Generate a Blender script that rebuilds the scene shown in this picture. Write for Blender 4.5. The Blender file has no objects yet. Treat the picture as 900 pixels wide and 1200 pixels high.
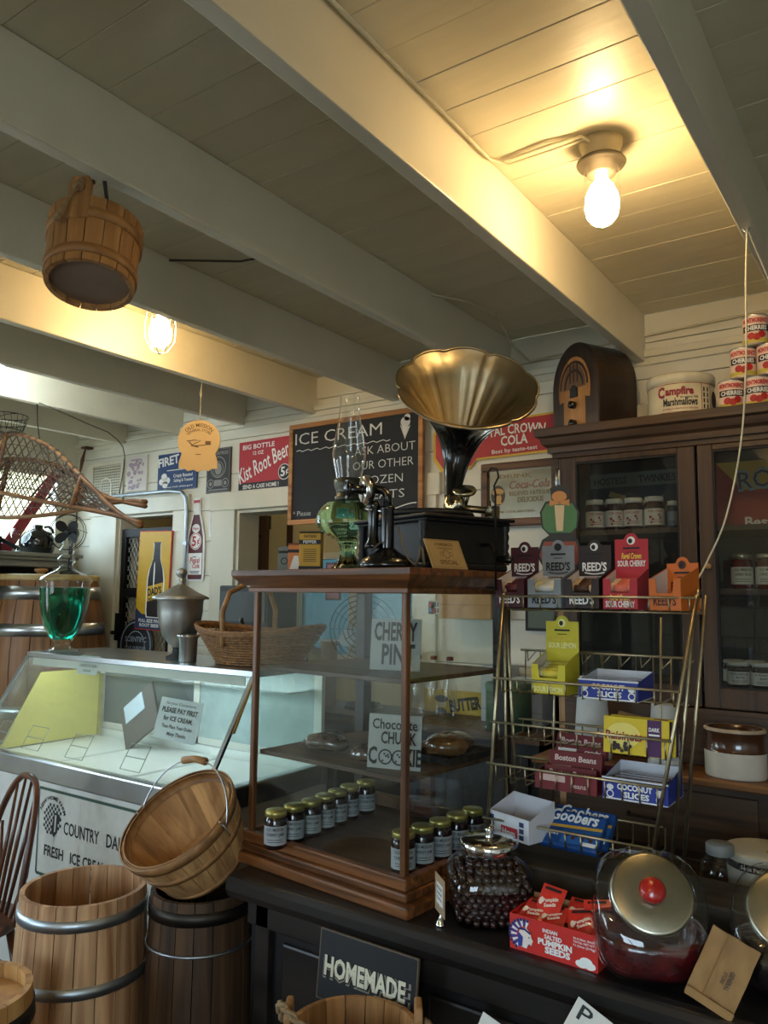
import bpy, math, random
from mathutils import Matrix, Vector, Euler
random.seed(7)
S = bpy.context.scene
COL = S.collection
PI = math.pi
def rad(a): return a * PI / 180

# ---------------------------------------------------------------- camera
cam_d = bpy.data.cameras.new('camera')
cam = bpy.data.objects.new('camera', cam_d); COL.objects.link(cam)
cr = Vector((0.8217, 0.5698, 0.0099)); cu = Vector((0.0515, -0.0916, 0.9945)); cw = Vector((-0.5678, 0.8163, 0.1060))
mw = Matrix.Identity(4)
for i in range(3):
    mw[i][0] = cr[i]; mw[i][1] = cu[i]; mw[i][2] = -cw[i]
mw[2][3] = 1.65
cam.matrix_world = mw
cam_d.sensor_fit = 'VERTICAL'; cam_d.sensor_height = 36.0; cam_d.lens = 920 / 1200 * 36.0
cam_d.clip_start = 0.02
S.camera = cam
# ---------------------------------------------------------------- world, windows' daylight, exposure
W = bpy.data.worlds.new('sky'); S.world = W; W.use_nodes = True
bg = W.node_tree.nodes['Background']
wn = W.node_tree
wtc = wn.nodes.new('ShaderNodeTexCoord'); wsp = wn.nodes.new('ShaderNodeSeparateXYZ'); wrp = wn.nodes.new('ShaderNodeValToRGB')
wn.links.new(wtc.outputs['Generated'], wsp.inputs[0])
wmp = wn.nodes.new('ShaderNodeMapRange'); wmp.inputs[1].default_value = -1; wmp.inputs[2].default_value = 1
wn.links.new(wsp.outputs[2], wmp.inputs[0]); wn.links.new(wmp.outputs[0], wrp.inputs[0])
e_ = wrp.color_ramp.elements
e_[0].position = 0.44; e_[0].color = (0.27, 0.31, 0.33, 1); e_[1].position = 0.52; e_[1].color = (0.64, 0.83, 1.0, 1)
wn.links.new(wrp.outputs[0], bg.inputs[0]); bg.inputs[1].default_value = 11.0
S.view_settings.view_transform = 'Standard'; S.view_settings.look = 'None'
S.view_settings.gamma = 1; S.view_settings.exposure = 0.2
S.view_settings.use_curve_mapping = False
def portal(name, loc, rot, sx, sy):
    l = bpy.data.lights.new(name, 'AREA'); l.shape = 'RECTANGLE'; l.size = sx; l.size_y = sy
    l.cycles.is_portal = True
    o = bpy.data.objects.new(name, l); COL.objects.link(o); o.location = loc; o.rotation_euler = rot
portal('daylight_portal', (-4.80, 0.2, 1.5), (0, rad(-90), 0), 1.3, 1.1)
portal('daylight_portal', (-3.8, -2.26, 1.6), (rad(90), 0, 0), 1.4, 1.3)
portal('daylight_portal', (0.75, -2.26, 1.6), (rad(90), 0, 0), 1.5, 1.3)
portal('daylight_portal', (-4.80, 2.50, 2.16), (0, rad(-90), 0), 0.5, 1.0)
portal('daylight_portal', (-4.1, 5.68, 1.55), (rad(-90), 0, 0), 1.5, 0.9)

# ---------------------------------------------------------------- materials
def hx(h, g=1.0):
    h = h.lstrip('#'); out = []
    for i in (0, 2, 4):
        c = int(h[i:i+2], 16) / 255
        out.append(((c / 12.92) if c <= 0.04045 else ((c + 0.055) / 1.055) ** 2.4) * g)
    return (*out, 1.0)
_mc = {}
def newmat(name):
    m = bpy.data.materials.new(name); m.use_nodes = True
    nt = m.node_tree
    return m, nt, nt.nodes['Principled BSDF']
def pbr(name, col, rough=0.5, metal=0.0, var=0.12, scale=14, bump=0.0, bscale=60, coat=0.0, stretch=(1,1,1), rnd=0.0, spec=0.5):
    if name in _mc: return _mc[name]
    m, nt, b = newmat(name); N = nt.nodes; L = nt.links
    c = hx(col) if isinstance(col, str) else (*col, 1)
    tc = N.new('ShaderNodeTexCoord'); mp = N.new('ShaderNodeMapping'); mp.inputs['Scale'].default_value = stretch
    L.new(tc.outputs['Object'], mp.inputs[0])
    nz = N.new('ShaderNodeTexNoise'); nz.inputs['Scale'].default_value = scale; nz.inputs['Detail'].default_value = 5
    L.new(mp.outputs[0], nz.inputs['Vector'])
    rp = N.new('ShaderNodeMapRange'); rp.inputs[1].default_value = 0.3; rp.inputs[2].default_value = 0.7
    rp.inputs[3].default_value = 1 - var; rp.inputs[4].default_value = 1 + var * 0.6
    L.new(nz.outputs['Fac'], rp.inputs[0])
    hsv = N.new('ShaderNodeHueSaturation'); hsv.inputs['Color'].default_value = c
    if rnd:
        oi = N.new('ShaderNodeObjectInfo'); r2 = N.new('ShaderNodeMapRange'); r2.inputs[3].default_value = 1 - rnd; r2.inputs[4].default_value = 1 + rnd
        mu = N.new('ShaderNodeMath'); mu.operation = 'MULTIPLY'
        L.new(oi.outputs['Random'], r2.inputs[0]); L.new(r2.outputs[0], mu.inputs[0]); L.new(rp.outputs[0], mu.inputs[1]); L.new(mu.outputs[0], hsv.inputs['Value'])
    else:
        L.new(rp.outputs[0], hsv.inputs['Value'])
    L.new(hsv.outputs[0], b.inputs['Base Color'])
    b.inputs['Roughness'].default_value = rough; b.inputs['Metallic'].default_value = metal
    b.inputs['Coat Weight'].default_value = coat; b.inputs['Specular IOR Level'].default_value = spec
    if bump:
        n2 = N.new('ShaderNodeTexNoise'); n2.inputs['Scale'].default_value = bscale; n2.inputs['Detail'].default_value = 4
        L.new(mp.outputs[0], n2.inputs['Vector'])
        bp = N.new('ShaderNodeBump'); bp.inputs['Strength'].default_value = bump; bp.inputs['Distance'].default_value = 0.004
        L.new(n2.outputs['Fac'], bp.inputs['Height']); L.new(bp.outputs[0], b.inputs['Normal'])
    _mc[name] = m; return m
def wood(name, dark, light, rough=0.5, axis='Z', freq=26, rnd=0.18, coat=0.0, bump=0.25, spec=0.4):
    if name in _mc: return _mc[name]
    m, nt, b = newmat(name); N = nt.nodes; L = nt.links
    tc = N.new('ShaderNodeTexCoord'); mp = N.new('ShaderNodeMapping')
    st = {'X': (0.05, 1, 1), 'Y': (1, 0.05, 1), 'Z': (1, 1, 0.05)}[axis]
    mp.inputs['Scale'].default_value = [freq * s for s in st]
    oi = N.new('ShaderNodeObjectInfo'); vm = N.new('ShaderNodeVectorMath'); vm.operation = 'ADD'
    sc = N.new('ShaderNodeMath'); sc.operation = 'MULTIPLY'; sc.inputs[1].default_value = 37.0
    L.new(oi.outputs['Random'], sc.inputs[0]); L.new(tc.outputs['Object'], vm.inputs[0]); L.new(sc.outputs[0], vm.inputs[1])
    L.new(vm.outputs[0], mp.inputs[0])
    nz = N.new('ShaderNodeTexNoise'); nz.inputs['Scale'].default_value = 1.0; nz.inputs['Detail'].default_value = 6; nz.inputs['Distortion'].default_value = 0.9
    L.new(mp.outputs[0], nz.inputs['Vector'])
    cr_ = N.new('ShaderNodeValToRGB'); e = cr_.color_ramp.elements
    e[0].position = 0.32; e[0].color = hx(dark); e[1].position = 0.68; e[1].color = hx(light)
    L.new(nz.outputs['Fac'], cr_.inputs[0])
    hsv = N.new('ShaderNodeHueSaturation'); r2 = N.new('ShaderNodeMapRange'); r2.inputs[3].default_value = 1 - rnd; r2.inputs[4].default_value = 1 + rnd
    L.new(oi.outputs['Random'], r2.inputs[0]); L.new(r2.outputs[0], hsv.inputs['Value']); L.new(cr_.outputs[0], hsv.inputs['Color'])
    L.new(hsv.outputs[0], b.inputs['Base Color'])
    b.inputs['Roughness'].default_value = rough; b.inputs['Coat Weight'].default_value = coat; b.inputs['Specular IOR Level'].default_value = spec
    if bump:
        bp = N.new('ShaderNodeBump'); bp.inputs['Strength'].default_value = bump; bp.inputs['Distance'].default_value = 0.003
        L.new(nz.outputs['Fac'], bp.inputs['Height']); L.new(bp.outputs[0], b.inputs['Normal'])
    _mc[name] = m; return m
def thin_glass(name, tint=(1, 1, 1), rough=0.02, ior=1.45, dirt=0.0, boost=1.0):
    if name in _mc: return _mc[name]
    m = bpy.data.materials.new(name); m.use_nodes = True; nt = m.node_tree; N = nt.nodes; L = nt.links
    N.remove(N['Principled BSDF']); out = N['Material Output']
    t = N.new('ShaderNodeBsdfTransparent'); t.inputs[0].default_value = (*tint, 1)
    g = N.new('ShaderNodeBsdfGlossy'); g.inputs['Roughness'].default_value = rough; g.inputs['Color'].default_value = (1, 1, 1, 1)
    fr = N.new('ShaderNodeLayerWeight'); fr.inputs[0].default_value = 0.5
    pw = N.new('ShaderNodeMath'); pw.operation = 'POWER'; pw.inputs[1].default_value = 5.0
    f0 = ((ior - 1) / (ior + 1)) ** 2
    ma = N.new('ShaderNodeMath'); ma.operation = 'MULTIPLY_ADD'; ma.inputs[1].default_value = 1 - f0; ma.inputs[2].default_value = f0
    L.new(fr.outputs['Facing'], pw.inputs[0]); L.new(pw.outputs[0], ma.inputs[0])
    mx = N.new('ShaderNodeMixShader')
    ml = N.new('ShaderNodeMath'); ml.operation = 'MULTIPLY'; ml.inputs[1].default_value = boost; ml.use_clamp = True
    L.new(ma.outputs[0], ml.inputs[0]); L.new(ml.outputs[0], mx.inputs[0]); L.new(t.outputs[0], mx.inputs[1]); L.new(g.outputs[0], mx.inputs[2])
    last = mx
    if dirt:
        d = N.new('ShaderNodeBsdfDiffuse'); d.inputs[0].default_value = (0.8, 0.82, 0.8, 1)
        nz = N.new('ShaderNodeTexNoise'); nz.inputs['Scale'].default_value = 6; nz.inputs['Detail'].default_value = 6
        mr = N.new('ShaderNodeMapRange'); mr.inputs[1].default_value = 0.4; mr.inputs[2].default_value = 0.8; mr.inputs[3].default_value = dirt * 0.3; mr.inputs[4].default_value = dirt
        m2 = N.new('ShaderNodeMixShader'); L.new(nz.outputs['Fac'], mr.inputs[0]); L.new(mr.outputs[0], m2.inputs[0]); L.new(mx.outputs[0], m2.inputs[1]); L.new(d.outputs[0], m2.inputs[2]); last = m2
    L.new(last.outputs[0], out.inputs[0]); _mc[name] = m; return m
def real_glass(name, col, rough=0.0, ior=1.4):
    if name in _mc: return _mc[name]
    m, nt, b = newmat(name); b.inputs['Base Color'].default_value = (*col, 1); b.inputs['Transmission Weight'].default_value = 1
    b.inputs['Roughness'].default_value = rough; b.inputs['IOR'].default_value = ior; _mc[name] = m; return m
def emit(name, col, s):
    if name in _mc: return _mc[name]
    m, nt, b = newmat(name); b.inputs['Base Color'].default_value = (*col, 1); b.inputs['Emission Color'].default_value = (*col, 1); b.inputs['Emission Strength'].default_value = s
    _mc[name] = m; return m
def flat(h, rough=0.55): return pbr('paint_' + h, h, rough, var=0.05, scale=30)

PAINT = pbr('cream_paint', '#ddd6c0', 0.33, var=0.07, scale=4, bump=0.35, bscale=25)
CEILP = pbr('cream_ceiling_paint', '#dbd2b6', 0.38, var=0.08, scale=5, bump=0.3, bscale=18, stretch=(0.4, 2, 2), rnd=0.04)
WALLP = pbr('cream_wall_paint', '#ded9c6', 0.5, var=0.06, scale=5, bump=0.2, bscale=30, rnd=0.03)
TRIMP = pbr('ivory_trim_paint', '#d9d3bd', 0.4, var=0.06, scale=6, bump=0.2)
YELW = pbr('yellowed_wall_paint', '#c9b98a', 0.6, var=0.06, scale=3)
OAK = wood('oak_case', '#3d2413', '#85522a', 0.38, 'X', 40, 0.08, coat=0.25)
OAKZ = wood('oak_case_upright', '#41260f', '#87542a', 0.38, 'Z', 40, 0.08, coat=0.25)
SHELFW = wood('dark_shelf', '#2e2015', '#634528', 0.4, 'X', 20, 0.05)
CABW = wood('cabinet_brown', '#3a2a20', '#55402f', 0.42, 'Z', 30, 0.05, bump=0.12)
CABX = wood('cabinet_brown_rail', '#3a2a20', '#57422f', 0.42, 'X', 30, 0.05, bump=0.12)
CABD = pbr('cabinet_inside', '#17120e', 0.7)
CTR = wood('black_counter', '#141110', '#2b2521', 0.4, 'X', 14, 0.04, bump=0.3, spec=0.5)
CTRF = pbr('black_counter_front', '#100e0d', 0.5, bump=0.2)
PINE = wood('keg_pine', '#8e5f3b', '#dcb184', 0.5, 'Z', 20, 0.10)
PINEIN = PINE
DKEG = wood('dark_keg', '#2a1c12', '#5c4129', 0.6, 'Z', 22, 0.2)
BUCKW = wood('bucket_cedar', '#8a5e33', '#b98a55', 0.5, 'Z', 24, 0.16)
SPLINT = wood('basket_splint', '#9c6f45', '#d6a970', 0.55, 'Z', 20, 0.14)
SPLX = wood('basket_band', '#7a5330', '#b3824e', 0.55, 'X', 20, 0.1)
BARW = wood('barrel_oak', '#6b4526', '#98693c', 0.45, 'Z', 14, 0.12)
STEEL = pbr('steel', '#c3c7c9', 0.28, 1.0, var=0.1, scale=8)
GALV = pbr('galvanised', '#b9c2c8', 0.42, 1.0, var=0.15, scale=10)
DSTEEL = pbr('dark_hoop', '#4a4540', 0.5, 1.0, var=0.2)
CHROME = pbr('chrome', '#e8e8e8', 0.1, 1.0, var=0.02)
PEWTER = pbr('pewter', '#aeada8', 0.42, 1.0, var=0.15, scale=12)
BRASS = pbr('horn_brass', '#9d9074', 0.36, 1.0, var=0.25, scale=9)
RACKM = pbr('rack_wire', '#c2b391', 0.38, 1.0, var=0.2, scale=40)
BLACK = pbr('black_gloss', '#0c0c0d', 0.2, var=0.1, coat=0.4)
BLACKM = pbr('black_matte', '#121212', 0.6)
IRON = pbr('black_iron', '#1c1a19', 0.5, 0.6)
WHITE = pbr('white_enamel', '#e4e6e2', 0.35, var=0.03)
FRZ = pbr('freezer_white', '#cfcec6', 0.4, var=0.05)
PAPER = pbr('paper', '#e4e2da', 0.7, var=0.04)
KRAFT = pbr('kraft', '#b58a58', 0.75, var=0.12, scale=20)
ROPE = pbr('rope', '#8d7350', 0.85, var=0.3, scale=120)
STRING = pbr('string', '#d8cfae', 0.8)
GLASS = thin_glass('clear_glass', (0.96, 0.98, 0.97), dirt=0.004)
GLASSJ = thin_glass('jar_glass', (0.93, 0.95, 0.95), ior=1.5, boost=1.3)
GLASSC = thin_glass('cabinet_glass', (0.8, 0.82, 0.8), dirt=0.02)
INKB = pbr('ink_black', '#121110', 0.6); INKW = pbr('ink_white', '#efeee8', 0.6); INKR = pbr('ink_red', '#b3202a', 0.5)
CHALK = pbr('chalk', '#dcdcd6', 0.9)

# ---------------------------------------------------------------- mesh builder
class M:
    def __init__(s): s.v = []; s.f = []; s.mi = []; s.sm = []; s.k = 0; s.T = None
    def add(s, vs, fs, smooth=False):
        n = len(s.v)
        if s.T is not None: vs = [s.T @ Vector(v) for v in vs]
        s.v.extend(tuple(v) for v in vs)
        for f in fs: s.f.append(tuple(i + n for i in f)); s.mi.append(s.k); s.sm.append(smooth)
        return s
    def box(s, x0, x1, y0, y1, z0, z1):
        return s.add([(x0,y0,z0),(x1,y0,z0),(x1,y1,z0),(x0,y1,z0),(x0,y0,z1),(x1,y0,z1),(x1,y1,z1),(x0,y1,z1)],
                     [(0,3,2,1),(4,5,6,7),(0,1,5,4),(1,2,6,5),(2,3,7,6),(3,0,4,7)])
    def hexa(s, b, t):
        return s.add(list(b) + list(t), [(0,3,2,1),(4,5,6,7),(0,1,5,4),(1,2,6,5),(2,3,7,6),(3,0,4,7)])
    def lathe(s, prof, n=24, c=(0,0,0), smooth=True, a0=0.0, a1=2*PI):
        full = abs(a1 - a0) >= 2*PI - 1e-6; m = n if full else n + 1
        vs = []
        for r, z in prof:
            for i in range(m):
                a = a0 + (a1 - a0) * i / n
                vs.append((c[0] + r*math.cos(a), c[1] + r*math.sin(a), c[2] + z))
        fs = []
        for j in range(len(prof) - 1):
            for i in range(n):
                i2 = (i + 1) % m
                fs.append((j*m+i, j*m+i2, (j+1)*m+i2, (j+1)*m+i))
        return s.add(vs, fs, smooth)
    def rod(s, p0, p1, r, n=8, r1=None, caps=True): return s.tube([p0, p1], r, n, r1=r1, caps=caps)
    def tube(s, pts, r, n=8, closed=False, r1=None, caps=True, radii=None, smooth=True):
        P = [Vector(p) for p in pts]; k = len(P); vs = []; fs = []
        nrm = None
        for i in range(k):
            if closed: t = P[(i+1) % k] - P[i-1]
            else: t = P[min(i+1, k-1)] - P[max(i-1, 0)]
            if t.length < 1e-9: t = Vector((0,0,1))
            t.normalize()
            if nrm is None:
                nrm = t.orthogonal().normalized()
            else:
                nrm = nrm - t * nrm.dot(t)
                nrm = nrm.normalized() if nrm.length > 1e-6 else t.orthogonal().normalized()
            b = t.cross(nrm)
            rr = radii[i] if radii else (r if r1 is None else r + (r1 - r) * i / max(1, k-1))
            for j in range(n):
                a = 2*PI*j/n; vs.append(P[i] + nrm*(rr*math.cos(a)) + b*(rr*math.sin(a)))
        for i in range(k if closed else k-1):
            for j in range(n):
                i2 = (i+1) % k
                fs.append((i*n+j, i*n+(j+1)%n, i2*n+(j+1)%n, i2*n+j))
        if caps and not closed: fs.append(tuple(range(n))[::-1]); fs.append(tuple(range((k-1)*n, k*n)))
        return s.add(vs, fs, smooth)
    def prism(s, pts, y0, y1):
        # polygon in the x-z plane, extruded along y
        n = len(pts); vs = [(x, y0, z) for x, z in pts] + [(x, y1, z) for x, z in pts]
        fs = [tuple(range(n)), tuple(range(n, 2*n))[::-1]] + [(i, (i+1) % n, n + (i+1) % n, n + i)[::-1] for i in range(n)]
        return s.add(vs, fs)
    def disc(s, x, z, rx, rz=None, y=-0.001, n=24):
        rz = rz or rx
        return s.add([(x + rx*math.cos(2*PI*i/n), y, z + rz*math.sin(2*PI*i/n)) for i in range(n)], [tuple(range(n))])
    def poly(s, pts, y=-0.001): return s.add([(x, y, z) for x, z in pts], [tuple(range(len(pts)))])
    def quad(s, x0, x1, z0, z1, y=-0.001): return s.poly([(x0,z0),(x1,z0),(x1,z1),(x0,z1)], y)
    def stroke(s, pts, w, y=-0.001):
        vs = []; n = len(pts)
        for i in range(n):
            a = pts[max(i-1,0)]; b = pts[min(i+1,n-1)]; dx = b[0]-a[0]; dz = b[1]-a[1]; l = math.hypot(dx,dz) or 1
            vs += [(pts[i][0]-dz/l*w/2, y, pts[i][1]+dx/l*w/2), (pts[i][0]+dz/l*w/2, y, pts[i][1]-dx/l*w/2)]
        return s.add(vs, [(2*i+1, 2*i+3, 2*i+2, 2*i) for i in range(n-1)])
    def ring(s, x, z, r, w, y=-0.001, n=24, a0=0, a1=2*PI):
        return s.stroke([(x + r*math.cos(a0+(a1-a0)*i/n), z + r*math.sin(a0+(a1-a0)*i/n)) for i in range(n+1)], w, y)
    def ball(s, c, r, n=10, sz=1.0):
        return s.lathe([(max(1e-5, r*math.sin(PI*i/n)), -r*sz*math.cos(PI*i/n)) for i in range(n+1)], n+2, c)
    def text(s, t, x, z, h, y=-0.0015, align='C', bold=0.0, shear=0.0, wfit=None, rot=0.0, arc=None, cyl=None, sx=1.0):
        vs, fs, w = glyphs(t, bold, shear)
        k = h / 0.70; kx = k * sx
        if wfit: kx = wfit / max(w, 1e-6)
        off = {'C': -w/2, 'L': 0.0, 'R': -w}[align]; out = []
        for gx, gz in vs:
            px = (gx + off) * kx; pz = gz * k
            if arc:
                R_ = abs(arc); a = px / R_
                if arc > 0: px, pz = (R_ + pz) * math.sin(a), (R_ + pz) * math.cos(a) - R_
                else: px, pz = (R_ - pz) * math.sin(a), R_ - (R_ - pz) * math.cos(a)
            if rot: c_, s_ = math.cos(rot), math.sin(rot); px, pz = px*c_ - pz*s_, px*s_ + pz*c_
            X = x + px; Z = z + pz
            if cyl: a = X / cyl; out.append(((cyl - y)*math.sin(a), -(cyl - y)*math.cos(a), Z))
            else: out.append((X, y, Z))
        return s.add(out, fs)
    def patch(s, r, a0, a1, z0, z1, n=10):
        vs = []
        for i in range(n+1):
            a = a0 + (a1-a0)*i/n; vs += [(r*math.sin(a), -r*math.cos(a), z0), (r*math.sin(a), -r*math.cos(a), z1)]
        return s.add(vs, [(2*i, 2*i+2, 2*i+3, 2*i+1) for i in range(n)], True)
_gc = {}
def glyphs(t, bold=0.0, shear=0.0):
    key = (t, bold, shear)
    if key in _gc: return _gc[key]
    cu_ = bpy.data.curves.new('glyph', 'FONT'); cu_.body = t; cu_.size = 1.0; cu_.offset = bold; cu_.shear = shear; cu_.resolution_u = 2
    cu_.fill_mode = 'FRONT'
    o = bpy.data.objects.new('glyph', cu_); COL.objects.link(o)
    dg = bpy.context.evaluated_depsgraph_get(); ev = o.evaluated_get(dg); me = ev.to_mesh()
    vs = [(v.co.x, v.co.y) for v in me.vertices]; fs = [tuple(p.vertices) for p in me.polygons]
    ev.to_mesh_clear(); bpy.data.objects.remove(o); bpy.data.curves.remove(cu_)
    x0 = min((v[0] for v in vs), default=0); x1 = max((v[0] for v in vs), default=0)
    vs = [(x - x0, z) for x, z in vs]
    _gc[key] = (vs, fs, x1 - x0); return _gc[key]

def obj(name, m, mats, parent=None, loc=None, rot=None, bev=0.0, kind=None):
    if isinstance(m, M):
        me = bpy.data.meshes.new(name); me.from_pydata(m.v, [], m.f)
        if m.f:
            me.polygons.foreach_set('material_index', m.mi); me.polygons.foreach_set('use_smooth', m.sm)
        for x in (mats if isinstance(mats, (list, tuple)) else [mats]): me.materials.append(x)
        me.update()
    else: me = m
    o = bpy.data.objects.new(name, me); COL.objects.link(o)
    if parent: o.parent = parent
    if loc: o.location = loc
    if rot: o.rotation_euler = rot
    if bev:
        b = o.modifiers.new('bevel', 'BEVEL'); b.width = bev; b.segments = 2; b.limit_method = 'ANGLE'; b.angle_limit = rad(40)
    if kind: o['kind'] = kind
    return o
def tag(o, label, cat, group=None):
    o['label'] = label; o['category'] = cat
    if group: o['group'] = group
    return o
def thing(name, label, cat, loc=(0,0,0), rz=0.0, group=None, rot=None):
    o = bpy.data.objects.new(name, None); COL.objects.link(o); o.empty_display_size = 0.05
    o.location = loc; o.rotation_euler = rot if rot else (0, 0, rz)
    return tag(o, label, cat, group)
def struct(name, m, mats, bev=0.0, parent=None):
    o = obj(name, m, mats, parent, bev=bev)
    if not parent: o['kind'] = 'structure'
    return o
def dup(root, loc, rz=None, label=None, group=None):
    r = root.copy(); COL.objects.link(r); r.location = loc
    if rz is not None: r.rotation_euler = (0, 0, rz)
    if label: r['label'] = label
    if group: r['group'] = group
    for ch in list(root.children):
        c = ch.copy(); COL.objects.link(c); c.parent = r
        for g in ch.children:
            d = g.copy(); COL.objects.link(d); d.parent = c
    return r
def frame_mat(o, x, z):
    # matrix with given local x and z axes at o
    x = Vector(x).normalized(); z = Vector(z).normalized(); y = z.cross(x).normalized(); z = x.cross(y)
    m = Matrix.Identity(4)
    for i in range(3): m[i][0] = x[i]; m[i][1] = y[i]; m[i][2] = z[i]; m[i][3] = o[i]
    return m
def set_axes(e, o, x, z): e.matrix_world = frame_mat(o, x, z)
def spl(P, k=8):
    out = []
    for i in range(len(P)-1):
        p0, p1, p2, p3 = P[max(i-1,0)], P[i], P[i+1], P[min(i+2,len(P)-1)]
        for j in range(k):
            u = j/k; out.append(.5*((2*p1)+(p2-p0)*u+(2*p0-5*p1+4*p2-p3)*u*u+(3*p1-p0-3*p2+p3)*u**3))
    return out + [P[-1]]
# ================================================================ THE SETTING
WY = 3.15; XL = -4.74; XR = 1.9; YR = -2.2; CZ = 2.80; BZ = 2.60
struct('floor', M().box(XL-.6, XR+.1, YR-.1, 5.75, -0.05, 0.0), wood('floor_boards', '#2f2318', '#5a4530', 0.5, 'X', 12, 0.05))
ceil = struct('ceiling', M().box(XL-.1, XR+.1, YR-.1, WY+.05, CZ+.02, CZ+.06), CEILP)
pm = None
y = WY; k = 0
while y > -0.1:
    if pm is None:
        m = M().box(XL, XR, -0.1235, 0.0, 0.0, 0.02); m.build = None
        po = obj('plank', m, CEILP, ceil, (0, y, CZ), bev=0.0015); pm = po.data
    else:
        po = obj('plank', pm, None, ceil, (0, y, CZ + random.uniform(0, 0.0025)), bev=0.0015)
    y -= 0.125; k += 1
obj('ceiling_rear', M().box(XL, XR, YR, y, CZ, CZ+.02), CEILP, ceil)
# joists: every beam runs front to back and dies into the back wall
for bx in (-4.21, -3.68, -3.15, -2.63, -2.10, -1.50, -0.903, -0.322, 0.28, 0.88, 1.48):
    m = M(); n = 14
    y0, y1 = YR, WY
    m.box(bx - 0.04, bx, y0, y1, BZ, CZ)
    struct('ceiling_beam', m, PAINT, bev=0.004)
# back wall, boarded, with a door and a wide pass-through
DOOR = (-4.26, -3.72, 0.0, 2.14); PASS = (-3.20, -2.00, 0.95, 2.12)
wb = struct('wall_back', M().box(XL, DOOR[0], WY+.02, WY+.10, 0, CZ).box(DOOR[0], DOOR[1], WY+.02, WY+.10, DOOR[3], CZ).box(DOOR[1], PASS[0], WY+.02, WY+.10, 0, CZ)
            .box(PASS[0], PASS[1], WY+.02, WY+.10, 0, PASS[2]).box(PASS[0], PASS[1], WY+.02, WY+.10, PASS[3], CZ).box(PASS[1], XR, WY+.02, WY+.10, 0, CZ), WALLP)
rows = [0, .2, .4, .6, .8, .95, 1.15, 1.35, 1.55, 1.75, 1.95, 2.13, 2.33, 2.53, 2.68, CZ]
for zz, z1 in zip(rows, rows[1:]):
    segs = [(XL, XR)]
    for (a, b, c, d) in (DOOR, PASS):
        if zz < d - .02 and z1 > c + .02:
            ns = []
            for s0, s1 in segs:
                if b <= s0 or a >= s1: ns.append((s0, s1)); continue
                if a > s0: ns.append((s0, a))
                if b < s1: ns.append((b, s1))
            segs = ns
    for s0, s1 in segs: obj('board', M().box(s0, s1, WY, WY+.02, zz + 0.0015, z1 - 0.0015), WALLP, wb, bev=0.002)
# picture rail and casings
struct('trim_1', M().box(XL, XR, WY-.022, WY, 2.615, 2.645).box(XL, XR, WY-.012, WY, 2.585, 2.615), TRIMP, bev=0.004)
dj = M()
dj.box(-4.53, -4.26, WY-.02, WY, 0, 2.14).box(-3.72, -3.60, WY-.02, WY, 0, 2.14).box(-4.55, -3.58, WY-.024, WY, 2.14, 2.235)
dj.box(-4.262, -4.24, WY, WY+.14, 0, 2.14).box(-3.74, -3.718, WY, WY+.14, 0, 2.14).box(-4.24, -3.74, WY, WY+.14, 2.12, 2.14)
struct('trim_2', dj, TRIMP, bev=0.003)
pj_ = M()
pj_.box(-3.385, -3.20, WY-.02, WY, 0, 2.12).box(-2.0, -1.88, WY-.02, WY, 0.9, 2.12).box(-3.40, -1.86, WY-.024, WY, 2.12, 2.225)
pj_.box(-3.202, -3.18, WY, WY+.16, .95, 2.12).box(-2.02, -1.998, WY, WY+.16, .95, 2.12).box(-3.18, -2.02, WY, WY+.16, 2.10, 2.12).box(-3.25, -1.95, WY-.05, WY+.16, .92, .95)
struct('trim_3', pj_, TRIMP, bev=0.003)
# left wall with the shop window by the corner and a big one further forward
WL = [(-.3, .7, 0.9, 2.1), (2.05, 3.02, 1.93, 2.42)]
wl = M(); t = XL - .12
ys = [YR-.1, -.3, 0.7, 2.05, 3.02, WY+.1]
for i in range(5):
    a, b = ys[i], ys[i+1]
    w_ = {1: WL[0], 3: WL[1]}.get(i)
    if w_: wl.box(t, XL, a, b, 0, w_[2]); wl.box(t, XL, a, b, w_[3], CZ+.06)
    else: wl.box(t, XL, a, b, 0, CZ+.06)
struct('wall_left', wl, WALLP)
w1 = struct('window_1', M().box(XL-.05, XL+.02, 2.02, 2.07, 1.90, 2.46).box(XL-.05, XL+.02, 3.0, 3.05, 1.90, 2.46).box(XL-.05, XL+.02, 2.02, 3.05, 2.40, 2.46).box(XL-.05, XL+.03, 2.02, 3.05, 1.89, 1.94), TRIMP, bev=.003)
obj('pane', M().box(XL-.03, XL-.026, 2.07, 3.0, 1.94, 2.40), GLASS, w1)
w2 = struct('window_2', M().box(XL-.08, XL+.02, -.33, -.27, .87, 2.13).box(XL-.08, XL+.02, .67, .73, .87, 2.13).box(XL-.08, XL+.02, -.27, .67, 2.07, 2.13).box(XL-.08, XL+.04, -.27, .67, .87, .93).box(XL-.06, XL-.02, -.27, .67, 1.48, 1.52), TRIMP)
struct('wall_right', M().box(XR, XR+.1, YR-.1, WY+.1, 0, CZ+.06), WALLP)
wr = M().box(XL-.12, -4.5, YR-.1, YR, 0, CZ+.06).box(-4.5, -3.1, YR-.1, YR, 0, .95).box(-4.5, -3.1, YR-.1, YR, 2.25, CZ+.06).box(-3.1, 0, YR-.1, YR, 0, CZ+.06).box(0, 1.5, YR-.1, YR, 0, .95).box(0, 1.5, YR-.1, YR, 2.25, CZ+.06).box(1.5, XR+.1, YR-.1, YR, 0, CZ+.06)
struct('wall_front', wr, WALLP)
struct('window_3', M().box(-4.53, -4.47, YR-.06, YR+.02, .92, 2.28).box(-3.13, -3.07, YR-.06, YR+.02, .92, 2.28).box(-4.5, -3.1, YR-.06, YR+.02, 2.22, 2.28).box(-4.5, -3.1, YR-.06, YR+.03, .92, .98).box(-3.83, -3.77, YR-.05, YR, .95, 2.25), TRIMP)
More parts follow.
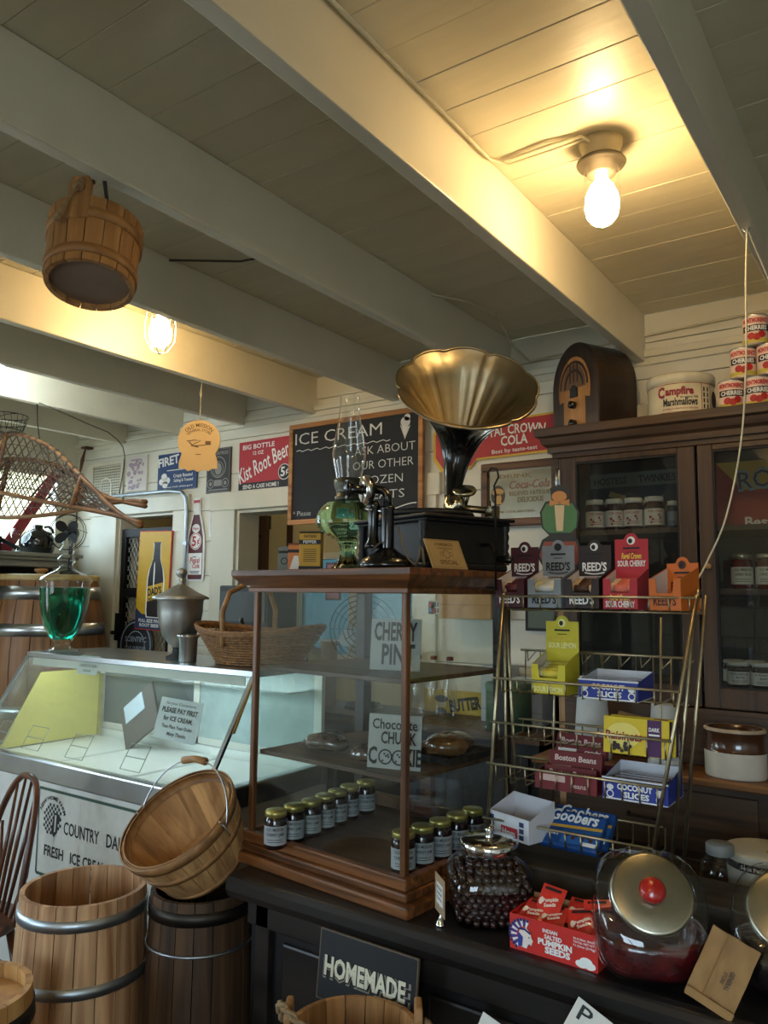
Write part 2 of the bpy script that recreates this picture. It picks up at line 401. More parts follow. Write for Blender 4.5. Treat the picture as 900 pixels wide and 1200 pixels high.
struct('window_5', M().box(-.03, .03, YR-.06, YR+.02, .92, 2.28).box(1.47, 1.53, YR-.06, YR+.02, .92, 2.28).box(.03, 1.47, YR-.06, YR+.02, 2.22, 2.28).box(.03, 1.47, YR-.06, YR+.03, .92, .98).box(.73, .77, YR-.05, YR, .98, 2.22), TRIMP)
# the room beyond the pass-through
BY = 5.6
bw = M().box(-6.6, -5.66, BY, BY+.1, 0, 2.9).box(-5.66, -5.40, BY, BY+.1, 0, 1.0).box(-5.66, -5.40, BY, BY+.1, 2.13, 2.9).box(-5.40, -4.85, BY, BY+.1, 0, 2.9).box(-4.85, -3.35, BY, BY+.1, 0, 1.1).box(-4.85, -3.35, BY, BY+.1, 2.0, 2.9).box(-3.35, 0.4, BY, BY+.1, 0, 2.9)
struct('wall_kitchen_back', bw, YELW)
struct('wall_kitchen_left', M().box(-6.7, -6.6, WY+.1, BY+.1, 0, 2.9), YELW)
struct('wall_kitchen_right', M().box(.3, .4, WY+.1, BY+.1, 0, 2.9), YELW)
struct('ceiling_kitchen', M().box(-6.7, .4, WY+.1, BY+.1, 2.86, 2.92), WALLP)
struct('floor_kitchen', M().box(-6.7, XL-.6, WY+.1, BY+.1, -.05, 0), CTRF)
struct('wall_kitchen_front', M().box(-6.7, XL, WY+.1, WY+.2, 0, 2.9), YELW)
w4 = struct('window_4', M().box(-4.88, -4.82, BY-.03, BY+.06, 1.08, 2.03).box(-3.38, -3.32, BY-.03, BY+.06, 1.08, 2.03).box(-4.24, -4.18, BY-.03, BY+.04, 1.08, 2.03).box(-4.85, -3.35, BY-.03, BY+.06, 1.97, 2.03).box(-4.85, -3.35, BY-.04, BY+.06, 1.06, 1.12), TRIMP)
obj('pane', M().box(-4.82, -3.38, BY+.02, BY+.025, 1.12, 1.97), thin_glass('sky_dimming_glass', (.085,.125,.13)), w4)  # dark tint put in the pane to dim the over-bright sky behind
DKW = wood('dark_door', '#3a2a20', '#5b4231', 0.5, 'Z', 20, .05)
d1 = struct('door_1', M().box(-5.78, -5.66, BY-.05, BY, 0, 2.36).box(-5.40, -5.24, BY-.05, BY, 0, 2.36).box(-5.80, -5.22, BY-.06, BY, 2.27, 2.40).box(-5.66, -5.40, BY-.03, BY, 2.13, 2.30), DKW, bev=.004)
obj('hinge', M().box(-5.50, -5.30, BY-.062, BY-.05, 2.19, 2.215), IRON, d1)
obj('pane', M().box(-5.66, -5.40, BY+.02, BY+.025, 1.0, 2.13), thin_glass('sky_dimming_door_glass', (.13,.135,.13)), d1)  # door pane darkened too, to cut the sky's brightness
struct('trim_4', M().box(-5.0, -4.94, BY-.02, BY, 0, 2.4), DKW)

# ---------------------------------------------------------------- ceiling lamps
BULBW = emit('bulb_glow', (1.0, 0.69, 0.33), 84)
BULBC = emit('bulb_glow_cool', (0.80, 0.92, 1.0), 130)
PORC = pbr('porcelain', '#a3987c', 0.4)
def jar_lamp(loc, label, em, cage=False):
    t = thing('ceiling_lamp', label, 'lamp', loc)
    obj('base', M().lathe([(.001,0),(.055,0),(.053,-.012),(.044,-.03),(.044,-.05),(.001,-.05)], 28), PORC, t)
    m = M(); m.lathe([(.001,-.05),(.058,-.05),(.062,-.056),(.058,-.062),(.038,-.064),(.036,-.085),(.001,-.085)], 28)
    obj('socket', m, pbr('socket_metal', '#6d6454', .45, .6), t)
    j = M().lathe([(.041,-.064),(.045,-.075),(.042,-.085),(.045,-.095),(.043,-.10),(.046,-.13),(.047,-.17),(.042,-.198),(.026,-.218),(.001,-.226)], 28)
    obj('glass_jar', j, thin_glass('lamp_glass', (1,1,1)), t)
    obj('bulb', M().lathe([(.014,-.085),(.016,-.100),(.028,-.115),(.040,-.142),(.0425,-.17),(.038,-.195),(.024,-.212),(.001,-.220)], 20), em, t)
    if cage:
        for i in range(6):
            a = PI*i/3; c_, s_ = math.cos(a), math.sin(a)
            obj('cage_wire', M().tube([(.05*c_,.05*s_,-.07),(.058*c_,.058*s_,-.13),(.056*c_,.056*s_,-.19),(.03*c_,.03*s_,-.235),(0,0,-.245)], .002, 6), WHITE, t)
    return t
b1 = jar_lamp((-0.632, 1.86, CZ), 'ceiling lamp with glass jar shade lit warm between beams at upper right', BULBW)
jar_lamp((-2.37, 1.90, CZ), 'caged ceiling lamp lit warm beyond the hanging wooden bucket', BULBW, True)
jar_lamp((-3.42, 1.83, CZ), 'ceiling lamp glowing cool white at the left edge of the picture', BULBC)
jar_lamp((-0.62, -0.85, CZ), 'added unseen fill lamp in the bright bay, behind the viewpoint', BULBW)  # unseen lamp added as fill for the counter and rack
jar_lamp((-4.3, 4.5, 2.86), 'added unseen fill lamp in the back room beyond the pass through', emit('kitchen_fill_glow', (1.0, 0.85, 0.62), 70))  # hidden lamp added to brighten the back room
# wiring on ceiling and beams
WIRE = pbr('wire_paint', '#cfc6a6', .5); WIRED = pbr('wire_dark', '#4a443a', .6)
tag(obj('lamp_cord', M().tube([(-.893,-.2,2.79),(-.893,1.75,2.79),(-.87,1.79,2.792),(-.74,1.775,2.786),(-.66,1.79,2.792),(-.645,1.815,2.785),(-.64,1.83,2.765)], .005, 6).tube([(-.885,-.2,2.78),(-.885,1.74,2.78),(-.86,1.80,2.785),(-.74,1.79,2.78),(-.655,1.80,2.786)], .004, 6), WIRE), 'painted twin cord along beam to the bright lamp at upper right', 'cord')
tag(obj('ceiling_cable', M().tube([(-1.49,2.45,2.78),(-1.43,2.6,2.79),(-1.40,2.8,2.785),(-1.42,3.0,2.72),(-1.40,3.13,2.68),(-1.1,3.138,2.70),(-.5,3.138,2.72),(.3,3.138,2.72)], .005, 6), WIRE), 'painted cable curving along ceiling behind the brass horn', 'cord')
tag(obj('conduit', M().tube([(-4.3,3.12,2.265),(-3.75,3.12,2.262),(-3.64,3.12,2.25),(-3.595,3.12,2.21),(-3.585,3.12,2.13),(-3.585,3.12,1.0)], .011, 8).box(-3.60,-3.57,3.11,3.15,1.93,1.95).box(-3.60,-3.57,3.11,3.15,1.55,1.57), GALV), 'grey metal conduit bending down beside the metal mesh doorway', 'pipe')
tag(obj('left_cable', M().tube([(-3.66,2.2,2.60),(-3.68,2.35,2.58),(-3.75,2.55,2.565),(-3.86,2.75,2.57),(-4.0,2.92,2.57),(-4.12,3.05,2.56),(-4.19,3.12,2.52),(-4.215,3.135,2.45),(-4.23,3.135,2.37),(-4.25,3.135,2.28)], .003, 6), WIRED), 'thin dark cable drooping to wall beside the white vent grille', 'cord')
tag(obj('beam_cable', M().tube([(-2.09,1.7,2.785),(-1.9,1.85,2.79),(-1.56,1.92,2.79)], .004, 6), WIRED), 'short dark cable on ceiling between two dim beams', 'cord')
# ================================================================ SIGNS ON THE BACK WALL (local frame: x right, z up, facing -y)
def board(name, label, cat, loc, w, h, mat, th=.006, rz=0, rot=None, group=None, bev=.001):
    t = thing(name, label, cat, loc, rz, group, rot)
    obj('board', M().box(-w/2, w/2, 0, th, 0, h), mat, t, bev=bev)
    return t
def inks(t, m, mats, name='lettering'): return obj(name, m, mats, t)
SY = WY - .012
# chalkboard
t = thing('chalkboard', 'black chalkboard with ice cream writing in an orange wooden frame', 'chalkboard', (-2.355, WY-.052, 2.012))
w_, h_ = .84, .535
t.rotation_euler = (0, 0, 0)
FRW = wood('chalk_frame', '#8a5526', '#c08a4c', .5, 'X', 24)
obj('slate', M().box(-w_/2+.02, w_/2-.02, .008, .018, .02, h_-.02), pbr('slate', '#1d1f21', .75, var=.25, scale=5), t)
for (a, b, c, d) in ((-w_/2, w_/2, 0, .026), (-w_/2, w_/2, h_-.026, h_), (-w_/2, -w_/2+.026, .026, h_-.026), (w_/2-.026, w_/2, .026, h_-.026)):
    obj('frame_rail', M().box(a, b, 0, .022, c, d), FRW, t, bev=.003)
m = M(); Y_ = .0065
m.text('ICE CREAM', -.10, h_-.112, .062, y=Y_, bold=-.006, wfit=.56)
m.stroke([(-.37 + i*.02, h_-.145 + .005*math.sin(i*2.1)) for i in range(31)], .004, Y_)
m.text('ASK ABOUT', .195, h_-.205, .042, y=Y_, bold=-.012, wfit=.36)
m.text('OUR OTHER', .185, h_-.278, .042, y=Y_, bold=-.012, wfit=.36)
m.text('FROZEN', .17, h_-.355, .042, y=Y_, bold=-.012, wfit=.27)
m.text('TREATS', .165, h_-.43, .042, y=Y_, bold=-.012, wfit=.30)
m.stroke([(.01 + i*.022, h_-.475 + .014*math.sin(i*.42+.9) ) for i in range(18)], .005, Y_)
m.text('* Please', -.385, .045, .026, y=Y_, bold=-.012, align='L', wfit=.12)
inks(t, m, CHALK, 'chalk_writing'); m = M()
m.stroke([(.29,h_-.08),(.315,h_-.15),(.345,h_-.085)], .004, Y_); m.poly([(.295,h_-.085),(.315,h_-.145),(.34,h_-.09)], Y_+.0005)
m.disc(.318, h_-.066, .028, .026, Y_, 14); m.disc(.328, h_-.045, .018, .018, Y_, 12)
inks(t, m, CHALK, 'cone_drawing')
# red cola sign above the mirror
t = thing('tin_sign', 'red cola sign behind the horn and radio', 'sign', (-1.45, SY, 2.235), rot=(0, rad(-1), 0))
RCR = flat('#b32a2e'); YEL = flat('#d9b23e')
out = [(-.44,.06),(-.40,.0),(-.25,.0),(-.22,.035),(.25,.035),(.25,.235),(.21,.235),(.18,.205),(-.2,.205),(-.23,.235),(-.40,.235),(-.44,.18)]
obj('board', M().prism([(x*1.02, z*1.02-.003) for x, z in out], 0, .004), YEL, t)
obj('red_field', M().prism([(x*.985-.001, .012+z*.9) for x, z in out], -.0015, .0), RCR, t)
m = M(); m.text('ROYAL CROWN', -.05, .135, .042, bold=.02, wfit=.33, arc=.9, y=-.003); m.text('COLA', -.03, .085, .042, bold=.025, wfit=.13, y=-.003); m.text('Best by taste-test', -.03, .053, .018, bold=.01, wfit=.22, y=-.003)
inks(t, m, INKW)
m = M(); m.poly([(-.36,.02),(-.31,.02),(-.305,.10),(-.325,.14),(-.328,.19),(-.342,.19),(-.345,.14),(-.365,.10)], -.003); m.k = 1; m.quad(-.36,-.31,.045,.09,-.004)
inks(t, m, [flat('#4a2a18'), YEL], 'bottle_print')
# framed mirror
t = thing('framed_mirror', 'wood framed gold printed cola mirror beside the cabinet', 'mirror', (-1.455, SY-.02, 1.955))
MF = wood('mirror_frame', '#4a2c16', '#7e5330', .45, 'X', 24)
mw_, mh_ = .37, .285
for (a, b, c, d) in ((-mw_/2, mw_/2, 0, .035), (-mw_/2, mw_/2, mh_-.035, mh_), (-mw_/2, -mw_/2+.035, .035, mh_-.035), (mw_/2-.035, mw_/2, .035, mh_-.035)):
    obj('frame_rail', M().box(a, b, 0, .028, c, d), MF, t, bev=.005)
obj('mirror_plate', M().box(-.155, .155, .014, .018, .03, mh_-.03), pbr('mirror_silver', '#d8d3c4', .12, 1.0, var=.1), t)
m = M(); yy = .0125
m.text('DRINK', -.02, .215, .016, y=yy, bold=.02, wfit=.16); m.k = 1
m.text('Coca-Cola', .045, .165, .036, y=yy, bold=.015, shear=.3, wfit=.19); m.k = 0
m.text('RELIEVES FATIGUE', .045, .135, .018, y=yy, bold=.01, wfit=.19); m.text('DELICIOUS', .05, .105, .022, y=yy, bold=.02, wfit=.12)
m.text('FOR EXHILARATING', -.02, .06, .010, y=yy, bold=.02, wfit=.18)
m.k = 2; m.disc(-.105, .14, .034, .045, yy, 24)
m.k = 3; m.disc(-.105, .155, .030, .016, yy-.0008, 16); m.disc(-.105, .125, .018, .022, yy-.0008, 16); m.poly([(-.13,.10),(-.08,.10),(-.095,.12),(-.115,.12)], yy-.0012)
m.k = 4
for i in range(14): m.disc(-.148 + .004*(i%4) + random.uniform(0,.05)*(i>6), .04 + random.uniform(0,.035), .006, .006, yy, 6)
inks(t, m, [flat('#8f7b55'), flat('#9c6a58'), flat('#4a3820'), flat('#c59a55'), pbr('gilt', '#c9a24a', .35, .8)], 'print')
# root beer sign
t = board('tin_sign', 'red root beer sign with white script left of the chalkboard', 'sign', (-2.982, SY, 2.222), .40, .28, flat('#b3202c'), rot=(0, rad(-.5), 0))
m = M(); m.quad(-.2,.2,0,.045); m.disc(.145,.085,.046,.046,-.0012)
m.k = 1; m.text('BIG BOTTLE', -.05, .235, .026, bold=.02, wfit=.24); m.text('12 OZ', -.05, .20, .02, bold=.02, wfit=.08)
m.text('Kist Root Beer', .0, .11, .085, bold=.012, shear=.25, rot=rad(20), wfit=.40, y=-.002); m.text('SEND A CASE HOME !', -.03, .012, .022, bold=.02, wfit=.27, y=-.002)
m.text('5', .135, .062, .05, bold=.03, y=-.003); m.text('¢', .165, .075, .03, bold=.02, y=-.003); m.ring(.145,.085,.042,.004,-.003)
inks(t, m, [INKB, INKW])
# dark engraved poster
t = board('dark_poster', 'small dark grey engraved tin poster between blue and red signs', 'sign', (-3.35, SY, 2.226), .195, .262, flat('#3a3a3a'))
m = M(); m.ring(0,.15,.06,.006); m.ring(0,.14,.042,.004); m.text('ENTERPRISE', 0, .222, .02, bold=.02, wfit=.16); m.disc(0,.14,.028,.034)
for x in (-.06,.06): m.ring(x,.055,.025,.005); m.disc(x,.055,.012)
m.quad(-.08,.08,.015,.022); m.quad(-.03,.03,.04,.075)
m.stroke([(-.092,.006),(.092,.006),(.092,.256),(-.092,.256),(-.092,.006)], .004)
inks(t, m, flat('#8f8d86'), 'print')
# blue peanut sign
t = board('blue_sign', 'navy blue sign with white peanuts and lettering on back wall', 'sign', (-3.706, SY, 2.27), .352, .225, flat('#27406f'))
m = M(); m.text('FIRET', -.075, .155, .052, bold=.03, wfit=.19, rot=rad(6)); m.quad(-.09,.17,.118,.123)
m.text('Crisply Roasted', .055, .075, .02, bold=.015, wfit=.17); m.text('Salting & Toasted', .06, .047, .018, bold=.015, wfit=.17); m.text('always fresh, always good', .02, .014, .010, bold=.01, wfit=.24)
for x, z in ((-.115,.085),(-.085,.06),(-.135,.055),(-.105,.035)): m.disc(x,z,.026,.021,n=12)
inks(t, m, INKW)
# pale pink poster
t = board('faded_poster', 'pale faded poster with pink print right of the vent grille', 'poster', (-4.085, SY, 2.285), .195, .225, flat('#d8d0c6'), .02)
m = M()
for i in range(30): m.disc(random.uniform(-.08,.06), random.uniform(.02,.2), random.uniform(.006,.02), random.uniform(.006,.02), n=8, y=-.001-.00005*i)
m.quad(-.06,.04,.195,.205,-.003)
inks(t, m, flat('#a78f9c'), 'print')
# white vent grille: every lattice bar
t = thing('vent_grille', 'white square lattice vent grille high beside the wall corner', 'vent', (-4.395, SY, 2.235))
obj('frame', M().box(-.17,.17,0,.008,0,.022).box(-.17,.17,0,.008,.243,.265).box(-.17,-.145,0,.008,.022,.243).box(.145,.17,0,.008,.022,.243), TRIMP, t)
obj('backing', M().box(-.16,.16,.009,.011,.01,.255), BLACKM, t)
hb = obj('lattice_bar', M().box(-.145,.145,0,.006,0,.005), TRIMP, t, (0,0,.04)); vb = obj('lattice_bar', M().box(0,.005,.001,.007,.02,.245), TRIMP, t, (-.13,0,0))
for i in range(1, 12): obj('lattice_bar', hb.data, None, t, (0, 0, .04 + i*.0175))
for i in range(1, 16): obj('lattice_bar', vb.data, None, t, (-.13 + i*.0172, 0, 0))
obj('arch', M().ring(0,.10,.055,.012,-.002,24,0,PI).quad(-.061,-.049,.03,.10,-.002).quad(.049,.061,.03,.10,-.002), TRIMP, t)
# bottle shaped pop sign
t = thing('bottle_sign', 'tall bottle shaped cola sign with 5 cent mark beside conduit', 'sign', (-3.518, SY, 1.722))
def bot(s, dz=0.0): 
    half = [(.060,.0),(.066,.03),(.066,.17),(.064,.25),(.045,.33),(.028,.38),(.025,.45),(.028,.475)]
    h = [(x*s, z*s + dz) for x, z in half]; return h + [(-x, z) for x, z in reversed(h)]
obj('board', M().prism([(x*1.12, z*1.02) for x, z in bot(1)], 0, .006), INKW, t)
m = M(); m.poly([(x*.93, z*.97+.008) for x, z in bot(1)], -.001)
m.k = 1; m.quad(-.058,.058,.035,.16,-.002); m.disc(0,.23,.05,.05,-.002); m.poly([(-.026,.385),(.026,.385),(.022,.455),(-.022,.455)],-.002); m.disc(0,.305,.033,.026,-.002)
m.k = 2; m.text('5', -.012, .203, .056, bold=.03, y=-.003); m.text('¢', .024, .215, .035, bold=.02, y=-.003); m.text('Pepsi', 0, .104, .032, bold=.02, shear=.2, wfit=.085, y=-.003); m.text('Cola', .01, .073, .028, bold=.02, shear=.2, wfit=.06, y=-.003); m.ring(0,.23,.044,.004,-.003); m.text('Pepsi', 0, .298, .014, bold=.02, wfit=.045, y=-.003)
m.quad(-.025,.025,.455,.472,-.003)
m.k = 3; m.quad(-.02,.012,.135,.141,-.003); m.quad(-.04,.04,.05,.056,-.003); m.quad(-.035,.035,.041,.046,-.003)
inks(t, m, [flat('#5a1620'), INKW, INKR, flat('#777777')], 'print')
# thermometer
t = board('thermometer', 'narrow white wall thermometer right of the bottle sign', 'thermometer', (-3.387, SY, 1.972), .05, .205, INKW)
m = M(); m.quad(-.002,.002,.03,.18)
for i in range(15): m.quad(.004,.014,.04+i*.0095,.0425+i*.0095); m.quad(-.014,-.004,.04+i*.0095,.0425+i*.0095)
m.disc(0,.025,.006); inks(t, m, INKB, 'scale')
# metal mesh gate in the doorway with the yellow sign hung on it
t = thing('mesh_gate', 'black metal mesh gate closing the left doorway', 'gate', (-3.99, WY+.035, 0))
m = M()
m.box(-.25,-.20,-.02,.02,.05,2.05)
obj('gate_frame', M().box(-.25,-.205,-.02,.02,.05,2.05).box(.205,.25,-.02,.02,.05,2.05).box(-.205,.205,-.02,.02,2.0,2.05).box(-.205,.205,-.02,.02,1.62,1.68).box(-.205,.205,-.02,.02,.05,.1), IRON, t)
obj('latch', M().box(-.245,-.20,-.05,-.02,1.35,1.52).rod((-.22,-.05,1.4),(-.22,-.09,1.4),.012), IRON, t)
me_ = M()
for i in range(-26, 12):
    for s_ in (1, -1):
        x0 = i*.035; pts = []
        za, zb = 1.08, 2.0
        xa, xb = (x0, x0 + (zb-za)*.6) if s_ > 0 else (x0 + (zb-za)*.6, x0)
        def clip(xa, za, xb, zb):
            lo, hi = -.205, .205
            P = []
            for (x, z) in ((xa, za), (xb, zb)): P.append([x, z])
            dx = xb-xa; t0, t1 = 0.0, 1.0
            for b_ in (lo, hi):
                tt = (b_-xa)/dx
                if (b_ == lo) == (dx > 0): t0 = max(t0, tt)
                else: t1 = min(t1, tt)
            return (t0, t1)
        t0, t1 = clip(xa, za, xb, zb)
        if t1 - t0 > .02: me_.rod((xa+(xb-xa)*t0, 0, za+(zb-za)*t0), (xa+(xb-xa)*t1, 0, za+(zb-za)*t1), .0025, 4)
mo = obj('wire_mesh', me_, pbr('mesh_wire', '#b9bcb4', .5, .3), t, kind='stuff')
obj('round_plaque', M().lathe([(.001,-.012),(.155,-.012),(.16,-.004),(.16,0),(.001,0)], 36), BLACKM, t, (-.02,-.045,1.33), (rad(-90),0,0))
m = M(); m.ring(-.02,1.33,.14,.008,-.060); m.ring(-.02,1.33,.085,.006,-.060); m.text('SCIENTIFIC', -.02, 1.352, .03, bold=.02, wfit=.2, y=-.06); m.text('COOL QUENCHER', -.02, 1.30, .024, bold=.02, wfit=.2, y=-.06)
obj('plaque_lettering', m, flat('#8f9aa4'), t)
t = thing('yellow_sign', 'yellow root beer sign with dark bottle on mesh gate', 'sign', (-3.865, WY-.035, 1.425), rot=(0, rad(1.5), 0))
obj('board', M().box(-.15,.15,0,.008,0,.60), flat('#c9372a'), t, bev=.004)
m = M(); m.quad(-.144,.144,.006,.594,-.0008)
m.k = 1; hb_ = [(.062,.075),(.07,.11),(.07,.30),(.058,.36),(.033,.42),(.026,.50),(.032,.525)]
m.poly([(x*1.15+.025, z) for x, z in hb_] + [(-x*1.15+.025, z) for x, z in reversed(hb_)], -.0014)
m.k = 2; m.poly([(x+.025, z+.006) for x, z in hb_] + [(-x+.025, z+.006) for x, z in reversed(hb_)], -.002)
m.k = 0; m.poly([(-.045,.17),(.095,.20),(.095,.29),(-.045,.26)], -.0026)
m.k = 2; m.text("DAD'S", .025, .215, .042, bold=.04, wfit=.125, rot=rad(9), y=-.0032); m.text('ROOT BEER', .025, .185, .018, bold=.03, wfit=.11, rot=rad(9), y=-.0032)
m.k = 3; m.poly([(-.144,.006),(.144,.006),(.144,.075),(-.09,.095),(-.144,.13)], -.0012)
m.k = 1; m.text('FULL SIZE FINE', -.01, .047, .019, bold=.03, wfit=.2, y=-.003); m.text('ROOT BEER', -.01, .02, .019, bold=.03, wfit=.18, y=-.003); m.disc(.01,.33,.006,.08,-.003)
inks(t, m, [flat('#d2a51f'), INKW, flat('#1f120c'), flat('#1d3556')], 'print')
# hanging store sign
t = thing('hanging_sign', 'orange yellow cut out store sign hanging on a string from a beam', 'sign', (-2.672, 2.38, 2.19), rz=rad(32))
pts = []
for i in range(25):
    a = rad(-38 + i*(256/24)); pts.append((.097*math.cos(a), .142 + .095*math.sin(a)))
pts += [(-.088,.045),(-.088,.016),(-.06,.014),(-.048,.004),(-.02,.010),(0,.0),(.02,.010),(.048,.004),(.06,.014),(.088,.016),(.088,.045)]
obj('board', M().prism(pts, 0, .006), pbr('sign_yellow', '#d3b27a', .55, var=.04), t)
m = M(); m.text('OLD MISSION', 0, .205, .017, bold=.01, wfit=.125, arc=.075); m.text('GENERAL STORE', 0, .186, .012, bold=.01, wfit=.11, arc=.075)
m.stroke([(-.055,.14),(-.02,.145),(.01,.142),(-.02,.128),(-.035,.118),(.0,.12),(.03,.122)], .004); m.stroke([(-.045,.137),(-.025,.118),(.0,.113)], .005); m.quad(.03,.055,.122,.14); m.quad(-.012,.012,.078,.081)
inks(t, m, flat('#5f431f'))
obj('string', M().tube([(0,.003,.232),(.002,.003,.3),(0,.003,.36),(.004,.003,.408)], .0016, 5).tube([(.0,.003,.34),(.006,.003,.36),(.0,.003,.375),(-.005,.003,.36),(0,.003,.345)], .0015, 5), STRING, t)
# ================================================================ COUNTER
CTZ = .88
t = thing('shop_counter', 'long black painted wooden shop counter with panelled front', 'counter', (0, 0, 0))
top = M(); x0, x1 = -1.64, 1.2
prof = [(1.66,.815),(1.62,.82),(1.612,.84),(1.612,.862),(1.622,.876),(1.64,.88),(2.36,.88),(2.36,.815)]
top.add([(x0,y,z) for y,z in prof] + [(x1,y,z) for y,z in prof], [tuple(range(8))[::-1], tuple(range(8,16))] + [(i,(i+1)%8,8+(i+1)%8,8+i) for i in range(8)])
obj('worktop', top, CTR, t, bev=.004)
obj('cabinet_body', M().box(-1.60, 1.2, 1.68, 2.32, .02, .815), CTRF, t)
obj('toe_rail', M().box(-1.61, 1.2, 1.665, 1.70, 0, .12), CTR, t, bev=.004)
for i in range(6):
    a = -1.57 + i*.46
    obj('panel_stile', M().box(a, a+.05, 1.66, 1.682, .12, .815), CTR, t, bev=.004)
    obj('raised_panel', M().box(a+.09, a+.42, 1.668, 1.682, .2, .72), CTR, t, bev=.008)
obj('panel_rail', M().box(-1.60, 1.2, 1.66, 1.682, .745, .815), CTR, t, bev=.004)
# ================================================================ DISPLAY CASE
CW, CD = .596, .50
case = thing('display_case', 'oak framed glass display case standing on the black counter', 'display case', (-1.69, 1.745, CTZ), rad(-5.8))
def ring_box(m, o, z0, z1, wd=.05):
    m.box(-o, CW+o, -o, -o+wd, z0, z1).box(-o, CW+o, CD+o-wd, CD+o, z0, z1).box(-o, -o+wd, -o+wd, CD+o-wd, z0, z1).box(CW+o-wd, CW+o, -o+wd, CD+o-wd, z0, z1)
obj('plinth', M().box(-.042, CW+.042, -.042, CD+.042, 0, .03), OAK, case, bev=.006)
obj('base_moulding', M().box(-.024, CW+.024, -.024, CD+.024, .03, .052), OAK, case, bev=.006)
obj('case_floor', M().box(-.008, CW+.008, -.008, CD+.008, .052, .075), SHELFW, case, bev=.003)
m = M(); ring_box(m, .014, .052, .082, .026); obj('sill', m, OAK, case, bev=.004)
for (px, py, s) in ((0,0,.018),(CW-.018,0,.018),(0,CD-.04,.04),(CW-.04,CD-.04,.04)):
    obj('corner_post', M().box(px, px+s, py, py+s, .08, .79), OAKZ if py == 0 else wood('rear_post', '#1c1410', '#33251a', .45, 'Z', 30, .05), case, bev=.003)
m = M()
lv = [(.012,.775),(.012,.788),(.022,.795),(.04,.812),(.05,.822),(.05,.84)]
for i, (o, z) in enumerate(lv): m.v += [(-o,-o,z),(CW+o,-o,z),(CW+o,CD+o,z),(-o,CD+o,z)]
for i in range(len(lv)-1):
    for j in range(4): m.f.append((i*4+j, i*4+(j+1)%4, i*4+4+(j+1)%4, i*4+4+j)); m.mi.append(0); m.sm.append(False)
m.f += [(3,2,1,0), tuple(range(len(lv)*4-4, len(lv)*4))]; m.mi += [0,0]; m.sm += [False,False]
obj('cornice', m, OAK, case, bev=.002)
obj('shelf', M().box(.02, CW-.02, .022, CD-.02, .543, .556), SHELFW, case, bev=.002)
obj('shelf', M().box(.02, CW-.02, .022, CD-.02, .297, .310), SHELFW, case, bev=.002)
def pane(n, *b): obj(n, M().box(*b), GLASS, case)
pane('front_pane', .018, CW-.018, .006, .009, .08, .78); pane('side_pane', .006, .009, .018, CD-.04, .08, .78)
pane('side_pane', CW-.009, CW-.006, .018, CD-.04, .08, .78); pane('rear_pane', .04, CW-.04, CD-.012, CD-.009, .08, .78)
m = M(); m.box(.04,CW-.04,CD-.03,CD-.005,.08,.115).box(CW/2-.02,CW/2+.02,CD-.03,CD-.005,.115,.29)
obj('rear_rail', m, SHELFW, case)
CZT = 1.72
# --- jam jars
JAM = pbr('jam_dark', '#1c0b0d', .12, coat=.6); LIDG = pbr('lid_gold', '#b7ab62', .35, .7); LBL = flat('#9fa3a5'); LIDW = flat('#dedcd6')
def jam_jar(name, label, group, loc, r=.031, h=.10, lid=LIDG, body=JAM, lab=LBL, words=('CHERRY', 'JAM'), wc=INKB, deco=None, rz=0):
    t = thing(name, label, 'jar', loc, rz, group)
    obj('glass_body', M().lathe([(.001,0),(r*.92,0),(r,.005),(r,h*.74),(r*.93,h*.80),(r*.86,h*.83),(r*.86,h*.86),(.001,h*.86)], 24), body, t)
    obj('lid', M().lathe([(r*.86,h*.84),(r*.95,h*.845),(r*.95,h*.97),(r*.88,h),(.001,h*.995)], 24), lid, t)
    obj('label', M().patch(r+.0006, -1.9, 1.9, h*.12, h*.62, 16), lab, t)
    m = M()
    for i, w in enumerate(words): m.text(w, 0, h*(.5 - i*.13), h*.075, y=-.0012, bold=.015, cyl=r, wfit=min(r*1.6, h*.11*len(w)))
    for i in range(2): m.patch(r+.0014, -.7, .7, h*(.2+i*.06), h*(.215+i*.06), 6)
    if deco: 
        m.k = 1
        for (a, z, s) in deco: m.T = Matrix.Rotation(a, 4, 'Z'); m.ball((0, -r*.985, h*z), s*r, 6); m.T = None
    obj('label_print', m, [wc, INKR], t)
    return t
LJ = [(-1.525,1.685),(-1.522,1.757),(-1.518,1.828),(-1.522,1.897),(-1.528,1.965),(-1.535,2.035),(-1.530,2.115)]
ords = ['nearest', 'second', 'third', 'fourth', 'fifth', 'sixth', 'furthest']
jj = None
for i, (x, y) in enumerate(LJ):
    lb = 'gold lidded jam jar, %s in the left row on the case floor' % ords[i]
    if jj is None: jj = jam_jar('jam_jar', lb, 'jam jars in the left row of the case', (x, y, CTZ+.0752), words=('OLD MISSION', 'CHERRY JAM'), rz=rad(38))
    else: dup(jj, (x, y, CTZ+.0752), rad(30 + i*3), lb)
RJ = [(-1.135,1.735),(-1.122,1.805),(-1.112,1.88),(-1.103,1.955),(-1.095,2.03)]
for i, (x, y) in enumerate(RJ):
    dup(jj, (x, y, CTZ+.0752), rad(34 + i*2), 'gold lidded jam jar, %s in the right row on the case floor' % ['nearest','second','third','fourth','furthest'][i], 'jam jars in the right row of the case')
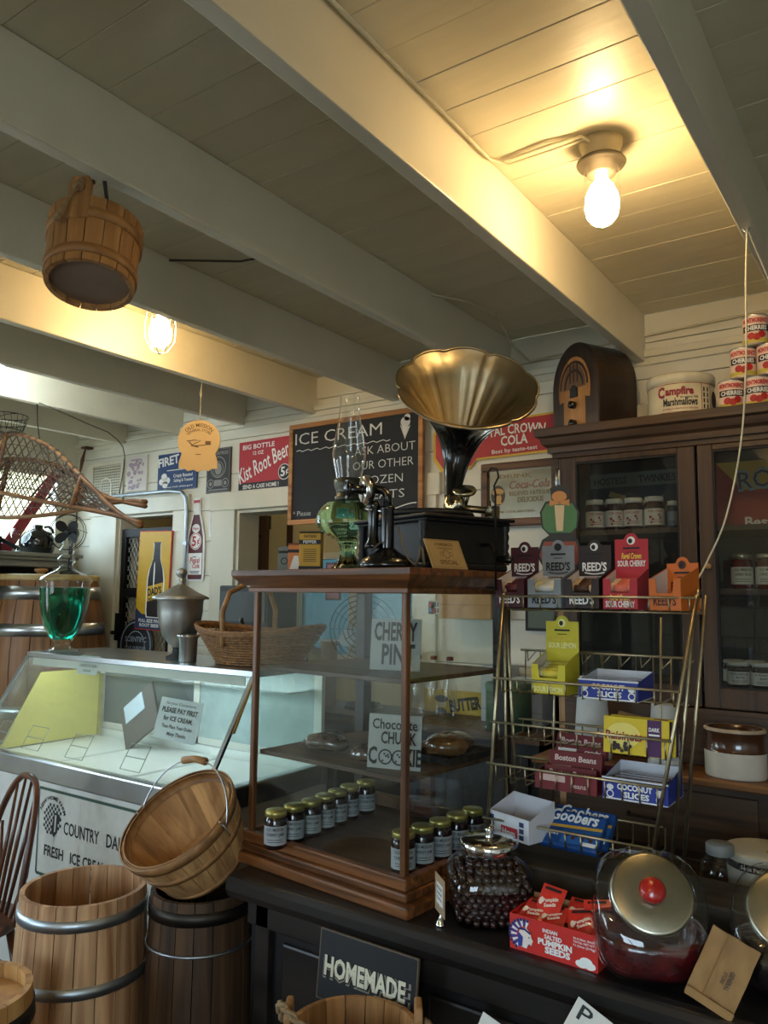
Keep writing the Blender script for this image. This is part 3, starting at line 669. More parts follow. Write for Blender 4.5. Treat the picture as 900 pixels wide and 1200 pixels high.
# --- signs and bags on the shelves
CARDM = flat('#a5a8a2', .8)
def card(name, label, loc, rz, w, h, fn, mats, tilt=-12, mat=CARDM):
    t = thing(name, label, 'sign', loc, rz)
    t.rotation_euler = (rad(tilt), 0, rz)
    obj('card', M().box(-w/2, w/2, 0, .002, 0, h), mat, t); m = M(); fn(m); obj('lettering', m, mats, t); return t
def f1(m): m.text('CHERRY', 0, .085, .05, bold=.03, wfit=.13); m.text('PINT', .01, .018, .055, bold=.03, wfit=.10)
card('pie_card', 'hand lettered cherry card on the upper case shelf', (-1.265, 1.88, 1.4375), rad(14), .152, .145, f1, INKB, -6)
def f2(m):
    m.text('Chocolate', 0, .102, .026, bold=.015, wfit=.128); m.text('CHUNK', .012, .065, .030, bold=.025, wfit=.10); m.text('C', -.06, .012, .042, bold=.03, wfit=.025); m.text('KIE', .055, .012, .042, bold=.03, wfit=.045)
    for x in (-.024, .014): 
        m.ring(x, .03, .018, .004)
        for q in range(5): m.disc(x + .009*math.cos(q*1.9), .03 + .010*math.sin(q*2.3), .003, n=6)
card('cookie_card', 'hand lettered chocolate chunk cookie card on the lower case shelf', (-1.195, 1.775, 1.1915), rad(14), .15, .14, f2, INKB, -6)
WRAP = pbr('cellophane', '#57463a', .08, var=.7, scale=45, bump=.9, bscale=50, coat=1.0)
def bag(name, label, loc, s, rz=0, mat=WRAP):
    m = M(); n = 14; vs = []; random.seed(int(s[0]*1000))
    for j in range(9):
        for i in range(n):
            a = 2*PI*i/n; b = -PI/2 + PI*j/8; k = 1 + random.uniform(-.13, .13)
            vs.append((s[0]*math.cos(a)*math.cos(b)*k, s[1]*math.sin(a)*math.cos(b)*k, max(0, s[2]*(.8+math.sin(b)*k))))
    m.add(vs, [(j*n+i, j*n+(i+1)%n, (j+1)*n+(i+1)%n, (j+1)*n+i) for j in range(8) for i in range(n)] + [tuple(range(n))[::-1], tuple(range(8*n, 9*n))], True)
    return tag(obj(name, m, mat, None, loc, (0,0,rz)), label, 'cookie')
bag('wrapped_cookies', 'plastic wrapped dark cookies at the left of the lower case shelf', (-1.505, 1.875, 1.1912), (.075, .05, .027), rad(5))
bag('wrapped_cookie', 'small plastic wrapped cookie left of the cookie card', (-1.325, 1.82, 1.1912), (.04, .035, .024))
tr = thing('cookie_tray', 'dark tray at the right of the lower case shelf', 'tray', (-1.165, 2.02, 1.1912), rad(-6))
obj('tray_body', M().box(-.085,.085,-.11,.11,0,.004).box(-.085,.085,-.11,-.105,.004,.018).box(-.085,.085,.105,.11,.004,.018).box(-.085,-.08,-.105,.105,.004,.018).box(.08,.085,-.105,.105,.004,.018), BLACKM, tr)
COOK = pbr('wrapped_brown', '#6f4d2d', .15, var=.5, scale=35, coat=1.0, bump=.6)
bag('bagged_cookies', 'plastic bag of brown cookies lying on the dark tray', (-1.165, 2.02, 1.197), (.072, .09, .034), 0, COOK)
# ================================================================ THINGS ON TOP OF THE CASE
# tins
TY = flat('#c99b22'); TK = flat('#16130f')
t = thing('pepper_tin', 'yellow and black pepper tin on top of the display case', 'tin', (-1.572, 1.87, CZT), rad(28))
obj('tin_body', M().box(-.034,.034,-.022,.022,0,.118), TY, t, bev=.003)
obj('tin_lid', M().box(-.034,.034,-.022,.022,.1185,.123), TK, t)
m = M(); m.quad(-.034,.034,.083,.097,-.0228); m.quad(-.034,.034,0.002,.016,-.0228); m.text('WATKINS', 0, .103, .009, bold=.02, wfit=.04, y=-.0236)
for i in range(7): m.quad(-.02,.02,.03+i*.006,.032+i*.006,-.0228)
m.k = 1; m.text('PEPPER', 0, .086, .009, bold=.02, wfit=.042, y=-.0240)
obj('print', m, [TK, INKW], t)
m = M(); m.T = Matrix.Rotation(rad(-90), 4, 'Z'); m.quad(-.022,.022,.083,.097,-.0348); m.quad(-.022,.022,.002,.016,-.0348); m.k = 1; m.poly([(-.012,.04),(.012,.04),(.008,.065),(0,.08),(-.008,.065)], -.0348)
obj('side_print', m, [TK, flat('#e5d8a8')], t)
t = thing('orange_tin', 'orange and white spice tin left of the pepper tin', 'tin', (-1.645, 1.885, CZT), rad(25))
obj('tin_body', M().box(-.024,.024,-.016,.016,0,.085), flat('#d07a3a'), t, bev=.002)
m = M(); m.quad(-.024,.024,.06,.07,-.0165); m.k = 1; m.poly([(-.02,.002),(.016,.002),(.010,.05),(-.004,.05)], -.0165)
obj('print', m, [TK, PAPER], t); obj('tin_lid', M().box(-.025,.025,-.017,.017,.0855,.09), flat('#7d4530'), t)
t = thing('grey_tin', 'grey green spice tin at the left end of the tins', 'tin', (-1.700, 1.895, CZT), rad(25))
obj('tin_body', M().box(-.022,.022,-.014,.014,0,.082), flat('#6f766c'), t, bev=.002)
m = M(); m.quad(-.02,.02,.06,.068,-.0145); m.ring(0,.035,.010,.003,-.0145); obj('print', m, TK, t)
t = thing('recipe_book', 'thin cream paperback leaning beside the grey tin', 'book', (-1.728, 1.945, CZT), rad(70))
obj('cover', M().box(-.03,.03,-.006,.006,0,.085), flat('#d9d2b8'), t); obj('spine', M().box(-.033,-.03,-.006,.006,0,.085), TK, t)
# oil lamp
LG = real_glass('green_glass', (.50, .86, .50), .03, 1.35)
t = thing('oil_lamp', 'green ribbed glass oil lamp with tall clear chimney on the case', 'lamp', (-1.560, 2.04, CZT))
m = M(); n = 40; prof = [(.062,0),(.062,.006),(.045,.02),(.026,.045),(.022,.075),(.028,.095),(.03,.10)]
vs = []
for r, z in prof:
    for i in range(n): a = 2*PI*i/n; k = 1 + .10*math.cos(a*10); vs.append((r*k*math.cos(a), r*k*math.sin(a), z))
m.add(vs, [(j*n+i, j*n+(i+1)%n, (j+1)*n+(i+1)%n, (j+1)*n+i) for j in range(len(prof)-1) for i in range(n)] + [tuple(range(n))[::-1], tuple(range((len(prof)-1)*n, len(prof)*n))], True)
obj('foot', m, LG, t)
pr = [(.03,.10)]
for i in range(15):
    z = .105 + i*.0085; r = .107*math.sin(min(1, (i+2.2)/9.0)*PI/2) * (1 if i < 9 else 1 - ((i-8)/7.5)**2*.45)
    pr += [(r, z), (r*.965, z+.0042)]
pr += [(.042,.235),(.001,.235)]
obj('font', M().lathe([(.001,.10)]+pr, 36), LG, t)
BURN = pbr('burner', '#5c5a4c', .4, .8)
obj('burner', M().lathe([(.001,.2352),(.045,.2352),(.046,.25),(.04,.252),(.042,.272),(.048,.285),(.05,.305),(.044,.31),(.001,.31)], 24), BURN, t)
obj('wick_knob', M().rod((.04,-.02,.262),(.075,-.03,.262),.003).rod((.075,-.03,.262),(.080,-.032,.262),.010), BURN, t)
obj('chimney', M().lathe([(.042,.31),(.045,.33),(.052,.36),(.056,.39),(.052,.43),(.042,.48),(.034,.53),(.0315,.585),(.0325,.592)], 28), thin_glass('chimney_glass', (.95,.97,.96), boost=2.2, dirt=.05), t)
# candlestick telephone
t = thing('candlestick_telephone', 'black candlestick telephone at the front of the case top', 'telephone', (-1.190, 1.730, CZT))
obj('base', M().lathe([(.001,0),(.074,0),(.075,.012),(.071,.018),(.067,.026),(.05,.034),(.03,.046),(.02,.055),(.001,.056)], 32), BLACK, t)
obj('stem', M().lathe([(.018,.05),(.0175,.155),(.02,.160),(.02,.167),(.001,.168)], 20), BLACK, t)
mp_ = Vector((-.115,-.055,.262)); 
obj('neck', M().tube([(0,0,.165),(0,0,.195),(-.012,-.005,.212),(-.035,-.017,.216),(-.06,-.03,.214)], .012, 10), BLACK, t)
d_ = Vector((-.58,-.81,-.04)).normalized()
def along(m, o, d, prof, n=24):
    q = Vector((0,0,1)).rotation_difference(d).to_matrix().to_4x4(); m.T = Matrix.Translation(o) @ q; m.lathe(prof, n); m.T = None; return m
obj('transmitter', along(M(), (-.045,-.022,.213), d_, [(.001,-.01),(.030,-.008),(.037,0),(.038,.012),(.033,.018),(.001,.018)]), BLACK, t)
obj('face_ring', along(M(), (-.045,-.022,.213), d_, [(.032,.0185),(.036,.012),(.0385,.004),(.0395,.004),(.0395,.014),(.034,.0205),(.001,.0205)]), CHROME, t)
obj('mouthpiece', along(M(), (-.045,-.022,.213), d_, [(.001,.02),(.014,.021),(.012,.03),(.014,.042),(.022,.058),(.026,.064),(.0255,.066),(.018,.055),(.009,.04),(.001,.035)]), BLACK, t)
obj('receiver', M().lathe([(.001,.055),(.023,.055),(.024,.062),(.016,.075),(.013,.09),(.014,.135),(.018,.165),(.020,.17),(.014,.182),(.001,.184)], 18, (-.038,-.012,0)), BLACK, t)
obj('hook', M().tube([(0,0,.15),(-.02,-.006,.155),(-.038,-.03,.158),(-.06,-.02,.162)], .004, 6), CHROME, t)
obj('cord', M().tube([(.035,.0,.11),(.05,.0,.06),(.068,-.002,.025),(.092,-.004,.008),(.104,-.004,.03),(.106,-.003,.06),(.112,-.002,.05),(.118,-.002,.010)], .003, 6), flat('#6a5a42'), t)
obj('receiver_cord', M().tube([(-.038,-.012,.057),(-.036,-.02,.05),(-.02,-.03,.055),(-.005,-.025,.07)], .003, 6), flat('#4a3f30'), t)
# gramophone
t = thing('gramophone', 'gramophone with large brass petal horn on the display case', 'gramophone', (-1.11, 1.80, CZT), rad(160))
def gb(m, a, z0, z1): return m.box(-a, .31+a, -.29-a, a, z0, z1)
t.rotation_euler = (0, 0, rad(-20))
def gbx(m, a, z0, z1): return m.box(-.31-a, a, -a, .29+a, z0, z1)
BLK2 = pbr('black_satin', '#0d0c0c', .5, bump=.1)
obj('plinth', gbx(M(), .006, 0, .02), BLK2, t, bev=.006)
obj('cabinet', gbx(M(), 0, .02, .132), BLK2, t, bev=.003)
obj('top_moulding', gbx(M(), .012, .132, .142), BLK2, t, bev=.004)
obj('lid_board', gbx(M(), .022, .142, .152), BLK2, t, bev=.004)
for (x, y) in ((-.006,-.006),(-.304,-.006),(-.006,.296)):
    obj('corner_column', M().lathe([(.012,.02),(.014,.03),(.010,.036),(.013,.05),(.009,.06),(.013,.075),(.009,.085),(.013,.10),(.010,.112),(.014,.122),(.013,.132)], 12, (x,y,0)), BLK2, t)
obj('turntable', M().lathe([(.001,.153),(.03,.153),(.03,.158),(.135,.16),(.138,.166),(.135,.172),(.001,.173)], 40, (-.165,.135,0)), BLACKM, t)
obj('record', M().lathe([(.001,.1735),(.13,.1735),(.13,.176),(.001,.1765)], 40, (-.165,.135,0)), pbr('shellac', '#0b0b0c', .25), t)
NICK = pbr('nickel', '#b5a98c', .25, 1.0)
# horn, worked out in world space then brought into the gramophone's frame
bpy.context.view_layer.update()
inv = (Matrix.Translation((-1.11, 1.80, CZT)) @ Matrix.Rotation(rad(-20), 4, 'Z')).inverted()
Hc = Vector((-1.095, 2.0, 2.269)); nh = Vector((.455, -.610, .648)).normalized()
P0 = Vector((-1.172, 2.045, 1.945))
ctrl = [P0, Vector((-1.185, 2.09, 2.06)), Hc - nh*.20, Hc]
def bez(t_):
    a = ctrl[0]*(1-t_)**3 + ctrl[1]*3*t_*(1-t_)**2 + ctrl[2]*3*t_*t_*(1-t_) + ctrl[3]*t_**3
    return a
NT, NA = 30, 96
def horn(off):
    vs = []; up = None
    for i in range(NT+1):
        t_ = i/NT; p = bez(t_); tg = (bez(min(1,t_+.01)) - bez(max(0,t_-.01))).normalized()
        if up is None: up = tg.orthogonal().normalized()
        up = (up - tg*up.dot(tg)).normalized(); b_ = tg.cross(up)
        r0 = .019 + .04*t_ + .148*t_**3.6
        for j in range(NA):
            a = 2*PI*j/NA; c8 = abs(math.cos(a*4.5))          # nine petals, seams where c8 -> 0
            sc = 1 + t_**4*(.040*(c8**.7) - .02)
            seam = .006*t_*math.exp(-(c8/.10)**2)
            bead = .020*t_**2*math.exp(-((1-c8)/.012)**2) if .45 < t_ < .93 else 0
            rr = r0*sc - seam - bead*.5 + off
            push = tg*(-.006*t_**4*(1-c8)) + (tg*.012*math.exp(-((t_-.93)/.025)**2) if True else 0)
            vs.append(inv @ (p + up*(rr*math.cos(a)) + b_*(rr*math.sin(a)) + push*(1 if t_ > .3 else 0)))
    fs = [(i*NA+j, i*NA+(j+1)%NA, (i+1)*NA+(j+1)%NA, (i+1)*NA+j) for i in range(NT) for j in range(NA)]
    return vs, fs
vs, fs = horn(0); obj('horn_inside', M().add(vs, fs, True), BRASS, t)
vs2, fs2 = horn(.004); obj('horn_outside', M().add(vs2, [f[::-1] for f in fs2], True), BLACK, t)
obj('horn_rim', M().tube([v + Vector((0,0,0)) for v in vs[-NA:]], .0045, 6, closed=True), BRASS, t)
q = lambda x, y, z: inv @ Vector((x, y, z))
obj('elbow', M().tube([q(-1.172,2.045,1.955), q(-1.172,2.04,1.935), q(-1.17,2.03,1.918), q(-1.155,2.02,1.905), q(-1.135,2.01,1.905), q(-1.12,2.0,1.918), q(-1.122,2.0,1.935)], .019, 12, radii=[.02,.02,.021,.021,.019,.016,.012]), NICK, t)
obj('tone_arm', M().tube([q(-1.15,2.02,1.912), q(-1.10,2.04,1.905), q(-1.06,2.05,1.90), q(-1.05,2.05,1.898)], .011, 10), NICK, t)
obj('sound_box', along(M(), q(-1.115,2.02,1.958), Vector((.35,-.35,.86)).normalized(), [(.001,-.008),(.033,-.007),(.036,0),(.033,.006),(.001,.007)]), NICK, t)
obj('back_bracket', M().tube([q(-1.16,2.06,1.88), q(-1.14,2.07,1.93), q(-1.12,2.05,1.955)], .008, 8).box(*(-.03,.0,.24,.27,.152,.19)), NICK, t)
obj('crank_rod', M().tube([(.0,.20,.075),(.035,.20,.075),(.045,.20,.065),(.055,.20,.04),(.062,.20,.032)], .005, 8), IRON, t)
obj('crank_grip', M().tube([(.064,.20,.032),(.078,.20,.031),(.108,.20,.029),(.120,.20,.028)], .01, 10, radii=[.008,.012,.012,.008]), BLACK, t)
# brass card leaning on the gramophone
t = thing('brass_plaque', 'tan printed souvenir card leaning on the gramophone cabinet', 'card')
set_axes(t, (-1.035, 1.802, CZT+.001), (.22, .975, 0), (-.40, .10, .9))
PLQ = pbr('tan_plaque', '#b79a68', .4, .3)
obj('card', M().box(-.068,.068,0,.003,0,.086), PLQ, t, bev=.001)
m = M(); m.text('HOMEMADE', 0, .066, .009, bold=.02, wfit=.07); m.text('SPECIAL', 0, .012, .012, bold=.03, wfit=.07); m.ring(0,.042,.012,.002); m.ring(-.018,.042,.006,.0015); m.ring(.018,.042,.006,.0015); m.quad(-.03,.03,.058,.060)
m.stroke([(-.062,.004),(.062,.004),(.062,.082),(-.062,.082),(-.062,.004)], .0012)
inks(t, m, flat('#6a522c'))
t = thing('hook_rod', 'thin black hooked iron rod clipped to the right side of the case', 'hook', (-.982, 1.955, 1.665))
obj('rod', M().tube([(0,0,0),(0,0,.27),(-.004,0,.29),(.01,0,.315),(.006,0,.338),(-.012,0,.342),(-.024,0,.33),(-.022,0,.315)], .003, 8), IRON, t)
obj('side_hook', M().tube([(0,0,.235),(-.012,0,.228),(-.016,0,.238),(-.016,0,.25)], .0025, 6), IRON, t)
obj('clip', M().box(-.028,.003,-.004,.004,.005,.012), IRON, t)
# ================================================================ WIRE CANDY RACK ON A WOODEN BLOCK
BLKW = wood('weathered_block', '#2c2722', '#544b40', .6, 'X', 14, .05)
tag(obj('wooden_block', M().box(-1.02, -.30, 1.92, 2.10, CTZ, .972), BLKW, bev=.006), 'weathered grey wooden block on the counter under the wire rack', 'block')
rack = thing('wire_rack', 'tall five tier wire candy rack standing on the counter', 'rack')
def yp(z): return 1.945 + (z - .98)*.06
def xl(z): return -1.010 + .036*(z-.97)/.69
def xr(z): return -.585 + .123*(z-.97)/.69
ZT = 1.658
for nm, f in (('L', xl), ('R', xr)):
    obj('front_pole', M().rod((f(.972), yp(.972), .975), (f(ZT), yp(ZT), ZT), .0052), RACKM, rack)
    s = .012 if nm == 'R' else 0
    obj('rear_pole', M().rod((f(ZT)-.012+s*2, yp(ZT)+.04, ZT), (f(.972)+.03*(1 if nm == 'L' else 1.5), 2.085, .975), .0045), RACKM, rack)
    obj('middle_pole', M().rod((f(ZT)-.008, yp(ZT)+.025, ZT), (f(.972)+(.02 if nm == 'L' else .03), 2.03, .975), .0042), RACKM, rack)
    obj('top_loop', M().tube([(f(ZT), yp(ZT), ZT-.01), (f(ZT)+.002, yp(ZT)+.01, ZT+.012), (f(ZT)-.006, yp(ZT)+.035, ZT+.01), (f(ZT)-.012, yp(ZT)+.04, ZT-.01)], .0045, 8), RACKM, rack)
for x in (-.89, -.60): obj('back_wire', M().rod((x, 2.105, .985), (x+.02, 2.10, 1.60), .003), RACKM, rack)
TIERS = [(1.651, .034, .034, .11), (1.428, .036, .105, .15), (1.312, .045, .035, .15), (1.203, .045, .04, .15), (1.062, .04, .05, .15)]
for z, dn, upz, dp in TIERS:
    y = yp(z); a, b = xl(z), xr(z)
    fr = obj('shelf_rail', M().rod((a-.012, y-.008, z), (b+.0, y-.008, z), .0034), RACKM, rack)
    obj('shelf_rail', M().rod((a, y+dp, z-dn+upz), (b-.02, y+dp, z-dn+upz), .0034), RACKM, rack)
    obj('floor_rail', M().rod((a, y+dp*.5, z-dn-.004), (b, y+dp*.5, z-dn-.004), .0026), RACKM, rack)
    w0 = None; n = 11
    for i in range(n):
        x = a + .015 + (b - a - .03)*i/(n-1)
        if w0 is None:
            w0 = M().tube([(0, -.008, 0), (0, -.004, -dn), (0, dp-.004, -dn), (0, dp, -dn+upz)], .0022, 6); o = obj('basket_wire', w0, RACKM, rack, (x, y, z)); w0 = o.data
        else: obj('basket_wire', w0, None, rack, (x, y, z))
        if upz > .09: pass
for z, dn, upz, dp in TIERS[1:2]:
    y = yp(z)
    for i in range(9):
        x = xl(z) + .02 + i*.054
        obj('hook_wire', M().tube([(x, y+dp, z-dn+upz), (x+.004, y+dp-.004, z-dn+upz-.03), (x+.03, y+dp-.01, z-dn+upz-.004)], .002, 5), RACKM, rack)
# --- candy roll boxes
WIN = pbr('card_inside', '#d8cfc4', .7)
def roll_box(name, label, x0, x1, z0, col, hgt, words, band, lc, rz=0, lean=0.0, inner=WIN, dpt=.10, fh=.078, brand="REED'S", bold=.03, Yf=None):
    w = x1 - x0 - .002; Y = (yp(z0) + .004) if Yf is None else Yf
    t = thing(name, label, 'candy box', ((x0+x1)/2, Y, z0), rz)
    c = flat(col); h = w/2
    obj('tray', M().box(-h, h, 0, dpt, 0, .002).prism([(-h,0),(h,0),(h,fh),(h-.018,fh),(h-.022,fh*.55),(-h+.022,fh*.55),(-h+.018,fh),(-h,fh)], 0, .002), c, t)
    for s in (-1, 1):
        xa, xb = (s*h, s*h - s*.002)
        m = M(); lo, hi = min(xa,xb), max(xa,xb)
        m.hexa([(lo,.002,.002),(hi,.002,.002),(hi,dpt,.002),(lo,dpt,.002)], [(lo,.002,fh),(hi,.002,fh),(hi,dpt,fh*1.0+.03),(lo,dpt,fh*1.0+.03)]); 
        ob = obj('side_panel', m, [c], t)
        xi = -s*.0004 + (xb)
        obj('side_lining', M().add([(xi,.003,.003),(xi,dpt-.001,.003),(xi,dpt-.001,fh+.028),(xi,.003,fh-.001)], [(0,1,2,3)]), inner, t)
    cardm = M(); hh = hgt
    pts = [(-h,0.002),(h,0.002),(h,hh-.016),(.02,hh-.016)] + [(.018*math.cos(rad(a)), hh-.018+.018*math.sin(rad(a))) for a in range(15,180,15)] + [(-.02,hh-.016),(-h,hh-.016)]
    cardm.prism(pts, dpt, dpt+.002); obj('back_card', cardm, c, t)
    m = M(); fm = M(); y1 = dpt-.001
    if brand:
        fm.text(brand, 0, fh*.17, .021, bold=bold, wfit=w*.72, y=-.001); m.text(brand, 0, hh-.085, .022, bold=bold, wfit=w*.74, y=y1)
        m.stroke([(-w*.3+w*.6*i/8, hh-.090-.004*math.sin(PI*i/8)) for i in range(9)], .003, y1)
    else:
        for i, (wd, sz) in enumerate(words):
            m.k = fm.k = 3 if i == 0 else 0; ww = w*(.6 if i == 0 else .85); sh_ = .2 if i == 0 else 0
            m.text(wd, 0, hh-.068-i*.02, sz, bold=.03, wfit=ww, y=y1, shear=sh_); fm.text(wd, 0, .024-i*.017, sz, bold=.03, wfit=ww, y=-.001, shear=sh_)
        m.k = 0
    m.disc(0, hh-.020, .011, .011, y1-.0005, 14); m.k = 1; m.disc(-.002, hh-.021, .006, .007, y1-.001, 8); m.stroke([(-.022,hh-.040),(.022,hh-.040)], .005, y1); m.stroke([(-.013,hh-.051),(.013,hh-.051)], .002, y1)
    if band:
        m.k = 2; m.quad(-h, h, hh-.110, hh-.100, y1); m.k = 1; m.text(band, 0, hh-.108, .006, bold=.03, wfit=w*.6, y=y1-.001)
    pm_ = [lc, INKB, flat('#c9b9b0'), flat('#e6c948')]
    obj('card_print', m, pm_, t); obj('front_print', fm, pm_, t)
    return t
T1 = 1.619
B1 = roll_box('candy_roll_box', 'maroon cinnamon candy roll box at the left of the top tier', -1.0, -.912, T1, '#471620', .188, None, 'CINNAMON', INKW)
B2 = roll_box('candy_roll_box', 'grey peppermint candy roll box second on the top tier', -.903, -.806, T1, '#858b90', .19, None, 'PEPPERMINT', INKB)
B3 = roll_box('candy_roll_box', 'dark brown root beer candy roll box on the top tier', -.797, -.703, T1, '#2c1a14', .188, None, 'ROOT BEER', INKW)
B4 = roll_box('candy_roll_box', 'red sour cherry candy box with tall card on the top tier', -.694, -.604, T1, '#b52430', .202, [('Regal Crown', .015), ('SOUR CHERRY', .015)], None, INKW, brand=None)
B5 = roll_box('candy_roll_box', 'orange butter candy roll box turned at the right of the top tier', -.582, -.494, T1, '#cf6a1c', .135, None, None, flat('#4a1f10'), rz=rad(-16), dpt=.085, Yf=1.985)
B6 = roll_box('candy_roll_box', 'yellow sour lemon candy box on the second tier', -.888, -.792, 1.394, '#d2c32c', .205, [('Regal Crown', .013), ('SOUR LEMON', .014)], None, flat('#f0eca0'), brand=None)
def rolls(bx, x0, x1, z0, cols, group, label):
    w = (x1-x0)*.40; first = None; Y = yp(z0)
    for j in range(3):
        for i in range(4):
            loc = ((x0+x1)/2 + random.uniform(-.004,.004), Y + .020 + i*.0205 + (j % 2)*.002, z0 + .0135 + j*.0200 + i*.006)
            if first is None:
                first = thing('candy_roll', label, 'candy roll', loc, 0, group)
                obj('wrapper', M().tube([(-w,0,0),(w,0,0)], .0098, 10), flat(cols[0]), first)
                obj('wrapper_band', M().tube([(-w*.55,0,0),(w*.55,0,0)], .0101, 10), flat(cols[1]), first)
            else: dup(first, loc)
rolls(B1, -1.0, -.912, T1, ('#d7c9b0', '#5a1a22'), 'rolls in the maroon box', 'cream wrapped candy roll lying in the maroon cinnamon box')
rolls(B2, -.903, -.806, T1, ('#e8dfa8', '#cfcfc8'), 'rolls in the grey box', 'pale wrapped candy roll lying in the grey peppermint box')
rolls(B3, -.797, -.703, T1, ('#d9b98a', '#4a2c1c'), 'rolls in the brown box', 'tan wrapped candy roll lying in the brown root beer box')
rolls(B4, -.694, -.604, T1, ('#e9c9b0', '#d9705a'), 'rolls in the red box', 'pink wrapped candy roll lying in the red sour cherry box')
rolls(B6, -.888, -.792, 1.394, ('#e6e2b8', '#d8c84a'), 'rolls in the yellow box', 'pale yellow wrapped candy roll lying in the sour lemon box')
# --- open trays
def tray(name, label, loc, w, d, hf, hb, outer, inner, prints, mats, rz=0, cat='candy box', rim=True):
    t = thing(name, label, cat, loc, rz); h = w/2; e = .002
    co = flat(outer); ci = flat(inner)
    obj('base', M().box(-h, h, 0, d, 0, e), ci, t)
    obj('front_panel', M().box(-h, h, 0, e, e, hf), co, t); obj('back_panel', M().box(-h, h, d-e, d, e, hb), ci, t)
    for s in (-1, 1):
        lo, hi = (h-e, h) if s > 0 else (-h, -h+e)
        obj('side_panel', M().hexa([(lo,e,e),(hi,e,e),(hi,d-e,e),(lo,d-e,e)], [(lo,e,hf),(hi,e,hf),(hi,d-e,hb),(lo,d-e,hb)]), co, t)
        obj('side_lining', M().add([(s*(h-e-.0004),e,e),(s*(h-e-.0004),d-e,e),(s*(h-e-.0004),d-e,hb),(s*(h-e-.0004),e,hf)], [(0,1,2,3)]), ci, t)
    if rim: obj('rim', M().box(-h-.001,h+.001,-.001,e,hf,hf+.004), ci, t)
    m = M(); prints(m); obj('box_print', m, mats, t)
    return t
def coco(m):
    m.text('COCONUT', 0, .026, .013, bold=.04, wfit=.085, y=-.0012); m.text('SLICES', .004, .008, .013, bold=.04, wfit=.062, y=-.0012)
    for s in (-1, 1): m.disc(s*.06, .029, .009, .007, -.0012, 14); m.ring(s*.06, .013, .008, .003, -.0012, 12)
    m.stroke([(-.07,.003),(.07,.003)], .002, -.0012)
BROWNS = pbr('coconut_bar', '#6b3a35', .2, var=.5, scale=40, coat=.8, bump=.4)
def bars(x0, x1, y, z, n, group, label, mat, d=.1, rz=0):
    first = None; w = (x1-x0)
    for j in range(2):
        for i in range(n):
            loc = ((x0+x1)/2 + random.uniform(-.005,.005), y + .028 + i*(d/n), z + .028 + j*.0115)
            if first is None:
                first = thing('candy_bar', label, 'candy bar', loc, rz, group)
                obj('wrapper', M().box(-w*.40, w*.40, -.012, .012, -.0045, .0055), mat, first, bev=.003)
                obj('crimp', M().box(-w*.43, -w*.40, -.010, .010, -.001, .001).box(w*.40, w*.43, -.010, .010, -.001, .001), flat('#27356a'), first)
            else: dup(first, loc, rz + random.uniform(-.05,.05))
tray('coconut_slices_box', 'blue coconut slices box on the second tier', (-.680, yp(1.394)+.002, 1.3935), .152, .135, .046, .065, '#22348f', '#d5d7dd', coco, INKW)
bars(-.756, -.604, yp(1.394), 1.396, 4, 'bars in the second tier blue box', 'brown coconut bar in the blue box on the second tier', BROWNS)
tray('coconut_slices_box', 'blue coconut slices box on the fourth tier below the yellow raisin box', (-.614, yp(1.158)+.002, 1.1585), .158, .135, .048, .07, '#22348f', '#d5d7dd', coco, INKW)
bars(-.693, -.535, yp(1.158), 1.161, 4, 'bars in the fourth tier blue box', 'brown coconut bar in the blue box on the fourth tier', BROWNS)
# raisin boxes
for i in range(2):
    t = thing('raisin_box', 'yellow and purple raisin candy box, %s on the third tier' % ('front one' if i == 0 else 'rear one behind the front one'), 'candy box', (-.612 + i*.008, yp(1.268)+.002 + i*.028, 1.268), rad(0), 'raisin candy boxes')
    t.rotation_euler = (rad(-6), 0, 0)
    obj('carton', M().box(-.08,.08,0,.025,0,.088), flat('#dcbf24'), t, bev=.001)
    m = M(); m.k = 2; m.quad(.028,.062,.001,.087); m.k = 3; m.disc(-.03,.045,.042,.03,-.0012,24)
    m.k = 0; m.text('Raisinets', -.03, .034, .020, bold=.03, wfit=.092, y=-.002, shear=.15)
    m.k = 1
    for q in range(16): m.disc(-.035+.034*math.cos(q*2.4)*((q%4)/4+.3), .017+.009*math.sin(q*2.4)*((q%3)/3+.4), .005, .0045, -.0025-.00005*q, 8)
    m.k = 4; m.text('DARK', .045, .060, .009, bold=.03, wfit=.026, y=-.002); m.quad(.032,.058,.050,.054,-.002)
    obj('box_print', m, [flat('#8a1f2e'), flat('#2a1712'), flat('#4a1a52'), flat('#ecd970'), INKW], t)
    obj('end_print', M().box(.0801,.0806,.002,.023,.002,.086), flat('#3a1b44'), t)
tag(obj('loose_card', M().box(-.035,.035,0,.0015,0,.055), KRAFT, None, (-.655, yp(1.27)+.075, 1.322), (rad(-60), rad(10), rad(5))), 'blank tan card lying behind the yellow raisin boxes', 'card')
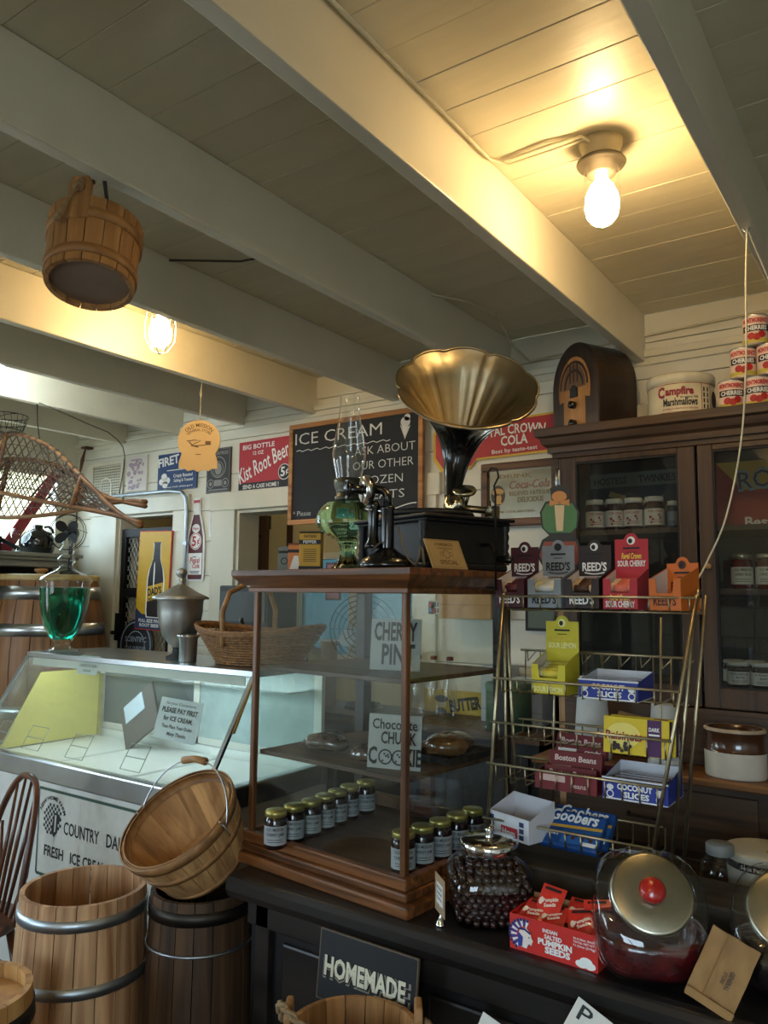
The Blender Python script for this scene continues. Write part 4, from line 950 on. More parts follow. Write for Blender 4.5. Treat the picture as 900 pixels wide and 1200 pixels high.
# dark red candy boxes
RB = '#701a20'
def rbprint(m): 
    m.k = 0; m.text('Boston Baked', .0, .013, .012, bold=.03, wfit=.08, y=-.001); m.quad(-.06,.02,.028,.036,-.001)
tray('red_candy_box', 'dark red open candy tray on the fourth tier', (-.79, yp(1.148)+.002, 1.158), .165, .14, .042, .05, RB, RB, lambda m: (m.quad(-.06,.0,.022,.038), m.text('beans', .035, .012, .012, bold=.02, wfit=.04)), flat('#c9aaa0'), rim=False)
first = None
for k, (dx, dy, dz, r_, lab) in enumerate([(0,.022,.003,0,'lower dark red carton standing in the red candy tray'), (.004,.055,.036,.06,'middle dark red carton leaning in the red candy tray'), (.006,.088,.075,-.05,'top rear dark red carton in the red candy tray')]):
    t = thing('red_carton', lab, 'candy box', (-.79+dx, yp(1.15)+dy, 1.158+dz), r_, 'dark red cartons'); t.rotation_euler = (rad(-18), 0, r_)
    obj('carton', M().box(-.07,.07,0,.024,0,.055), flat('#6a171d'), t, bev=.0015)
    m = M(); m.text('Boston Beans', 0, .030, .014, bold=.03, wfit=.11, y=-.001); m.k = 1; m.quad(-.062,-.01,.008,.017,-.001); m.text('candy', .035, .008, .010, bold=.02, wfit=.045, y=-.001)
    obj('box_print', m, [flat('#d8c2b8'), PAPER], t)
# white open box and blue bags on the lowest tier
def wprint(m):
    m.k = 0
    for x in (-.058, .048):
        for z in (.006, .022, .038): m.quad(x-.008, x+.008, z, z+.012, -.0012)
    m.k = 1; m.quad(-.024,.034,.006,.030,-.0012); m.k = 2; m.text('Hmm', .004, .010, .014, bold=.03, wfit=.045, y=-.002)
tray('white_candy_box', 'white open candy box with navy squares on the lowest tier', (-.940, 1.935, 1.0225), .145, .10, .056, .092, '#d6d6da', '#cfcfd6', wprint, [flat('#25315f'), INKR, INKW], rz=rad(-18))
first = None
for i in range(8):
    loc = (-.925 + random.uniform(-.028,.028), 1.985 + random.uniform(-.022,.022), 1.031 + .008*(i//2))
    if first is None:
        first = thing('wrapped_candy', 'clear wrapped tan candy lying in the white box', 'candy', loc, 0, 'candies in the white box')
        obj('wrapper', M().box(-.03,.03,-.010,.010,-.003,.004), COOK, first, bev=.003); obj('crimp', M().box(-.036,-.03,-.009,.009,-.001,.001).box(.03,.036,-.009,.009,-.001,.001), flat('#33406e'), first)
    else: dup(first, loc, random.uniform(-.5,.5))
NAVY = flat('#164a8c')
for i in range(2):
    t = thing('peanut_candy_bag', ['front blue peanut candy pack lying tilted on the lowest tier', 'rear blue peanut candy pack behind the front one on the lowest tier'][i], 'candy bag', (-.79 + i*.012, yp(1.03)+.006 + i*.035, 1.0225 + i*.004), rad(-4), 'blue peanut candy packs')
    t.rotation_euler = (rad(-44), 0, rad(-4))
    obj('pack', M().box(-.082,.082,0,.022,0,.10), NAVY, t, bev=.006)
    m = M(); m.k = 0; m.poly([(-.078,.048),(.08,.058),(.08,.066),(-.078,.056)], -.001); m.k = 1; m.poly([(-.02,.010),(.08,.016),(.08,.056),(-.02,.046)], -.0012)
    m.k = 2; m.text('Goobers', 0, .070, .030, bold=.03, wfit=.13, y=-.002, shear=.15); m.text('Goobers', -.05, .028, .010, bold=.02, wfit=.04, y=-.002); m.quad(.04,.075,.012,.022,-.002)
    m.k = 3
    for q in range(10): m.disc(-.005+.008*q, .034+.006*math.sin(q*2.2), .006, .005, -.0022-.00004*q, 8)
    obj('print', m, [flat('#d2a13a'), flat('#2c6ab0'), INKW, flat('#5a3218')], t)
# ================================================================ TALL BROWN CABINET
CY = 2.75; CTOP = 2.275
cab = thing('display_cabinet', 'tall brown wooden cabinet with glass doors against the back wall', 'cabinet')
XA, XB = -1.145, 1.0
obj('carcass', M().box(XA, XA+.02, CY+.02, 3.13, 1.10, 2.2).box(XB-.02, XB, CY+.02, 3.13, 1.10, 2.2).box(XA, XB, CY, 3.13, 2.2, 2.22), CABW, cab)
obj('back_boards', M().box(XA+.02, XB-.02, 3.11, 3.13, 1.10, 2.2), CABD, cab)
m = M()
pr = [(0,2.185),(.012,2.185),(.014,2.205),(.028,2.215),(.034,2.232),(.036,2.238),(.05,2.245),(.052,2.272),(.05,2.275)]
for o, z in pr: m.v += [(XA-o, CY-o, z), (XB, CY-o, z), (XB, 3.13, z), (XA-o, 3.13, z)]
for i in range(len(pr)-1):
    for j in range(4): m.f.append((i*4+j, i*4+(j+1)%4, i*4+4+(j+1)%4, i*4+4+j)); m.mi.append(0); m.sm.append(False)
m.f.append(tuple(range(len(pr)*4-4, len(pr)*4))); m.mi.append(0); m.sm.append(False)
obj('cornice', m, CABX, cab)
obj('face_rail', M().box(XA, XB, CY, CY+.02, 2.165, 2.186).box(XA, XA+.024, CY, CY+.02, 1.10, 2.165), CABX, cab, bev=.002)
doors = [(-1.118, -.634, -1.053, -.690), (-.626, -.13, -.578, -.18), (-.122, .38, -.07, .33), (.388, .89, .44, .84)]
for i, (a, b, c, d) in enumerate(doors):
    z0, z1, g0, g1 = 1.296, 2.163, 1.362, 2.143 if i else 2.142
    dr = obj('door', M().box(a, c, CY-.004, CY+.02, z0, z1).box(d, b, CY-.004, CY+.02, z0, z1).box(c, d, CY-.004, CY+.02, z0, g0).box(c, d, CY-.004, CY+.02, g1, z1), CABW, cab, bev=.004)
    obj('pane', M().box(c, d, CY+.008, CY+.011, g0, g1), GLASSC, dr)
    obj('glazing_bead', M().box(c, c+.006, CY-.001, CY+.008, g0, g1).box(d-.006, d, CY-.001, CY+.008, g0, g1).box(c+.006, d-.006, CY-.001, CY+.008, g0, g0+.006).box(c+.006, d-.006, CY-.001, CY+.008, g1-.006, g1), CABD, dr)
    obj('knob', M().rod((a+.028 if i else b-.02, CY-.004, 1.755), (a+.028 if i else b-.02, CY-.012, 1.755), .006).ball((a+.028 if i else b-.02, CY-.018, 1.755), .010), BUCKW, dr)
    if i == 0:
        obj('hinge', M().rod((a-.004, CY-.010, 2.03), (a-.004, CY-.010, 2.125), .006).box(a-.012, a+.006, CY-.007, CY-.004, 2.03, 2.12), STEEL, dr)
for z in (1.893, 1.683, 1.362): obj('shelf', M().box(XA+.02, XB-.02, CY+.03, 3.11, z-.018, z), CABX, cab)
obj('middle_panel', M().box(XA, XB, CY, CY+.02, 1.11, 1.292), CABX, cab, bev=.002)
obj('inset_moulding', M().box(-.60, .86, CY-.008, CY, 1.262, 1.275).box(-.60, -.59, CY-.008, CY, 1.13, 1.262).box(.85, .86, CY-.008, CY, 1.13, 1.262).box(-.60, .86, CY-.008, CY, 1.13, 1.14), CABX, cab)
LEDGE = wood('ledge_wood', '#6a4322', '#a06e3c', .4, 'X', 22, .05)
obj('ledge', M().box(XA-.01, XB, 2.56, 3.13, 1.085, 1.108), LEDGE, cab, bev=.005)
obj('lower_carcass', M().box(XA, XB, 2.60, 3.13, 0.02, 1.085), CABX, cab)
for i in range(3):
    dr = obj('drawer', M().box(-1.12 + i*.70, -.45 + i*.70, 2.585, 2.60, .88, 1.06), CABX, cab, bev=.004)
    obj('drawer_pull', M().tube([(-.83+i*.7, 2.585, .97), (-.83+i*.7, 2.565, .965), (-.73+i*.7, 2.565, .965), (-.73+i*.7, 2.585, .97)], .004, 6), IRON, dr)
    dr = obj('lower_door', M().box(-1.12 + i*.70, -.45 + i*.70, 2.585, 2.60, .06, .86), CABX, cab, bev=.004)
# --- cherry jars behind the left door
CHJ = pbr('cherry_body', '#3a0d12', .12, coat=.6); LABW = flat('#d9d6d0')
deco = [(-.5,.36,.16),(-.25,.30,.13),(.35,.42,.15),(.5,.34,.12),(-.4,.2,.13)]
c0 = None
for i, (x, y, rz) in enumerate([(-1.020,2.855,8),(-.948,2.86,10),(-.877,2.86,-8),(-.802,2.855,6),(-.985,2.95,0),(-.84,2.95,0)]):
    lb = 'white lidded cherry jar, %s behind the left cabinet door' % ['leftmost in front','second in front','third in front','fourth in front','left one in the rear row','right one in the rear row'][i]
    if c0 is None: c0 = jam_jar('cherry_jar', lb, 'cherry jars in the cabinet', (x, y, 1.8935), .0345, .118, LIDW, CHJ, LABW, ('SOUR CHERRY', ''), INKR, deco, rad(rz+15))
    else: dup(c0, (x, y, 1.8935), rad(rz+15), lb)
s0 = None
for i, (x, y) in enumerate([(-.742,2.865),(-.722,2.91)]):
    lb = ['small blue labelled bottle right of the cherry jars', 'rear small blue labelled bottle right of the cherry jars'][i]
    if s0 is None: s0 = jam_jar('small_bottle', lb, 'small bottles in the cabinet', (x, y, 1.8935), .017, .10, LIDW, pbr('blue_bottle', '#2a3346', .2), flat('#7f8ba0'), ('', ''))
    else: dup(s0, (x, y, 1.8935), label=lb)
t = thing('snack_cake_sign', 'dark old snack cake sign standing behind the cherry jars', 'sign', (-.925, 3.02, 1.8935))
obj('card', M().box(-.18,.18,0,.004,0,.245), flat('#262c38'), t)
m = M(); m.k = 0; m.quad(-.17,.17,.185,.24); m.k = 1; m.text('HOSTESS', -.09, .198, .026, bold=.02, wfit=.13, y=-.002); m.text('TWINKIES', .09, .198, .028, bold=.03, wfit=.14, y=-.002)
m.k = 2; m.poly([(-.12,.12),(-.02,.08),(-.02,.10),(-.11,.14)]); m.poly([(.02,.09),(.10,.14),(.12,.15),(.03,.075)]); m.disc(-.01,.11,.016,.03); m.k = 3; m.text('10¢', .13, .08, .03, bold=.02, wfit=.05, y=-.002); m.poly([(-.10,.15),(-.03,.13),(-.03,.15),(-.09,.17)],-.0012)
inks(t, m, [flat('#6f7468'), flat('#2a2320'), flat('#8c948c'), flat('#b79a62')], 'print')
# --- behind the second door
t = thing('cola_sign', 'red and yellow cola sign standing in the second cabinet section', 'sign', (-.43, 2.98, 1.894), rot=(rad(-5), 0, 0))
obj('board', M().box(-.19,.20,0,.004,0,.245), flat('#9c2a26'), t)
m = M(); m.k = 0; m.poly([(-.19,.245),(-.10,.14),(.20,.14),(.20,.245)]); m.k = 1; m.text('ROYAL', .02, .148, .07, bold=.05, wfit=.27, y=-.0015, rot=rad(4)); m.k = 2; m.text('ROYAL', .018, .152, .062, bold=.0, wfit=.26, y=-.003, rot=rad(4)); m.k = 3; m.text('Best', -.05, .008, .034, bold=.03, wfit=.09, y=-.002)
m.disc(.06,.10,.03,.04); m.quad(.05,.09,.03,.085,-.002)
inks(t, m, [flat('#c79a3a'), flat('#8aa3b4'), flat('#5b3a36'), INKW], 'print')
SALS = pbr('salsa', '#5a1010', .12, coat=.6)
c1 = None
for i, x in enumerate((-.515, -.440, -.365)):
    lb = 'red salsa jar, %s on the middle shelf of the second cabinet section' % ['leftmost','second','third'][i]
    if c1 is None: c1 = jam_jar('salsa_jar', lb, 'salsa jars in the cabinet', (x, 2.84, 1.6835), .034, .115, pbr('lid_silver', '#c9c4a8', .3, .8), SALS, LABW, ('OLD MISSION', 'CHERRY SALSA'), INKB, None, rad(15))
    else: dup(c1, (x, 2.84, 1.6835), label=lb)
c2 = None
for i, (x, y) in enumerate([(-.535,2.83),(-.462,2.83),(-.388,2.83),(-.565,2.91),(-.498,2.905),(-.425,2.905)]):
    lb = 'dark jam jar with white lid on the bottom shelf, %s' % ['leftmost in front','second in front','third in front','leftmost in the rear row','second in the rear row','third in the rear row'][i]
    if c2 is None: c2 = jam_jar('preserve_jar', lb, 'jam jars on the bottom cabinet shelf', (x, y, 1.3625), .035, .082, LIDW, JAM, LABW, ('Cherry', 'Jam'), INKB, None, rad(15))
    else: dup(c2, (x, y, 1.3625), label=lb)
t = thing('red_book', 'dark red box standing at the right of the cabinet shelf', 'box', (-.385, 3.0, 1.3625)); obj('carton', M().box(-.07,.07,0,.05,0,.26), flat('#6a2528'), t); obj('spine', M().box(-.072,-.07,.005,.045,0,.255), flat('#4f1a1d'), t)
# --- crock on the ledge
t = thing('stoneware_crock', 'brown and white oval stoneware crock on the cabinet ledge', 'crock', (-.520, 2.655, 1.1085))
sx = M(); sx.T = Matrix.Diagonal((1, .82, 1, 1))
sx.lathe([(.001,.001),(.086,.001),(.089,.006),(.0895,.078)], 36); lo = obj('lower_glaze', sx, pbr('crock_white', '#cbc2b2', .35), t)
sx = M(); sx.T = Matrix.Diagonal((1, .82, 1, 1))
sx.lathe([(.0895,.078),(.085,.084),(.084,.125),(.088,.132),(.09,.142),(.086,.148),(.078,.146),(.076,.12),(.076,.03),(.001,.03)], 36); obj('upper_glaze', sx, pbr('crock_brown', '#4a2c1a', .2, coat=.6), t)
sx = M(); sx.T = Matrix.Diagonal((1, .82, 1, 1)); sx.lathe([(.0895,.138),(.0905,.143),(.087,.1485),(.080,.1475)], 36); obj('rim', sx, pbr('crock_rim', '#a8937a', .3), t)
for x, y, r_, hgt, lb in ((-.975, 2.665, .062, .27, 'left tall stack of pale cups behind the wire rack'), (-.735, 2.665, .052, .20, 'right tall stack of pale cups behind the wire rack')):
    t = thing('cup_stack', lb, 'cups', (x, y, 1.1085)); CUPM = flat('#c3ccd2')
    obj('cup', M().lathe([(.001,hgt),(r_*.72,hgt),(r_*.74,hgt-.004),(r_,.03)], 28), CUPM, t)
    obj('cup_rim', M().lathe([(r_,.03),(r_*1.04,.028),(r_*1.04,0),(r_*.9,0)], 28), CUPM, t)
    obj('cup_edge', M().lathe([(r_*1.0,.045),(r_*1.03,.042),(r_*1.0,.034)], 28), CUPM, t)
# --- on top of the cabinet
RADW = wood('radio_wood', '#1f1511', '#3a281e', .35, 'Z', 20, .05, coat=.3); RADO = wood('radio_front', '#8a5a2c', '#c08a4c', .35, 'Z', 26, .05, coat=.3)
t = thing('cathedral_radio', 'dark cathedral radio with orange wood front on the cabinet', 'radio', (-1.055, 2.945, CTOP), rad(-27)); t.scale = (1, 1, 1.15)
hw, hz = .130, .125
arch = [(-hw,0),(hw,0)] + [(hw*math.cos(a)*1.0, .160 + .155*math.sin(a)) for a in [PI*i/20 for i in range(21)]]
obj('body', M().prism(arch, -.09, .11), RADW, t, bev=.006)
inn = [(-.06,.012),(.06,.012),(.06,.12)] + [(.088*math.cos(a), .15 + .115*math.sin(a)) for a in [rad(-18)+ (PI+rad(36))*i/18 for i in range(19)]] + [(-.06,.12)]
obj('front_veneer', M().prism(inn, -.093, -.09), RADO, t)
m = M()
for r_ in (.075, .05): m.stroke([(r_*math.cos(PI*i/14), .16 + r_*1.15*math.sin(PI*i/14)) for i in range(15)], .010, -.0945)
for x in (-.02, 0, .02): m.quad(x-.004, x+.004, .175, .24, -.0945)
obj('grille_fretwork', m, RADW, t)
obj('grille_cloth', M().poly([(.066*math.cos(PI*i/14), .155 + .085*math.sin(PI*i/14)) for i in range(15)], -.0938), flat('#6a4a2c'), t)
obj('dial', M().prism([(-.02,.125),(.02,.125),(.02,.155),(.0,.168),(-.02,.155)], -.098, -.093), BLACKM, t)
for z in (.098, .035): obj('knob', M().rod((0,-.093,z),(0,-.115,z),.013, 14), BLACK, t)
t = thing('radio_box', 'plain pale cardboard box behind the radio', 'box', (-.835, 3.04, CTOP)); obj('carton', M().box(-.07,.07,-.06,.06,0,.11), flat('#b0a58a'), t); obj('flap', M().box(-.07,.07,-.001,.001,.11,.1105), flat('#9a8f76'), t)
t = thing('marshmallow_tin', 'large round cream marshmallow tin with red lettering on the cabinet', 'tin', (-.700, 2.86, CTOP))
TINC = pbr('tin_cream', '#d6cfb6', .3)
obj('tin_body', M().lathe([(.001,0),(.112,0),(.113,.004),(.112,.008),(.112,.125),(.001,.125)], 48), TINC, t)
obj('tin_lid', M().lathe([(.112,.118),(.1155,.119),(.1155,.148),(.112,.153),(.108,.150),(.001,.150)], 48), pbr('tin_lid', '#cfc8b0', .35), t)
m = M(); R_ = .1125
def ct(s, xx, z, h, w, k, b=.02): m.k = k; m.text(s, xx, z, h, y=-.001, bold=b, wfit=w, cyl=R_)
xo = .045
ct('C', xo-.085, .068, .036, .026, 0, .05); ct('ampfire', xo-.022, .074, .026, .095, 0, .05); ct('Marshmallows', xo-.02, .036, .026, .115, 1, .03); ct('the original 1900', xo+.01, .060, .008, .06, 1, .01); ct('for toasting, for desserts and for dainty dishes', xo-.02, .022, .007, .12, 0, .01)
m.k = 0; m.patch(R_+.0006, -2.6, 2.6, .112, .114, 40); m.patch(R_+.0006, -2.6, 2.6, .012, .014, 40)
for xx in (.098, .138): m.patch(R_+.0006, xx/R_, (xx+.002)/R_, .014, .112, 1)
m.k = 1
for i in range(4):
    for j in range(2): m.patch(R_+.0006, (.106+j*.016)/R_, (.112+j*.016)/R_, .025+i*.02, .040+i*.02, 1)
m.T = Matrix.Rotation(.16/R_, 4, 'Z'); m.disc(0, .06, .02, .03, -R_-.003); m.T = None
obj('tin_print', m, [flat('#8f2233'), flat('#2a2320')], t)
# cherry cans, stacked in a pyramid
CANB = pbr('can_tin', '#b9b2a4', .3, .9); CANL = flat('#e6c8b6')
def cherry_can(loc, label):
    t = thing('cherry_can', label, 'can', loc, rad(14), 'cans of cherries')
    r = .0405
    obj('can_body', M().lathe([(.001,0),(r,0),(r+.001,.002),(r,.004),(r,.1),(r+.001,.102),(r,.104),(r-.003,.103),(r-.004,.100),(.001,.100)], 28), CANB, t)
    obj('label', M().patch(r+.0006, -PI*.98, PI*.98, .006, .098, 28), CANL, t)
    m = M(); m.k = 0; m.patch(r+.0012, -1.1, 1.1, .046, .068, 10); m.k = 1; m.text('MONTMORENCY', 0, .076, .014, y=-.002, bold=.05, wfit=.085, cyl=r)
    m.k = 2; m.text('CHERRIES', 0, .050, .014, y=-.0026, bold=.04, wfit=.07, cyl=r); m.k = 4; m.patch(r+.0012, -1.3, 1.3, .008, .022, 10); m.k = 3
    for (a, z) in ((-.35,.03),(.05,.026),(.42,.034)): 
        m.T = Matrix.Rotation(a, 4, 'Z'); m.disc(0, z, .012, .012, -r-.0022, 14); m.T = None
    obj('can_print', m, [INKB, flat('#c0392f'), INKW, flat('#b3241f'), flat('#c9b94a')], t)
    return t
cc = cherry_can((-.521, 2.80, CTOP+.0005), 'cherry can, left one of the bottom row of the pyramid')
for loc, lb in [((-.438,2.80,CTOP+.0005), 'cherry can, second of the bottom row of the pyramid'), ((-.355,2.80,CTOP+.0005), 'cherry can, third of the bottom row of the pyramid'),
                ((-.480,2.80,CTOP+.105), 'cherry can, left one of the middle row of the pyramid'), ((-.396,2.80,CTOP+.105), 'cherry can, right one of the middle row of the pyramid'), ((-.438,2.80,CTOP+.2095), 'cherry can alone at the top of the pyramid')]:
    dup(cc, loc, rad(10), lb)
# painted figure standing on the rack's rear, generic shapes only
t = thing('painted_cutout', 'flat painted wooden figure with green jacket behind the grey candy box', 'cutout', (-.868, 2.135, 1.738), rad(22))
GRN = flat('#4c7a48'); 
obj('board', M().prism([(-.05,0),(.05,0),(.066,.03),(.05,.075),(.03,.088),(.05,.11),(.056,.155),(.04,.185),(.022,.19),(.026,.225),(.0,.235),(-.026,.225),(-.022,.19),(-.04,.185),(-.056,.155),(-.05,.11),(-.03,.088),(-.05,.075),(-.066,.03)], 0, .006), flat('#2c2a22'), t)
m = M(); m.k = 0; m.poly([(-.046,.11),(-.03,.095),(.03,.095),(.046,.11),(.05,.155),(.036,.18),(-.036,.18),(-.05,.155)])
m.k = 1; m.poly([(-.046,.004),(.046,.004),(.058,.03),(.044,.07),(-.044,.07),(-.058,.03)]); m.k = 2; m.poly([(-.009,.10),(.009,.10),(.014,.175),(-.014,.175)], -.002); m.k = 3; m.disc(0,.200,.021,.016,-.002); m.poly([(-.028,.172),(-.028,.192),(0,.182),(.028,.192),(.028,.172),(0,.180)], -.003)
inks(t, m, [GRN, flat('#9a4a32'), flat('#d8c09a'), flat('#c98a4a')], 'paint')
obj('prop', M().box(-.008,.008,.006,.020,-.857,.10), BUCKW, t)
# pull string
t = thing('pull_string', 'long pale string hanging from the right beam in front of the cabinet', 'string')
obj('cord', M().tube(spl([Vector(v) for v in [(-.342,2.12,2.598),(-.352,2.13,2.45),(-.362,2.15,2.25),(-.385,2.17,2.05),(-.425,2.16,1.86),(-.468,2.14,1.75),(-.490,2.10,1.69),(-.482,2.03,1.67)]], 6), .0026, 6), STRING, t)
obj('side_cord', M().tube([(-.342,2.12,2.598),(-.33,2.14,2.56),(-.30,2.17,2.46),(-.27,2.2,2.3)], .0022, 6), STRING, t); obj('staple', M().tube([(-.352,2.12,2.60),(-.345,2.12,2.59),(-.335,2.12,2.60)], .003, 6), GALV, t)
# ================================================================ JARS AND BOXES ON THE COUNTER
def squircle(profile, n=40, p=4.0):
    # rounded square cross-sections: (half width, z)
    m = M(); vs = []
    for r, z, q in profile:
        for i in range(n):
            a = 2*PI*i/n; c_, s_ = math.cos(a), math.sin(a); k = (abs(c_)**q + abs(s_)**q)**(-1/q)
            vs.append((r*k*c_, r*k*s_, z))
    m.add(vs, [(j*n+i, j*n+(i+1)%n, (j+1)*n+(i+1)%n, (j+1)*n+i) for j in range(len(profile)-1) for i in range(n)] + [tuple(range(n))[::-1]], True)
    return m
BJ = (-.918, 1.785, CTZ)
t = thing('candy_jar', 'square glass jar of chocolate balls with chrome lid on the counter', 'jar', BJ, rad(35))
obj('glass', squircle([(.080,.0,4),(.090,.004,4),(.095,.02,4),(.102,.055,4.2),(.104,.085,4.2),(.100,.112,4),(.084,.134,3),(.064,.146,2),(.062,.156,2)]), GLASSJ, t)
obj('lid', M().lathe([(.066,.152),(.070,.154),(.071,.176),(.066,.182),(.03,.186),(.001,.187)], 36), CHROME, t)
obj('lid_knob', M().lathe([(.010,.186),(.008,.192),(.011,.204),(.008,.210),(.001,.211)], 16), CHROME, t)
CHOC = pbr('chocolate', '#3a201b', .22, var=.3, scale=20, coat=.5, rnd=0)
m = M(); random.seed(3); rb = .0092; lv = 0; z = .012
while z < .138:
    hw_ = .080 + .016*min(1, z/.06) if z < .10 else .094 - (z-.10)*.75
    n_ = int(hw_*2/(rb*1.98)); o_ = (lv % 2)*rb
    for i in range(n_+1):
        for j in range(n_+1):
            x = -hw_ + rb + i*rb*1.98 + o_*.9; y = -hw_ + rb + j*rb*1.98 + o_*.9
            q = (abs(x)**4 + abs(y)**4)**.25
            if q > hw_ - rb*.6 or (q < hw_ - .040 and z < .115): continue
            m.ball((x + random.uniform(-.0015,.0015), y + random.uniform(-.0015,.0015), z + random.uniform(-.002,.002)), rb, 6)
    z += rb*1.5; lv += 1
o = obj('chocolate_balls', m, CHOC, None, BJ, (0,0,rad(35)), kind='stuff'); tag(o, 'dark chocolate balls filling the square glass jar', 'candy')
# pumpkin seed box
PR = '#c8281f'; PRM = flat(PR)
t = thing('pumpkin_seed_box', 'red cardboard box of pumpkin seed packets on the counter edge', 'candy box', (-.704, 1.660, CTZ), rad(-2))
def pk(m):
    m.k = 0; m.text('INDIAN', -.005, .052, .0075, bold=.03, wfit=.034, y=-.001); m.text('SALTED', .002, .040, .0085, bold=.03, wfit=.040, y=-.001)
    m.text('PUMPKIN', .006, .026, .0115, bold=.05, wfit=.078, y=-.001); m.text('SEEDS', .012, .011, .0125, bold=.05, wfit=.058, y=-.001)
    for i, s in enumerate(('36-0.56oz. BAGS', 'TOTAL NET WT.', '11.23oz (319g)')): m.text(s, .072, .056-i*.007, .0042, bold=.02, wfit=.048, y=-.001)
    m.disc(.066,.010,.014,.008,-.001,12); m.disc(.084,.010,.013,.008,-.0012,12); m.disc(.076,.017,.014,.008,-.0014,12)
    # profile head with a feathered headdress
    for i in range(13):
        a = rad(75 + i*13.5); x0, z0 = -.066, .034; r1, r2 = .017, .036
        m.k = 0 if i % 2 == 0 else 1
        m.poly([(x0+r1*math.cos(a-.09), z0+r1*math.sin(a-.09)), (x0+r2*math.cos(a-.10), z0+r2*math.sin(a-.10)*.92), (x0+r2*1.05*math.cos(a), z0+r2*math.sin(a)*.97), (x0+r2*math.cos(a+.10), z0+r2*math.sin(a+.10)*.92), (x0+r1*math.cos(a+.09), z0+r1*math.sin(a+.09))], -.0011)
        m.k = 2; m.disc(x0+r2*.95*math.cos(a), z0+r2*.88*math.sin(a), .0035, .0035, -.0014, 8)
    m.k = 3; m.poly([(-.078,.010),(-.060,.008),(-.056,.016),(-.048,.017),(-.047,.022),(-.044,.026),(-.048,.032),(-.050,.042),(-.060,.050),(-.074,.048),(-.080,.034)], -.0018)
    m.k = 2; m.stroke([(-.078,.046),(-.064,.047),(-.050,.040)], .0045, -.0022); m.k = 1; m.poly([(-.080,.010),(-.070,.010),(-.068,.030),(-.080,.040)], -.0022)
    m.k = 2; m.stroke([(-.056,.016),(-.050,.0185)], .0015, -.0026); m.disc(-.0535,.032,.0018,.0018,-.0026,6)
h = .101; e = .002
obj('front_panel', M().box(-h,h,0,e,0,.073), PRM, t); obj('back_panel', M().box(-h,h,.123,.125,0,.082), KRAFT, t); obj('base', M().box(-h,h,e,.123,0,e), KRAFT, t)
for s in (-1, 1):
    lo, hi = (h-e, h) if s > 0 else (-h, -h+e)
    obj('side_panel', M().box(lo,hi,e,.123,0,.074), PRM, t)
m = M(); pk(m); obj('box_print', m, [INKW, flat('#2a3f8f'), flat('#1c2460'), flat('#e8d9d0')], t)
PKM = pbr('seed_packet', '#d8352a', .3, var=.15, scale=30, bump=.35, bscale=70, coat=.4)
for i, (x, y, z, rx, ry, rz, lb) in enumerate([(-.066,.035,.062,-68,6,-8,'red seed packet at the front left of the box'), (-.018,.038,.060,-70,-4,6,'red seed packet at the front middle of the box'), (.052,.035,.062,-58,-10,14,'red seed packet at the front right of the box'),
        (-.036,.062,.078,-40,4,-6,'red seed packet standing highest at the rear left of the box'), (.030,.075,.070,-62,2,4,'red seed packet at the rear middle of the box'), (.078,.070,.074,-52,-6,20,'red seed packet standing at the rear right of the box')]):
    k = thing('seed_packet', lb, 'packet', (-.704+x, 1.660+y, CTZ+z), 0, 'seed packets'); k.rotation_euler = (rad(rx), rad(ry), rad(rz))
    vs = []; 
    for iz in range(7):
        for ix in range(6):
            u, v = ix/5, iz/6; b_ = .006*math.sin(PI*u)*math.sin(PI*v); vs.append(((u-.5)*.058, -b_, (v-.3)*.072))
    for iz in range(7):
        for ix in range(6):
            u, v = ix/5, iz/6; b_ = .006*math.sin(PI*u)*math.sin(PI*v)+.0006; vs.append(((u-.5)*.058, b_, (v-.3)*.072))
    m = M(); m.add(vs, [(a*6+b, a*6+b+1, (a+1)*6+b+1, (a+1)*6+b) for a in range(6) for b in range(5)] + [(42+a*6+b, 42+(a+1)*6+b, 42+(a+1)*6+b+1, 42+a*6+b+1) for a in range(6) for b in range(5)], True)
    obj('pouch', m, PKM, k)
    m = M(); m.k = 0; m.text('Pumpkin', .004, .014, .008, bold=.04, wfit=.036, y=-.0068, rot=rad(20)); m.text('Seeds', .006, .003, .008, bold=.04, wfit=.028, y=-.0068, rot=rad(20)); m.disc(-.018,.010,.005,.009,-.0066,8); m.k = 1; m.quad(-.02,.02,.038,.044,-.0045)
    obj('print', m, [flat('#f0dcc8'), INKB], k)
